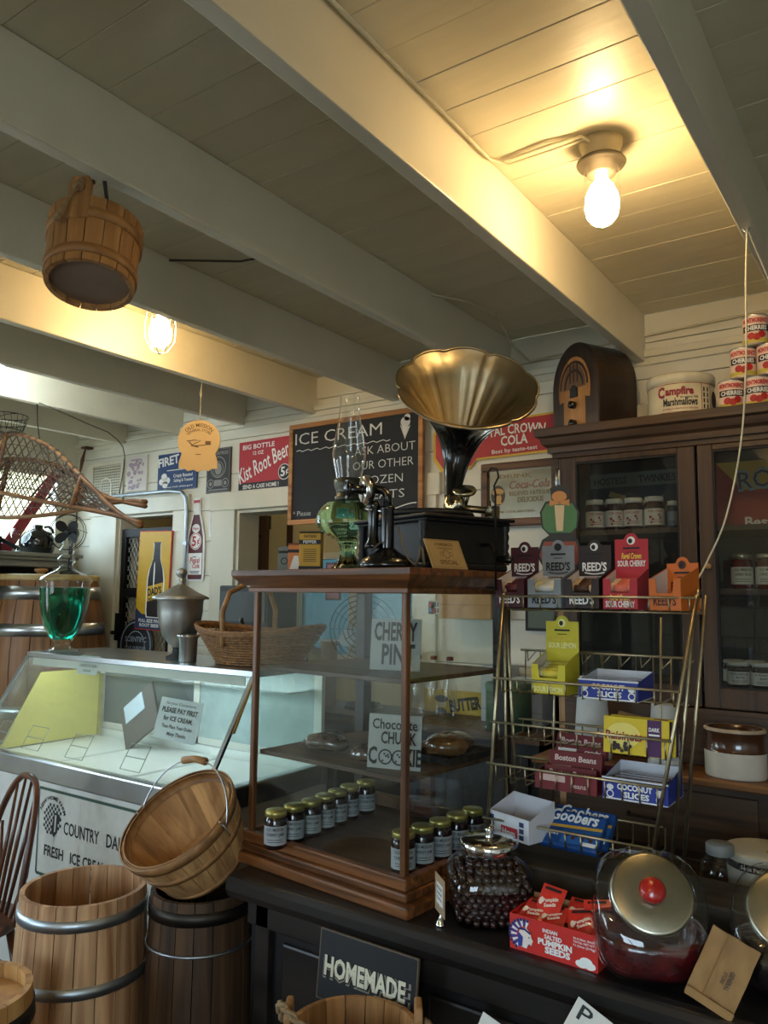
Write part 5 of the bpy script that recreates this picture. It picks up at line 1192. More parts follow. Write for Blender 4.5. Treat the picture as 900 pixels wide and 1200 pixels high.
# slanted glass candy jars
def slant_jar(name, label, loc, rz, red, s=1.0):
    t = thing(name, label, 'jar', loc, rz)
    n, k = 44, 22; nrm = Vector((0, -.80, .60)).normalized(); pc = Vector((0, -.052, .175))
    def blob(off, zcap=None):
        vs = []
        for j in range(k+1):
            b = -PI/2 + PI*j/k
            for i in range(n):
                a = 2*PI*i/n; c_, s_ = math.cos(a), math.sin(a); kk = (abs(c_)**3.2 + abs(s_)**3.2)**(-1/3.2)
                cb = abs(math.cos(b))**.55; sb = math.copysign(abs(math.sin(b))**.72, math.sin(b))
                zz = .118 + .118*sb; wid = .122 - .012*(zz/.236)
                p = Vector(((wid-off)*kk*c_*cb, (wid*.92-off)*kk*s_*cb, off + zz*(1-off*2/.236)))
                d = (p - pc).dot(nrm) + off
                if d > 0: p = p - nrm*d
                if zcap is not None and p.z > zcap: p.z = zcap + (p.z-zcap)*.05
                vs.append(p)
        return vs, [(j*n+i, j*n+(i+1)%n, (j+1)*n+(i+1)%n, (j+1)*n+i) for j in range(k) for i in range(n)]
    vs, fs = blob(0); obj('glass', M().add(vs, fs, True), GLASSJ, t)
    vs, fs = blob(.005, .092); red_o = obj('candy_fill', M().add(vs, fs, True), red, t)
    q = Vector((0,0,1)).rotation_difference(nrm).to_matrix().to_4x4(); T = Matrix.Translation(pc + nrm*.001) @ q
    m = M(); m.T = T; m.lathe([(.078,-.004),(.081,0),(.080,.005),(.074,.008),(.04,.009),(.001,.010)], 44); lid = obj('lid', m, pbr('brushed_lid', '#b5b09c', .3, 1.0, var=.12, scale=30), t)
    m = M(); m.T = T; m.lathe([(.010,.008),(.012,.012),(.023,.016),(.026,.024),(.020,.032),(.001,.035)], 24); obj('lid_knob', m, pbr('red_knob', '#b3231c', .25, coat=.5), lid)
    m = M(); m.T = T; m.lathe([(.078,-.006),(.085,-.004),(.085,.001),(.079,.003)], 44); obj('mouth_ring', m, GLASSJ, t)
    return t
REDC = pbr('red_candy', '#571317', .2, var=.75, scale=24, bump=1.0, bscale=34, coat=.9)
slant_jar('slanted_candy_jar', 'slanted glass jar of dark red candy with red knobbed steel lid', (-.517, 1.722, CTZ), rad(24), REDC)
slant_jar('slanted_candy_jar', 'slanted glass candy jar cut off at the right edge of the picture', (-.255, 1.795, CTZ), rad(6), pbr('dark_candy', '#1c1416', .2, var=.6, scale=28, bump=.8, coat=.8))
# paper bag
t = thing('paper_bag', 'folded brown paper bag leaning against the right glass jar', 'bag')
set_axes(t, (-.385, 1.632, CTZ+.010), (.66, .10, -.30), (.22, .17, .74))
KR = pbr('paper_bag', '#a47c4b', .8, var=.18, scale=12, bump=.5, bscale=14)
m = M(); vs = []; nx, nz = 8, 8
for s, off in ((0, 0), (1, .006)):
    for iz in range(nz+1):
        for ix in range(nx+1): vs.append(((ix/nx-.5)*.088, off + .0035*math.sin(ix*1.7+iz)+.002*math.cos(iz*2.1), iz/nz*.135))
k_ = (nx+1)*(nz+1)
fs = [(a*(nx+1)+b, a*(nx+1)+b+1, (a+1)*(nx+1)+b+1, (a+1)*(nx+1)+b) for a in range(nz) for b in range(nx)] + [(k_+a*(nx+1)+b, k_+(a+1)*(nx+1)+b, k_+(a+1)*(nx+1)+b+1, k_+a*(nx+1)+b+1) for a in range(nz) for b in range(nx)]
obj('paper', m.add(vs, fs, True), KR, t)
obj('bottom_fold', M().box(-.044,.044,-.010,-.005,.0,.016), KR, t, bev=.002); obj('crease', M().box(-.016,-.014,-.007,-.005,.016,.135), pbr('paper_crease', '#8f6a3e', .8), t)
m = M(); m.text('GENERAL', .012, .062, .008, bold=.02, wfit=.036, y=-.0075, rot=rad(-90)); m.text('STORE', .002, .062, .006, bold=.02, wfit=.022, y=-.0075, rot=rad(-90)); inks(t, m, flat('#3d2a18'))
# bottle and tub behind the slanted jar
t = thing('glass_bottle', 'clear glass bottle with grey cap behind the slanted jar', 'bottle', (-.470, 2.17, CTZ))
obj('glass', M().lathe([(.001,0),(.046,0),(.05,.006),(.05,.09),(.044,.115),(.030,.13),(.0285,.142)], 28), GLASSJ, t)
obj('cap', M().lathe([(.031,.132),(.033,.134),(.033,.156),(.030,.159),(.001,.160)], 28), flat('#8f938f'), t)
m = M(); m.patch(.0506, -.9, .9, .03, .075, 10); obj('label', m, flat('#7a2a26'), t)
t = thing('fountain_tub', 'round cream tub with black band at the right behind the bottle', 'tub', (-.385, 2.26, CTZ))
obj('tub_body', M().lathe([(.001,0),(.08,0),(.088,.10),(.088,.122)], 36), flat('#cfc9b8'), t)
obj('tub_lid', M().lathe([(.089,.118),(.093,.120),(.093,.134),(.088,.139),(.001,.139)], 36), flat('#d6d0bd'), t)
m = M(); m.k = 0; m.patch(.0885, -1.6, 1.6, .098, .116, 14); m.k = 1; m.text('Soda Fountain', 0, .103, .009, bold=.02, wfit=.08, cyl=.0886, y=-.001); m.k = 2
m.add([(.02*math.cos(a)+.03, .03*math.sin(a)-.02, .1395) for a in [PI*i/6 for i in range(12)]], [tuple(range(12))])
obj('tub_print', m, [INKB, INKW, flat('#c9a93a')], t)
# name card on a small chrome stand
t = thing('name_card', 'small tan name card on a chrome stand beside the case', 'sign', (-.985, 1.668, CTZ), rad(-42))
obj('stand', M().lathe([(.001,0),(.013,0),(.012,.006),(.010,.008),(.009,.013),(.006,.016),(.003,.022),(.002,.04),(.004,.045),(.001,.048)], 18), CHROME, t)
obj('card', M().box(-.036,.036,-.003,-.001,.028,.112), flat('#a58b6b'), t)
m = M(); m.k = 0; m.quad(-.022,.026,.048,.096,-.0036); m.k = 1
for i, s in enumerate(('Milk Chocolate', 'Covered', 'Cherries')): m.text(s, .002, .083-i*.012, .007, bold=.02, wfit=.036, y=-.0044)
obj('card_print', m, [PAPER, INKB], t)
# ================================================================ IN FRONT OF THE COUNTER
t = thing('homemade_sign', 'black homemade sign leaning on the counter front', 'sign', (-1.150, 1.588, .668), rad(-1), rot=(rad(-6), 0, rad(-1)))
obj('board', M().box(-.143,.143,0,.008,0,.155), flat('#0f0f10'), t, bev=.002)
obj('edge', M().box(-.145,.145,.001,.009,-.002,.157), flat('#6a5a48'), t)
m = M(); m.k = 1; m.text('HOMEMADE', .002, .052, .046, bold=.055, wfit=.258, y=-.001); m.k = 2; m.text('HOMEMADE', .0, .055, .044, bold=.045, wfit=.25, y=-.0018); m.k = 0; m.text('HOMEMADE', -.003, .058, .042, bold=.035, wfit=.24, y=-.0026)
inks(t, m, [flat('#d8d2b8'), flat('#8f897a'), INKB])
tag(obj('wooden_crate', M().box(-1.23,-.88,1.28,1.575,.0,.488), BLKW, bev=.006), 'plain wooden crate under the rope handled bucket in front of the counter', 'crate')
def staves(parent, n, prof, th, mat, gap=.0012, seed=0, name='stave'):
    a = PI/n - gap/prof[0][0]; m = M(); ns = 3; vs = []
    for r, z in prof:
        for i in range(ns+1):
            q = -a + 2*a*i/ns; vs.append((r*math.cos(q), r*math.sin(q), z))
        for i in range(ns+1):
            q = a - 2*a*i/ns; vs.append(((r-th)*math.cos(q), (r-th)*math.sin(q), z))
    w = 2*(ns+1); L_ = len(prof)
    fs = [(j*w+i, j*w+(i+1)%w, (j+1)*w+(i+1)%w, (j+1)*w+i) for j in range(L_-1) for i in range(w)] + [tuple(range(w))[::-1], tuple(range((L_-1)*w, L_*w))]
    m.add(vs, fs); me = None
    for i in range(n):
        o = obj(name, m if me is None else me, mat, parent, rot=(0,0,2*PI*i/n + seed)); me = o.data
def hoop(parent, r0, z0, r1, z1, mat, th=.003, name='hoop'):
    return obj(name, M().lathe([(r0-.001,z0),(r0+th,z0),(r1+th,z1),(r1-.001,z1)], 48), mat, parent, bev=0)
def bulge(rt, rm, rb, H, n=9): return [((rb + (rm-rb)*math.sin(PI/2*min(1, 2*u)) if u < .5 else rt + (rm-rt)*math.sin(PI/2*min(1, 2*(1-u)))), H*u) for u in [i/(n-1) for i in range(n)]]
def rat(prof, z):
    for (r0, z0), (r1, z1) in zip(prof, prof[1:]):
        if z0 <= z <= z1: return r0 + (r1-r0)*(z-z0)/(z1-z0)
    return prof[-1][0]
def keg(label, loc, prof, n, th, mat, hoops, hm, floor_z, rz=0, hh=.035):
    t = thing('wooden_keg', label, 'barrel', loc, rz)
    staves(t, n, prof, th, mat)
    for z, hgt in hoops: hoop(t, rat(prof, z)+.0005, z, rat(prof, z+hgt)+.0005, z+hgt, hm)
    r = rat(prof, floor_z) - th; obj('head_board', M().lathe([(.001,floor_z-.015),(r,floor_z-.015),(r,floor_z),(.001,floor_z)], 32, smooth=False), mat, t)
    return t
lp = bulge(.174, .187, .165, .80, 11)
keg('tall open pine barrel with two galvanised hoops beside the tilted basket', (-2.075, 1.475, 0), lp, 20, .014, PINE, [(.735,.030),(.565,.030),(.20,.03),(.03,.03)], GALV, .30, rad(4))
dp_ = bulge(.145, .155, .14, .80, 11)
kd = keg('dark weathered barrel under the tilted bushel basket', (-1.797, 1.674, 0), dp_, 18, .014, DKEG, [(.74,.035),(.03,.03)], DSTEEL, .70, 0)
for z in (.665,): obj('wire_hoop', M().tube([((rat(dp_, z)+.004)*math.cos(2*PI*i/40), (rat(dp_, z)+.004)*math.sin(2*PI*i/40), z) for i in range(40)], .004, 6, closed=True), GALV, kd)
tp = bulge(.160, .178, .15, .70, 11)
keg('small tan keg with recessed lid at the bottom left corner', (-1.955, 1.06, 0), tp, 18, .016, wood('tan_keg', '#a9773f', '#d0a368', .5, 'Z', 18, .1), [(.625,.036),(.40,.03),(.03,.03)], BLACKM, .665)
# bushel basket tilted on the dark barrel
t = thing('bushel_basket', 'splint bushel basket with wire bail tilted on the dark barrel', 'basket')
camv = Vector((0,0,1.65)) - Vector((-1.78,1.64,.92)); camv.normalize()
nb = (.44*camv + .898*(-.57*cr + .82*cu)).normalized()
rc = Vector((-1.83, 1.60, 1.0))
xa = nb.cross(Vector((0,0,1))).normalized()
t.matrix_world = frame_mat(rc - nb*.185, -xa, nb)
bp = [(.128,0),(.139,.03),(.154,.08),(.167,.13),(.177,.185)]
staves(t, 22, bp, .0035, SPLINT, .0008, name='splint')
inner_ = [(r-.004, z) for r, z in bp]
staves(t, 22, inner_, .002, SPLINT, .0, PI/22, name='inner_splint')
hoop(t, .1735, .160, .1785, .190, SPLX, .004, 'rim_band'); hoop(t, .1625, .160, .1675, .1895, SPLX, .002, 'inner_rim_band'); hoop(t, .1595, .100, .164, .118, SPLX, .003, 'middle_band'); hoop(t, .1295, .004, .137, .022, SPLX, .003, 'bottom_band')
obj('bottom', M().lathe([(.001,.002),(.124,.002),(.124,.008),(.001,.008)], 28, smooth=False), SPLINT, t)
# bail: wire from the two ears, lying over the raised rim
inv = t.matrix_world.inverted()
def onr(px): return inv @ Vector(px)
e1 = (.183*math.cos(rad(8)), .183*math.sin(rad(8)), .165); e2 = (-e1[0], -e1[1], .165)
bl = []
for i in range(25):
    a = PI*i/24; bl.append((e1[0]*math.cos(a) - e1[1]*0 , e1[1]*math.cos(a) + .140*math.sin(a), .165 + .115*math.sin(a)))
obj('bail', M().tube(bl, .0026, 6), STEEL, t)
mid = bl[10:15]
obj('bail_grip', M().tube([bl[10], bl[12], bl[14]], .0115, 12, radii=[.0115,.010,.0115]), BUCKW, t)
for e_ in (e1, e2): obj('ear', M().tube([(e_[0]*1.0, e_[1], .135), (e_[0]*1.03, e_[1], .150), (e_[0]*1.03, e_[1], .175), (e_[0]*.96, e_[1], .192), (e_[0]*.93, e_[1], .17)], .0025, 6), STEEL, t)
# bucket in front of the counter
def bucket(label, loc, rz, n, prof, th, rot=None):
    t = thing('wooden_bucket', label, 'bucket', loc, rz, None, rot)
    staves(t, n, prof, th, BUCKW)
    H = prof[-1][1]; rt = prof[-1][0]
    for s in (0, PI):
        m = M(); m.T = Matrix.Rotation(s, 4, 'Z'); w = rt*.24
        pts = [(-w,H-.06),(w,H-.06),(w,H+.035),(w*.75,H+.055),(-w*.75,H+.055),(-w,H+.035)]
        m.T = m.T @ Matrix.Translation((0, -rt+.0145, 0)); m.prism(pts, -.016, 0); ear = obj('ear', m, BUCKW, t, bev=.004)
        m2 = M(); m2.T = Matrix.Rotation(s, 4, 'Z') @ Matrix.Translation((0, -rt-.0015, 0)); m2.disc(0, H+.018, .012, .012, -.0005, 16); obj('ear_hole', m2, BLACKM, ear)
    for z, hgt in ((prof[0][1]+.018, .022), (H-.055, .024)): hoop(t, rat(prof, z)+.0005, z, rat(prof, z+hgt)+.0005, z+hgt, wood('wood_hoop', '#85592f', '#ad8150', .5, 'X', 20, .05), .004)
    obj('bottom_board', M().lathe([(.001,.012),(prof[0][0]-th,.012),(prof[0][0]-th,.024),(.001,.024)], 32, smooth=False), pbr('bucket_bottom', '#8a7361', .6, var=.15, scale=7), t)
    return t
def arc_rope(parent, pts, r=.006): 
    o = obj('rope_handle', M().tube(pts, r, 8), ROPE, parent)
    return o
bk = bucket('wooden bucket with twisted rope handle at the bottom centre', (-1.055, 1.425, .4885), rad(-55), 18, [(.128,0),(.134,.09),(.140,.18),(.144,.245)], .012)
cat = []
P = [Vector((0,-.150,.262)), Vector((.03,-.155,.31)), Vector((.07,-.10,.285)), Vector((.10,-.03,.262)), Vector((.12,.05,.258)), Vector((.09,.13,.25)), Vector((.03,.165,.255)), Vector((0,.150,.262))]
c_ = spl(P)
for ph in (0, PI):
    pts = []
    for i, p in enumerate(c_):
        a = ph + i*1.1; pts.append(p + Vector((.0042*math.cos(a), .0042*math.sin(a)*.6, .0042*math.sin(a))))
    obj('rope_strand', M().tube(pts, .005, 6), ROPE, bk)
# hanging bucket under the beam
camv = (Vector((0,0,1.65)) - Vector((-1.54,1.04,2.44))).normalized()
ax = (-.43*camv + .90*(cr*.12 + cu*.993)).normalized()
bot_ = Vector((-1.548, 1.036, 2.347))
hb_ = bucket('wooden bucket hung by a rope from a ceiling beam at upper left', (0,0,0), 0, 16, [(.098,0),(.1,.06),(.104,.13),(.107,.165)], .011)
xv = Vector((.84,.54,.0)); hb_.matrix_world = frame_mat(bot_, xv - ax*xv.dot(ax), ax)
iv = hb_.matrix_world.inverted()
bh1 = iv @ Vector((-1.553,1.036,2.599)); bh2 = iv @ Vector((-1.528,1.048,2.599))
obj('rope', M().tube([(0,-.112,.178),(.004,-.10,.20),(.0,-.085,.215), bh1*.5+Vector((0,-.04,.11)), bh1], .006, 8), pbr('old_rope', '#5a4a38', .9, var=.3, scale=90), hb_)
obj('rope_knot', M().ball((0,-.110,.185), .014, 8).ball((.004,-.106,.200), .012, 8), ROPE, hb_)
obj('rope_tail', M().tube([(.004,-.118,.18),(-.012,-.124,.14),(-.022,-.124,.11),(-.034,-.122,.085)], .005, 8, radii=[.004,.004,.007,.008]), ROPE, hb_)
obj('strap', M().tube([bh2, Vector((0,.105,.19))*.6+bh2*.4, (0,.108,.17)], .005, 6), pbr('dark_strap', '#2c2620', .7), hb_)
# price card and slip below
t = thing('price_card', 'white price card tilted against the counter nosing at bottom right', 'sign', (-.600, 1.560, .780), rot=(rad(-20), rad(28), rad(8)))
obj('card', M().box(-.05,.05,0,.0015,0,.07), PAPER, t); m = M(); m.text('P..', -.012, .036, .028, bold=.01, wfit=.05, y=-.001); inks(t, m, INKB); obj('holder', M().box(-.004,.004,.0015,.05,0,.012), CHROME, t)
t = thing('paper_slip', 'small white paper slip at the bottom edge by the bucket', 'paper', (-.815, 1.575, .742), rot=(rad(-15), rad(20), rad(5)))
obj('sheet', M().box(-.022,.022,0,.001,-.02,.025), PAPER, t); obj('clip', M().box(-.004,.004,.001,.035,.0,.01), CHROME, t)
# windsor chair
CHW = wood('chair_wood', '#3d2013', '#6e4024', .35, 'Z', 24, .05, coat=.3)
t = thing('windsor_chair', 'brown bow back chair in front of the ice cream freezer', 'chair', (-2.96, 1.60, 0), rad(-10))
vs = []; n = 28; m = M()
for z in (.43, .46):
    for i in range(n):
        a = 2*PI*i/n; vs.append((.20*math.cos(a), .19*math.sin(a)*(1 if math.sin(a) > 0 else .95), z))
m.add(vs, [tuple(range(n))[::-1], tuple(range(n, 2*n))] + [(i, (i+1)%n, n+(i+1)%n, n+i) for i in range(n)]); obj('seat', m, CHW, t, bev=.008)
for sx, sy in ((-1,-1),(1,-1),(-1,1),(1,1)): obj('leg', M().rod((sx*.12, sy*.12, .435), (sx*.19, sy*.19, 0), .016, 10, .011), CHW, t)
for p0, p1 in (((-.155,-.155,.2),(-.155,.155,.2)),((.155,-.155,.2),(.155,.155,.2)),((-.155,0,.2),(.155,0,.2))): obj('stretcher', M().rod(p0, p1, .009), CHW, t)
bow = [(.168*math.cos(a)*(1 + .10*math.sin(a)) , .13 + .06*(max(0, math.sin(a))), .455 + .475*(math.sin(a) if a < PI else 0)) for a in [PI*i/24 for i in range(25)]]
bow = [(.185*math.copysign(abs(math.cos(a))**.75, math.cos(a)), .12 + .09*math.sin(a)**1.2 if 0 < a < PI else .12, .455 + .48*max(0, math.sin(a))**.75) for a in [PI*i/28 for i in range(29)]]
obj('bow', M().tube(bow, .0125, 10), CHW, t)
for i in range(6):
    u = (i-2.5)/2.5; x0 = u*.105; x1 = u*.152; zt = .455 + .48*(1-abs(x1/.185)**2.6)**.55
    obj('spindle', M().tube([(x0,.125,.455),((x0+x1)/2,.165,(.455+zt)/2),(x1,.12+.09*((zt-.455)/.48),zt)], .0075, 8, radii=[.007,.0085,.0055]), CHW, t)
# ================================================================ ICE CREAM FREEZER
FX0, FX1, FY0, FY1 = -3.745, -2.165, 2.0, 2.72
fz = thing('ice_cream_freezer', 'steel rimmed ice cream dipping freezer with slanted glass front', 'freezer')
RIM0, RIM1, TOPZ, TY = .848, .932, 1.352, 2.255
body = M(); body.box(FX0+.01, FX1-.01, FY0+.015, FY0+.05, .06, RIM0).box(FX0+.01, FX1-.01, FY1-.05, FY1, .06, RIM0).box(FX0+.01, FX0+.05, FY0+.05, FY1-.05, .06, RIM0).box(FX1-.05, FX1-.01, FY0+.05, FY1-.05, .06, RIM0).box(FX0+.05, FX1-.05, FY0+.05, FY1-.05, .06, .72)
obj('cabinet_body', body, FRZ, fz)
obj('kick_plate', M().box(FX0+.03, FX1-.03, FY0+.04, FY1-.02, 0, .06), BLACKM, fz)
rm = M(); rm.box(FX0, FX1, FY0, FY0+.045, RIM0, RIM1).box(FX0, FX1, FY1-.045, FY1, RIM0, RIM1).box(FX0, FX0+.045, FY0+.045, FY1-.045, RIM0, RIM1).box(FX1-.045, FX1, FY0+.045, FY1-.045, RIM0, RIM1)
obj('steel_rim', rm, STEEL, fz, bev=.006)
obj('well_liner', M().box(FX0+.05, FX1-.05, FY0+.05, FY0+.055, .72, .93).box(FX0+.05, FX1-.05, FY1-.055, FY1-.05, .72, .93).box(FX0+.05, FX1-.05, FY0+.05, FY1-.05, .72, .726), WHITE, fz)
# white tub covers, stepped, inside the well
for i, (a, b) in enumerate(((FX0+.07, FX0+.50), (FX0+.53, FX0+1.0), (FX0+1.03, FX1-.07))): obj('tub_cover', M().box(a, b, FY0+.07, FY1-.08, .78 , .90), WHITE, fz, bev=.006)
obj('top_slab', M().box(FX0+.02, FX1, TY, FY1-.02, TOPZ-.026, TOPZ), STEEL, fz, bev=.004)
obj('top_edge', M().box(FX0+.02, FX1, TY-.004, TY, TOPZ-.022, TOPZ-.002), STEEL, fz)
gl = M(); gl.hexa([(FX0+.02,FY0+.02,RIM1),(FX1-.01,FY0+.02,RIM1),(FX1-.01,FY0+.024,RIM1),(FX0+.02,FY0+.024,RIM1)], [(FX0+.02,TY,TOPZ-.02),(FX1-.01,TY,TOPZ-.02),(FX1-.01,TY+.004,TOPZ-.02),(FX0+.02,TY+.004,TOPZ-.02)])
GLF = thin_glass('freezer_glass', (.93,.97,.95), boost=2.2, dirt=.05)
obj('front_glass', gl, GLF, fz)
for x in (FX0+.022, FX1-.014):
    s = M(); s.hexa([(x,FY0+.024,RIM1),(x+.004,FY0+.024,RIM1),(x+.004,FY1-.04,RIM1),(x,FY1-.04,RIM1)], [(x,TY+.004,TOPZ-.026),(x+.004,TY+.004,TOPZ-.026),(x+.004,FY1-.04,TOPZ-.026),(x,FY1-.04,TOPZ-.026)]); obj('side_glass', s, GLF, fz)
for x in (FX0+.014, FX1-.018):
    s = M(); s.hexa([(x,FY0+.012,RIM1),(x+.018,FY0+.012,RIM1),(x+.018,FY0+.026,RIM1),(x,FY0+.026,RIM1)], [(x,TY-.008,TOPZ-.02),(x+.018,TY-.008,TOPZ-.02),(x+.018,TY+.006,TOPZ-.02),(x,TY+.006,TOPZ-.02)]); obj('glass_edge', s, STEEL, fz)
obj('wood_strip', M().hexa([(FX1-.002,FY0+.14,1.13),(FX1+.004,FY0+.14,1.13),(FX1+.004,FY0+.152,1.13),(FX1-.002,FY0+.152,1.13)], [(FX1-.002,TY-.02,TOPZ-.04),(FX1+.004,TY-.02,TOPZ-.04),(FX1+.004,TY-.008,TOPZ-.04),(FX1-.002,TY-.008,TOPZ-.04)]), flat('#b89458'), fz)
obj('rear_frame', M().box(FX0+.02, FX0+.06, FY1-.04, FY1-.02, RIM1, TOPZ-.026).box(FX1-.055, FX1-.012, FY1-.04, FY1-.02, RIM1, TOPZ-.026).box(-2.98, -2.94, FY1-.04, FY1-.02, RIM1, TOPZ-.026).box(FX0+.06, FX1-.055, FY1-.04, FY1-.02, RIM1, RIM1+.03), FRZ, fz)
obj('rear_door', M().box(-2.94, FX1-.055, FY1-.034, FY1-.028, RIM1+.03, TOPZ-.03), pbr('frosted_panel', '#9fb0b0', .25), fz)
obj('rear_door', M().box(FX0+.06, -2.98, FY1-.034, FY1-.028, RIM1+.03, TOPZ-.03), pbr('rear_dark_panel', '#5d6668', .2), fz)
TUBE = emit('freezer_fill_glow', (.82,.95,1.0), 24)  # unseen tube added to brighten the freezer well
obj('tube_screen', M().box(FX0+.06, FX1-.06, TY+.005, TY+.009, TOPZ-.062, TOPZ-.0262), FRZ, fz)  # lip added to keep the fill tube out of view
lt = obj('fill_tube_housing', M().box(FX0+.10, FX1-.10, TY+.01, TY+.05, TOPZ-.034, TOPZ-.0262), WHITE, fz)
obj('fill_tube', M().rod((FX0+.14, TY+.03, TOPZ-.046), (FX1-.14, TY+.03, TOPZ-.046), .011, 10), TUBE, lt)
obj('inner_shelf', M().box(FX0+.06, FX1-.06, FY1-.20, FY1-.045, TOPZ-.12, TOPZ-.112), GLF, fz)
for i, (x, w) in enumerate(((-3.62,.09),(-3.38,.13),(-3.05,.12),(-2.68,.12))):
    # clear flavour card holders on the inside of the glass
    z0, z1 = .955, 1.045; f = lambda z: FY0 + .026 + (z-RIM1)/(TOPZ-.02-RIM1)*(TY-FY0-.02)
    m = M().tube([(x,f(z0),z0),(x+w,f(z0),z0),(x+w,f(z1),z1),(x,f(z1),z1)], .002, 6, closed=True).rod((x,f((z0+z1)/2),(z0+z1)/2),(x+w,f((z0+z1)/2),(z0+z1)/2),.002)
    obj('card_holder', m, flat('#8f9a96'), fz)
# things in and on the freezer
t = thing('pay_first_sign', 'white pay first for ice cream notice inside the freezer glass', 'sign', (-2.56, 2.20, 1.052)); t.rotation_euler = (rad(-14), rad(3), rad(4))
obj('sheet', M().box(-.12,.12,0,.001,0,.165), flat('#cdd3d6'), t)
m = M(); m.text('For your Convenience,', 0, .140, .011, bold=.005, shear=.2, wfit=.17); m.text('PLEASE PAY FIRST', 0, .108, .020, bold=.03, wfit=.20); m.text('for ICE CREAM,', .0, .076, .018, bold=.03, wfit=.165); m.text('Then Place Your Order.', .005, .046, .014, bold=.02, wfit=.175); m.text('Many Thanks.', .01, .018, .014, bold=.02, shear=.2, wfit=.11)
inks(t, m, INKB)
t = thing('flavor_note', 'small white lavender ice cream note taped under the freezer top', 'sign', (-3.225, TY-.010, 1.272)); t.rotation_euler = (rad(-14), 0, 0)
obj('sheet', M().box(-.075,.075,0,.001,0,.085), flat('#c5cbc9'), t); m = M(); m.text('TRY OUR', 0, .055, .010, bold=.02, wfit=.06); m.text('LAVENDER ICE CREAM', 0, .034, .012, bold=.02, wfit=.125); m.text('SUNDAE', 0, .012, .010, bold=.02, wfit=.055); inks(t, m, INKB)
obj('tape', M().box(-.06,.06,-.0008,0,.078,.10), GLASSJ, t)
t = thing('yellow_board', 'pale yellow board standing inside the left end of the freezer', 'board')
x = FX0 + .075
obj('sheet', M().hexa([(x,FY0+.10,.905),(x+.006,FY0+.10,.905),(x+.006,FY1-.07,.905),(x,FY1-.07,.905)], [(x,TY+.04,1.25),(x+.006,TY+.04,1.25),(x+.006,FY1-.07,1.25),(x,FY1-.07,1.25)]), flat('#cfc36a'), t)
obj('cleat', M().box(x+.006, x+.016, FY1-.09, FY1-.07, .905, 1.25), flat('#a39a52'), t)
t = thing('reflection_boards', 'dark slanted boards imitating reflections in the freezer glass', 'board', (-3.08, 2.48, .9005)); t.rotation_euler = (rad(-12), rad(-34), rad(0))  # boards stand in for dark reflections on the freezer glass
obj('dark_board', M().box(-.14,.14,0,.012,.08,.30), flat('#4c4644'), t); obj('blue_board', M().box(-.10,.06,-.006,-.001,.2,.29), flat('#aebcc8'), t)
t = thing('dairy_sign', 'white country dairy panel with green border on the freezer front', 'sign', (-2.71, FY0+.008, .47))
obj('board', M().box(-.46,.46,0,.006,0,.355), flat('#c9c6ba'), t)
m = M(); m.k = 1; m.stroke([(-.455,.004),(-.455,.350),(.455,.350),(.455,.004),(-.455,.004)], .012, -.0008)
m.k = 0; m.text('COUNTRY', -.155, .19, .050, bold=.012, wfit=.235); m.text('DAIRY', .085, .19, .050, bold=.012, wfit=.15); m.text('FRESH', -.335, .085, .042, bold=.02, wfit=.135); m.text('ICE CREAM', -.10, .085, .042, bold=.02, wfit=.24)
cx, cz, R0 = -.355, .235, .068
for i in range(-6, 6):
    for j in range(-6, 6):
        x, z = cx + (i+.5)*.0125, cz + (j+.5)*.0125
        if (i+j) % 2 == 0 and math.hypot(x-cx, (z-cz)) < R0: m.quad(x-.0062, x+.0062, z-.0062, z+.0062, -.0009)
m.poly([(cx+.01,cz+.03),(cx+.045,cz+.025),(cx+.06,cz+.01),(cx+.04,cz-.01),(cx+.035,cz-.05),(cx+.015,cz-.07),(cx-.005,cz-.05),(cx+.005,cz-.01)], -.0013); m.k = 2; m.poly([(cx+.018,cz+.02),(cx+.03,cz+.02),(cx+.026,cz-.045),(cx+.016,cz-.05)], -.0017)
m.k = 0; m.text('NEW HOME FARM', cx, cz+.078, .016, bold=.02, wfit=.20, arc=.085)
inks(t, m, [INKB, flat('#2f4a3a'), flat('#c9c6ba')])
# green drink jar on the freezer
t = thing('drink_jar', 'tall footed glass apothecary jar of emerald green liquid on the freezer', 'jar', (-3.60, 2.36, TOPZ))
pf = [(.001,0),(.085,0),(.088,.006),(.06,.014),(.04,.024),(.036,.04),(.05,.055)]
up = [(.07,.085),(.09,.125),(.108,.19),(.118,.25),(.122,.315)]
obj('glass', M().lathe(pf+up+[(.124,.345)], 40), GLASSJ, t)
obj('green_liquid', M().lathe([(.001,.058),(.048,.06)]+[(r-.004, z) for r, z in up]+[(.1185,.318),(.001,.318)], 40), real_glass('green_liquid', (.01,.42,.24), .0, 1.33), t)
obj('lid', M().lathe([(.128,.345),(.13,.352),(.12,.368),(.09,.388),(.05,.405),(.032,.42),(.030,.435),(.042,.45),(.044,.462),(.034,.475),(.024,.485),(.034,.498),(.036,.51),(.024,.525),(.018,.535),(.024,.547),(.015,.556),(.001,.557)], 36), GLASSJ, t)
# pewter urn
t = thing('pewter_urn', 'grey pewter lidded urn on the freezer top', 'urn', (-2.80, 2.42, TOPZ))
obj('urn_body', M().lathe([(.001,0),(.05,0),(.052,.012),(.03,.025),(.024,.045),(.026,.055),(.05,.075),(.075,.11),(.092,.16),(.100,.21),(.102,.262),(.108,.27)], 36), PEWTER, t)
obj('base', M().lathe([(.055,0),(.056,.014),(.03,.028),(.026,.05),(.03,.056)], 30), BLACKM, t)
obj('lid', M().lathe([(.125,.27),(.127,.277),(.115,.285),(.08,.30),(.045,.322),(.022,.333),(.014,.345),(.024,.352),(.014,.36),(.012,.368),(.022,.378),(.026,.392),(.02,.405),(.001,.412)], 36), PEWTER, t)
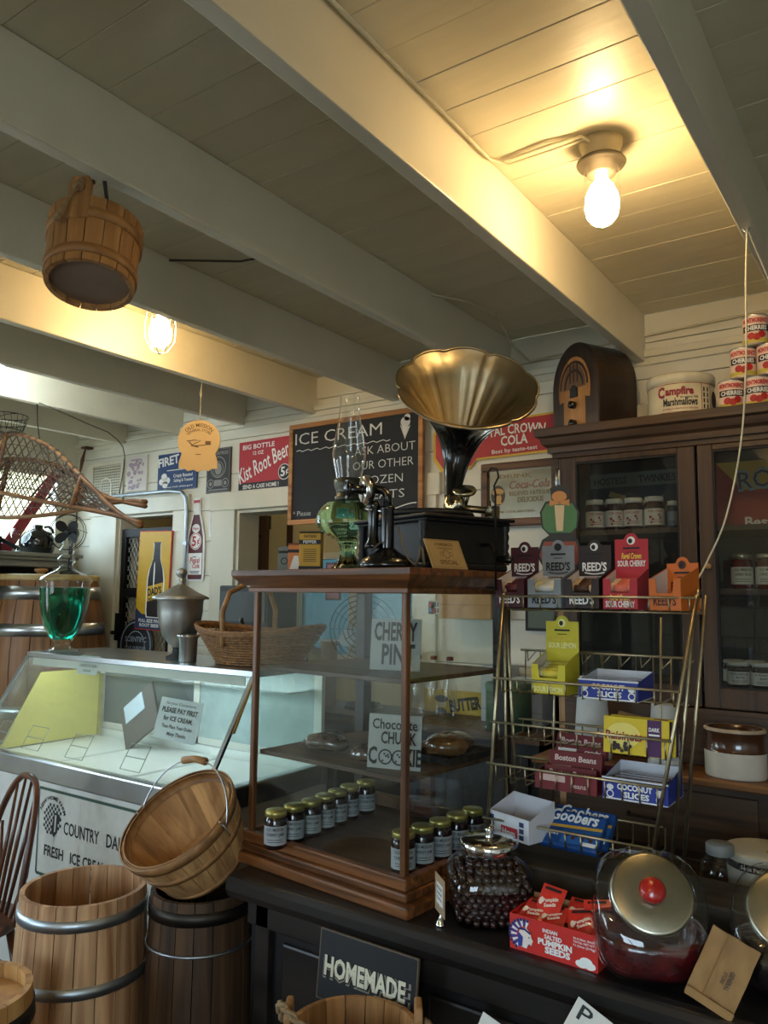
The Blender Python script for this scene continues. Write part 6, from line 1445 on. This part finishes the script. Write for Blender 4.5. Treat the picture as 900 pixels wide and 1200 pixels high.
# steel cup
t = thing('steel_cup', 'small steel malt cup between the urn and the wicker basket', 'cup', (-2.665, 2.355, TOPZ))
obj('cup_body', M().lathe([(.001,0),(.036,0),(.038,.006),(.040,.10),(.050,.112),(.052,.116),(.046,.113),(.037,.1),(.034,.01),(.001,.01)], 28), STEEL, t); obj('rim', M().lathe([(.050,.112),(.054,.115),(.050,.118)], 28), CHROME, t)
# wicker basket
WICK = pbr('wicker', '#8c6236', .6, var=.4, scale=60)
t = thing('wicker_basket', 'brown wicker basket with tall hoop handle on the freezer', 'basket', (-2.36, 2.475, TOPZ+.002), rad(8))
def wr_(u, z): # boat-shaped outline
    return (.19+.105*z/.125)*math.cos(u), (.13+.06*z/.125)*math.sin(u), z + (.03*(math.cos(u)**2))*z/.125
rows = 12; NS = 44
m = M()
for k in range(rows):
    z = .006 + k*.0102; pts = []
    for i in range(NS*2):
        u = 2*PI*i/(NS*2); x, y, zz = wr_(u, z); s = 1 + (.018 if (i + k) % 2 else -.018); pts.append((x*s, y*s, zz))
    m.tube(pts, .0052, 5, closed=True)
obj('woven_side', m, WICK, t, kind='stuff')
for i in range(NS): 
    pass
m = M()
for i in range(NS):
    u = 2*PI*i/NS; m.tube([wr_(u, 0), wr_(u, .06), wr_(u, .125)], .0035, 5)
obj('stake', m, WICK, t, kind='stuff')
obj('braided_rim', M().tube([wr_(2*PI*i/60, .128) for i in range(60)], .010, 8, closed=True).tube([Vector(wr_(2*PI*i/60, .136))*1.0 for i in range(60)], .008, 6, closed=True), WICK, t)
obj('base', M().lathe([(.001,0),(1,0),(1,.006),(.001,.006)], 30).__class__().add([(wr_(2*PI*i/30,0)[0], wr_(2*PI*i/30,0)[1], z) for z in (0,.006) for i in range(30)], [tuple(range(30))[::-1], tuple(range(30,60))] + [(i,(i+1)%30,30+(i+1)%30,30+i) for i in range(30)]), WICK, t)
obj('handle', M().tube([(-.05,-.18,.08),(-.05,-.19,.22),(-.05,-.145,.30),(-.05,0,.345),(-.05,.145,.30),(-.05,.19,.22),(-.05,.18,.08)], .011, 8), wood('basket_handle', '#8a6238', '#b58a56', .5, 'X', 20, .05), t)
tag(obj('dark_cloth', M().lathe([(.001,.075),(.05,.07),(.08,.045),(.09,.0),(.001,.0)], 20), pbr('dark_cloth', '#1e2022', .9, bump=.6), None, (-2.27, 2.47, TOPZ+.07)), 'dark bundled cloth lying inside the wicker basket', 'cloth')
# ================================================================ LEFT CORNER
# big oak barrel behind the freezer
bp2 = bulge(.285, .345, .27, 1.02, 11)
t = thing('oak_barrel', 'large varnished oak barrel with bright steel hoops behind the freezer', 'barrel', (-4.365, 2.745, .70))
staves(t, 20, bp2, .02, BARW, .002)
for z, hg in ((.905,.075),(.70,.07),(.25,.07),(.03,.07)): hoop(t, rat(bp2, z)+.001, z, rat(bp2, z+hg)+.001, z+hg, STEEL, .004)
obj('lid', M().lathe([(.001,1.0),(.275,1.0),(.292,1.02),(.292,1.045),(.28,1.05),(.001,1.05)], 40, smooth=False), wood('barrel_lid', '#b79a5e', '#d6bd84', .5, 'X', 14, .05), t)
obj('lid_knob', M().lathe([(.001,1.05),(.02,1.05),(.022,1.062),(.04,1.072),(.036,1.085),(.001,1.088)], 20, (.02,-.06,0)), BUCKW, t)
obj('round_emblem', M().lathe([(.001,0),(.075,0),(.075,.004),(.001,.004)], 28), flat('#8f2a22'), t, (.325,-.12,.49), (rad(90),0,rad(70)))
st = thing('barrel_stand', 'dark wooden stand under the oak barrel behind the freezer', 'stand', (-4.365, 2.745, 0))
for sx, sy in ((-1,-1),(1,-1),(-1,1),(1,1)): obj('leg', M().box(sx*.24-.03, sx*.24+.03, sy*.24-.03, sy*.24+.03, 0, .66), BLKW, st)
obj('top', M().box(-.30,.30,-.30,.30,.66,.70), BLKW, st)
# shelf under the corner window
t = thing('wall_shelf', 'grey moulded wooden shelf under the corner window', 'shelf', (XL, 0, 0))
GREYP = pbr('grey_paint', '#8b8a80', .5, var=.08)
obj('shelf_board', M().box(.0,.30,1.9,3.03,1.862,1.885), GREYP, t, bev=.004)
obj('shelf_moulding', M().box(.0,.28,1.91,3.01,1.84,1.862).box(.0,.25,1.92,2.99,1.80,1.84), GREYP, t, bev=.006)
for y in (1.96, 2.30): obj('bracket', M().box(0,.2,y-.02,y+.02,1.55,1.80), GREYP, t)
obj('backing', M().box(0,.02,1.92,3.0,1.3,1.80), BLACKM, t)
t = thing('stoneware_jug', 'round black stoneware jug on the shelf under the window', 'jug', (XL+.15, 2.80, 1.8855))
obj('jug_body', M().lathe([(.001,0),(.085,0),(.098,.015),(.108,.06),(.104,.095),(.08,.13),(.04,.15),(.028,.158),(.030,.178),(.026,.18)], 32), pbr('jug_glaze', '#131313', .18, coat=.6), t)
obj('handle', M().tube([(.015,.03,.168),(.025,.055,.172),(.035,.075,.155),(.04,.08,.13)], .009, 8), pbr('jug_glaze', '#131313', .18), t)
t = thing('bed_warmer', 'long dark object lying on the shelf left of the jug', 'tool', (XL+.15, 2.55, 1.8855)); obj('handle', M().tube([(0,-.05,.10),(.02,.06,.05),(.03,.11,.02)], .014, 8), BLACKM, t); obj('box', M().box(-.07,.07,-.18,-.02,0,.09), BLACKM, t)
t = thing('glass_dish', 'small clear glass dish at the left end of the shelf', 'dish', (XL+.243, 2.635, 1.8855)); obj('bowl', M().lathe([(.03,0),(.02,.02),(.02,.05),(.05,.08),(.06,.11),(.05,.14)], 24), GLASSJ, t); obj('foot', M().lathe([(.001,0),(.04,0),(.03,.006),(.001,.006)], 24), GLASSJ, t)
tag(obj('red_banner', M().hexa([(XL+.04,2.60,1.90),(XL+.05,2.60,1.90),(XL+.05,2.69,1.90),(XL+.04,2.69,1.90)], [(XL+.04,2.93,2.42),(XL+.05,2.93,2.42),(XL+.05,3.0,2.42),(XL+.04,3.0,2.42)]), flat('#a3343c')), 'red strip hanging diagonally across the corner window', 'banner')
# desk fan
t = thing('desk_fan', 'small old desk fan with black blades in a wire cage near the corner', 'fan', (-4.40, 2.93, 1.758)); t.location = (-4.42, 2.90, 1.755); t.rotation_euler = (0,0,rad(35))
fz_ = .265; R_ = .112
obj('fan_post', M().rod((0,.05,0),(0,.05,fz_),.012).lathe([(.001,0),(.06,0),(.055,.02),(.02,.03),(.001,.03)], 20, (0,.05,0)), BLACKM, t)
obj('motor', M().rod((0,.015,fz_),(0,.09,fz_),.035, 16), BLACKM, t)
for i in range(4):
    a = PI/4 + i*PI/2; m = M(); m.T = Matrix.Translation((0,0,fz_)) @ Matrix.Rotation(a, 4, 'Y') @ Matrix.Rotation(rad(22), 4, 'X')
    m.prism([(.028*math.cos(q)*1.1, .055 + .04*math.sin(q)) for q in [2*PI*k/18 for k in range(18)]], -.002, .002); m.T = None; obj('blade', m, BLACKM, t)
obj('hub', M().rod((0,-.012,fz_),(0,.015,fz_),.02, 14), BLACKM, t)
for r_, y in ((R_, .0), (R_*.97, -.03)): obj('cage_ring', M().tube([(r_*math.cos(2*PI*i/36), y, fz_+r_*math.sin(2*PI*i/36)) for i in range(36)], .0026, 6, closed=True), IRON, t)
for i in range(6):
    a = 2*PI*i/6; obj('cage_wire', M().tube([(R_*math.cos(a),.03,fz_+R_*math.sin(a)),(R_*math.cos(a),0,fz_+R_*math.sin(a)),(R_*.6*math.cos(a+.3),-.035,fz_+R_*.6*math.sin(a+.3)),(0.012*math.cos(a),-.038,fz_+.012*math.sin(a))], .0016, 5), IRON, t)
tag(obj('leather_strap', M().tube([(-4.58,3.10,2.60),(-4.58,3.08,2.52),(-4.57,3.06,2.42),(-4.57,3.05,2.30),(-4.565,3.05,2.1)], .012, 6, radii=[.004,.012,.006,.004,.005]).box(-4.60,-4.55,3.08,3.15,2.597,2.612), wood('strap_brown', '#3d2418', '#6b4028', .5)), 'brown leather strap hanging from a peg near the room corner', 'strap')
tag(obj('base_plate', M().box(-4.52,-4.34,2.86,3.02,1.7503,1.7547), BLACKM, bev=.001), 'small dark plate under the desk fan on the barrel lid', 'plate')
# snowshoes hung from the beam
SW = wood('snowshoe_ash', '#5a3a22', '#94693f', .5, 'X', 20, .05); RAWH = pbr('rawhide', '#4a3a2c', .6, var=.3, scale=60)
k9 = .9565
def sp(L_, y): return [Vector((x*k9, y, 1.65 + (z-1.65)*k9)) for x, z in L_]
A1 = [(-4.72,2.30),(-4.70,2.39),(-4.468,2.508),(-4.198,2.514),(-3.984,2.485),(-3.697,2.382),(-3.391,2.199),(-3.112,2.032),(-2.91,1.947)]
A2 = [(-4.72,2.30),(-4.65,2.26),(-4.433,2.229),(-4.161,2.187),(-3.671,2.101),(-3.31,2.043),(-3.111,2.008),(-2.911,1.963)]
B1 = [(-4.78,2.24),(-4.74,2.31),(-4.567,2.387),(-4.203,2.389),(-3.786,2.318),(-3.515,2.207),(-3.298,2.115),(-2.992,2.051)]
B2 = [(-4.78,2.24),(-4.72,2.16),(-4.532,2.108),(-4.254,2.06),(-3.917,2.049),(-3.611,2.056),(-3.329,2.079),(-3.132,2.084),(-2.993,2.072)]
def resamp(P, n=60):
    S_ = spl(P, 10); d = [0]
    for a, b in zip(S_, S_[1:]): d.append(d[-1] + (b-a).length)
    out = []; j = 0
    for i in range(n):
        q = d[-1]*i/(n-1)
        while j < len(d)-2 and d[j+1] < q: j += 1
        u = (q-d[j])/max(1e-9, d[j+1]-d[j]); out.append(S_[j].lerp(S_[j+1], min(1, u)))
    return out
def yat(R, x, up):
    best = None
    for a, b in zip(R, R[1:]):
        if min(a.x, b.x) <= x <= max(a.x, b.x) and abs(b.x-a.x) > 1e-6:
            z = a.z + (b.z-a.z)*(x-a.x)/(b.x-a.x); best = z if best is None else (max(best, z) if up else min(best, z))
    return best
def snowshoe(label, a1, a2, y, tilt, xe):
    t = thing('snowshoe', label, 'snowshoe')
    r1 = [p + Vector((0, tilt*(p.z-2.2), 0)) for p in resamp(sp(a1, y))]; r2 = [p + Vector((0, tilt*(p.z-2.2), 0)) for p in resamp(sp(a2, y))]
    obj('frame_rail', M().tube(r1, .011, 8), SW, t); obj('frame_rail', M().tube(r2, .011, 8), SW, t)
    x0 = max(r1[0].x, r2[0].x) + .05; lace = M(); dx = .034
    def pt(x, v):
        x = min(max(x, x0), xe); zu = yat(r1, x, True); zl = yat(r2, x, False)
        if zu is None or zl is None: return None
        z = zl + (zu-zl)*v; return Vector((x, y + tilt*(z-2.2), z))
    i = 0; x = x0
    while x < xe:
        for sgn in (1, -1):
            pts = []
            for q in range(9):
                v = q/8; xx = x + sgn*(v-.5)*.30
                if x0 <= xx <= xe:
                    p = pt(xx, v)
                    if p is not None: pts.append(p)
            if len(pts) > 1: lace.tube(pts, .0030, 4)
        x += dx*2.1
    for v in [q/6 for q in range(1, 6)]:
        pts = [pt(x0 + (xe-x0)*q/16, v) for q in range(17)]; pts = [p for p in pts if p is not None]; lace.tube(pts, .0028, 4)
    obj('rawhide_lacing', lace, RAWH, t, kind='stuff')
    for xc in (x0+.42, xe-.33):
        a = pt(xc, 0); b = pt(xc+.04, 1)
        if a and b: obj('cross_bar', M().tube([a, a.lerp(b,.5), b], .014, 8), SW, t)
    wr = M()
    for R in (r1,):
        for q in range(10, 44, 2): p = R[q]; d = (R[q+1]-R[q-1]).normalized(); wr.tube([p-d*.008, p+d*.008], .0135, 8)
    obj('rail_wrap', wr, RAWH, t, kind='stuff')
    return t, pt
s1, pt1 = snowshoe('upper wooden snowshoe with webbed lacing hanging at the left edge', A1, A2, 2.20, .10, -2.98)
s2, pt2 = snowshoe('lower wooden snowshoe with webbed lacing hanging behind the upper one', B1, B2, 2.27, .10, -3.05)
tag(obj('hanging_wire', M().tube([(-3.695,2.21,2.60),(-3.69,2.215,2.5),(-3.675,2.23,2.38)], .0025, 6).tube([(-3.675,2.23,2.38),(-3.672,2.27,2.34),(-3.675,2.285,2.30)], .0025, 6), IRON), 'thin wire from the beam holding the pair of snowshoes', 'wire')
t = thing('wire_basket', 'grey wire egg basket hanging from the beam at the left edge', 'basket', (-4.05, 2.25, 2.50))
for r_, z in ((.11,.09),(.10,.05),(.085,.01)): obj('wire_ring', M().tube([(r_*math.cos(2*PI*i/28), r_*math.sin(2*PI*i/28), z) for i in range(28)], .0022, 5, closed=True), IRON, t)
m = M()
for i in range(20): a = 2*PI*i/20; m.tube([(.11*math.cos(a),.11*math.sin(a),.09),(.085*math.cos(a+.15),.085*math.sin(a+.15),.01),(.01*math.cos(a),.01*math.sin(a),0)], .0014, 4)
obj('wire_mesh', m, IRON, t, kind='stuff'); obj('bail', M().tube([(-.11,0,.09),(-.06,0,.095),(0,0,.099),(.06,0,.095),(.11,0,.09)], .0022, 5), IRON, t)
# ================================================================ BACK BAR seen through the display case
t = thing('back_bar', 'dark back counter below the pass through seen through the display case', 'counter', (0,0,0))
obj('worktop', M().box(-3.15, -1.22, 2.78, 3.14, 1.10, 1.13), SHELFW, t); obj('base_cabinet', M().box(-3.12, -1.24, 2.82, 3.13, 0, 1.10), CTRF, t)
for i in range(4): obj('door', M().box(-3.08+i*.46, -2.66+i*.46, 2.81, 2.82, .1, 1.05), CTR, t)
BZ_ = 1.1305
t = thing('soda_machine', 'dark drinks machine with chrome tap on the back counter', 'machine', (-2.845, 2.97, BZ_))
obj('machine_body', M().box(-.17,.17,-.11,.11,0,.56), flat('#2b2d2e'), t, bev=.006); obj('front_panel', M().box(-.155,.155,-.115,-.11,.38,.53), flat('#454a4a'), t)
obj('tap', M().tube([(.05,-.11,.30),(.05,-.16,.31),(.05,-.18,.27),(.05,-.18,.22)], .009, 8), CHROME, t); obj('drip_tray', M().box(-.15,.15,-.15,-.11,0,.02), CHROME, t)
obj('tap_handle', M().rod((.05,-.15,.32),(.05,-.17,.40),.011,8), BLACK, t)
t = thing('chrome_percolator', 'tall clear glass and chrome jug beside the drinks machine', 'jug', (-2.59, 2.95, BZ_)); obj('jug_body', M().lathe([(.001,0),(.06,0),(.065,.02),(.06,.22),(.04,.30),(.045,.36)], 24), GLASSJ, t); obj('jug_base', M().lathe([(.07,0),(.07,.06),(.06,.07),(.001,.07)], 24), CHROME, t); obj('spout', M().tube([(.05,0,.28),(.10,-.02,.26),(.12,-.03,.20)], .008, 8), CHROME, t)
gj = thing('clear_jug', 'clear glass mixing jug on the back counter', 'jug', (-2.455, 2.93, BZ_)); obj('glass', M().lathe([(.001,0),(.045,0),(.05,.01),(.06,.20),(.055,.24)], 24), GLASSJ, gj); obj('lid', M().lathe([(.057,.24),(.05,.26),(.02,.27),(.001,.27)], 24), GALV, gj)
t = thing('paper_cups', 'stack of pale paper cups by the pass through', 'cups', (-2.365, 2.96, BZ_)); obj('cup_stack', M().lathe([(.001,0),(.032,0),(.042,.30),(.044,.302),(.03,.302)], 24), flat('#c9a98a'), t); obj('top_rim', M().lathe([(.042,.298),(.046,.302),(.042,.306)], 24), PAPER, t)
t = thing('round_fan', 'black wire caged round fan on the back counter', 'fan', (-2.19, 3.0, BZ_), rad(25)); fz_ = .36; R_ = .16
obj('stand', M().lathe([(.001,0),(.09,0),(.08,.02),(.015,.03),(.012,.2),(.001,.2)], 24), BLACKM, t)
for k in range(6): r_ = R_*(1-k*.15); obj('cage_ring', M().tube([(r_*math.cos(2*PI*i/32), -.02-.012*k, fz_+r_*math.sin(2*PI*i/32)) for i in range(32)], .0018, 5, closed=True), IRON, t)
for k in range(12): a = 2*PI*k/12; obj('cage_wire', M().tube([(R_*math.cos(a),0,fz_+R_*math.sin(a)),(R_*.6*math.cos(a),-.045,fz_+R_*.6*math.sin(a)),(.02*math.cos(a),-.08,fz_+.02*math.sin(a))], .0015, 4), IRON, t)
obj('motor', M().rod((0,0,fz_),(0,.08,fz_),.04,14), BLACKM, t)
for i in range(3):
    m = M(); m.T = Matrix.Translation((0,-.01,fz_)) @ Matrix.Rotation(2*PI*i/3, 4, 'Y') @ Matrix.Rotation(rad(20), 4, 'X'); m.prism([(.04*math.cos(q), .075+.055*math.sin(q)) for q in [2*PI*k/16 for k in range(16)]], -.001, .001); m.T = None; obj('blade', m, GALV, t)
t = thing('yellow_poster', 'yellow poster with a capped boy figure behind the display case', 'poster', (-1.775, 3.11, 1.00))
obj('board', M().box(-.15,.16,0,.006,0,.23), flat('#c9a72a'), t)
m = M(); m.k = 0; m.poly([(-.10,.03),(-.03,.03),(-.02,.10),(-.035,.14),(-.05,.15),(-.08,.15),(-.10,.11)]); m.disc(-.06,.19,.035,.016,-.002,14); m.k = 1; m.disc(-.055,.172,.020,.020,-.0015,14); m.poly([(-.085,.04),(-.05,.04),(-.045,.09),(-.08,.09)],-.002); m.k = 2; m.text('BUTTER', .065, .15, .05, bold=.05, wfit=.16, rot=rad(10))
inks(t, m, [flat('#3b3a44'), flat('#cdb9a0'), INKB], 'print')
for i, (x, w, z1, lb) in enumerate(((-1.52,.12,1.36,'left white paper bag stack behind the wire rack'), (-1.37,.13,1.32,'right white paper bag stack behind the wire rack'))):
    t = thing('paper_bags', lb, 'bags', (x, 3.062, BZ_)); obj('stack', M().box(-w/2,w/2,-.06,.06,0,z1-BZ_), flat('#b9bdbf'), t, bev=.004); obj('fold', M().box(-w/2-.001,w/2+.001,-.061,-.06,.05,.053), flat('#8f9496'), t)
for i in range(3):
    if i == 0: sb = thing('soda_bottle', 'clear bottle on the back counter, leftmost of three', 'bottle', (-1.86, 2.95, BZ_), 0, 'bottles behind the case'); obj('glass', M().lathe([(.001,0),(.03,0),(.033,.01),(.033,.13),(.014,.2),(.013,.25)], 18), GLASSJ, sb); obj('cap', M().lathe([(.015,.245),(.015,.26),(.001,.262)], 14), flat('#7a2a26'), sb)
    else: dup(sb, (-1.86+i*.08, 2.95, BZ_), label='clear bottle on the back counter, %s of three' % ['', 'second', 'third'][i])
t = thing('green_tin', 'round green tin behind the wire rack', 'tin', (-1.40, 2.895, BZ_)); obj('tin_body', M().lathe([(.001,0),(.09,0),(.09,.16),(.001,.16)], 30), flat('#3f5a45'), t); obj('tin_lid', M().lathe([(.092,.15),(.092,.175),(.085,.18),(.001,.18)], 30), flat('#54705a'), t)
t = thing('small_picture', 'small dark framed picture on the wall behind the wire rack', 'picture', (-1.36, 3.135, 1.505)); obj('frame', M().box(-.075,.075,0,.012,0,.115), BLACKM, t); obj('print', M().box(-.062,.062,-.001,0,.012,.103), flat('#5f6a58'), t)
t = thing('brown_carton', 'brown cardboard carton hung on the wall behind the display case', 'box', (-1.67, 3.08, 1.55)); obj('carton', M().box(-.13,.13,-.06,.06,0,.12), KRAFT, t, bev=.003); obj('flap', M().box(-.13,.13,-.062,-.06,.06,.063), flat('#8a6238'), t)
t = thing('bright_card', 'small multicoloured card beside the brown carton on the wall', 'card', (-1.86, 3.13, 1.565)); obj('card', M().box(-.06,.06,0,.004,0,.06), flat('#d8cfae'), t); m = M()
for i in range(5):
    for j in range(2): m.k = (i+j) % 3; m.quad(-.055+i*.022, -.038+i*.022, .006+j*.028, .028+j*.028)
inks(t, m, [flat('#27406f'), flat('#9c2a26'), INKB], 'print')
t = thing('beam_flag', 'dark framed notice hanging at the left of the pass through beyond', 'picture', (-2.62, 3.30, 1.62)); obj('frame', M().box(-.05,.05,0,.01,0,.2), flat('#4a2c28'), t); obj('print', M().box(-.04,.04,-.001,0,.01,.19), flat('#8d5a5c'), t)
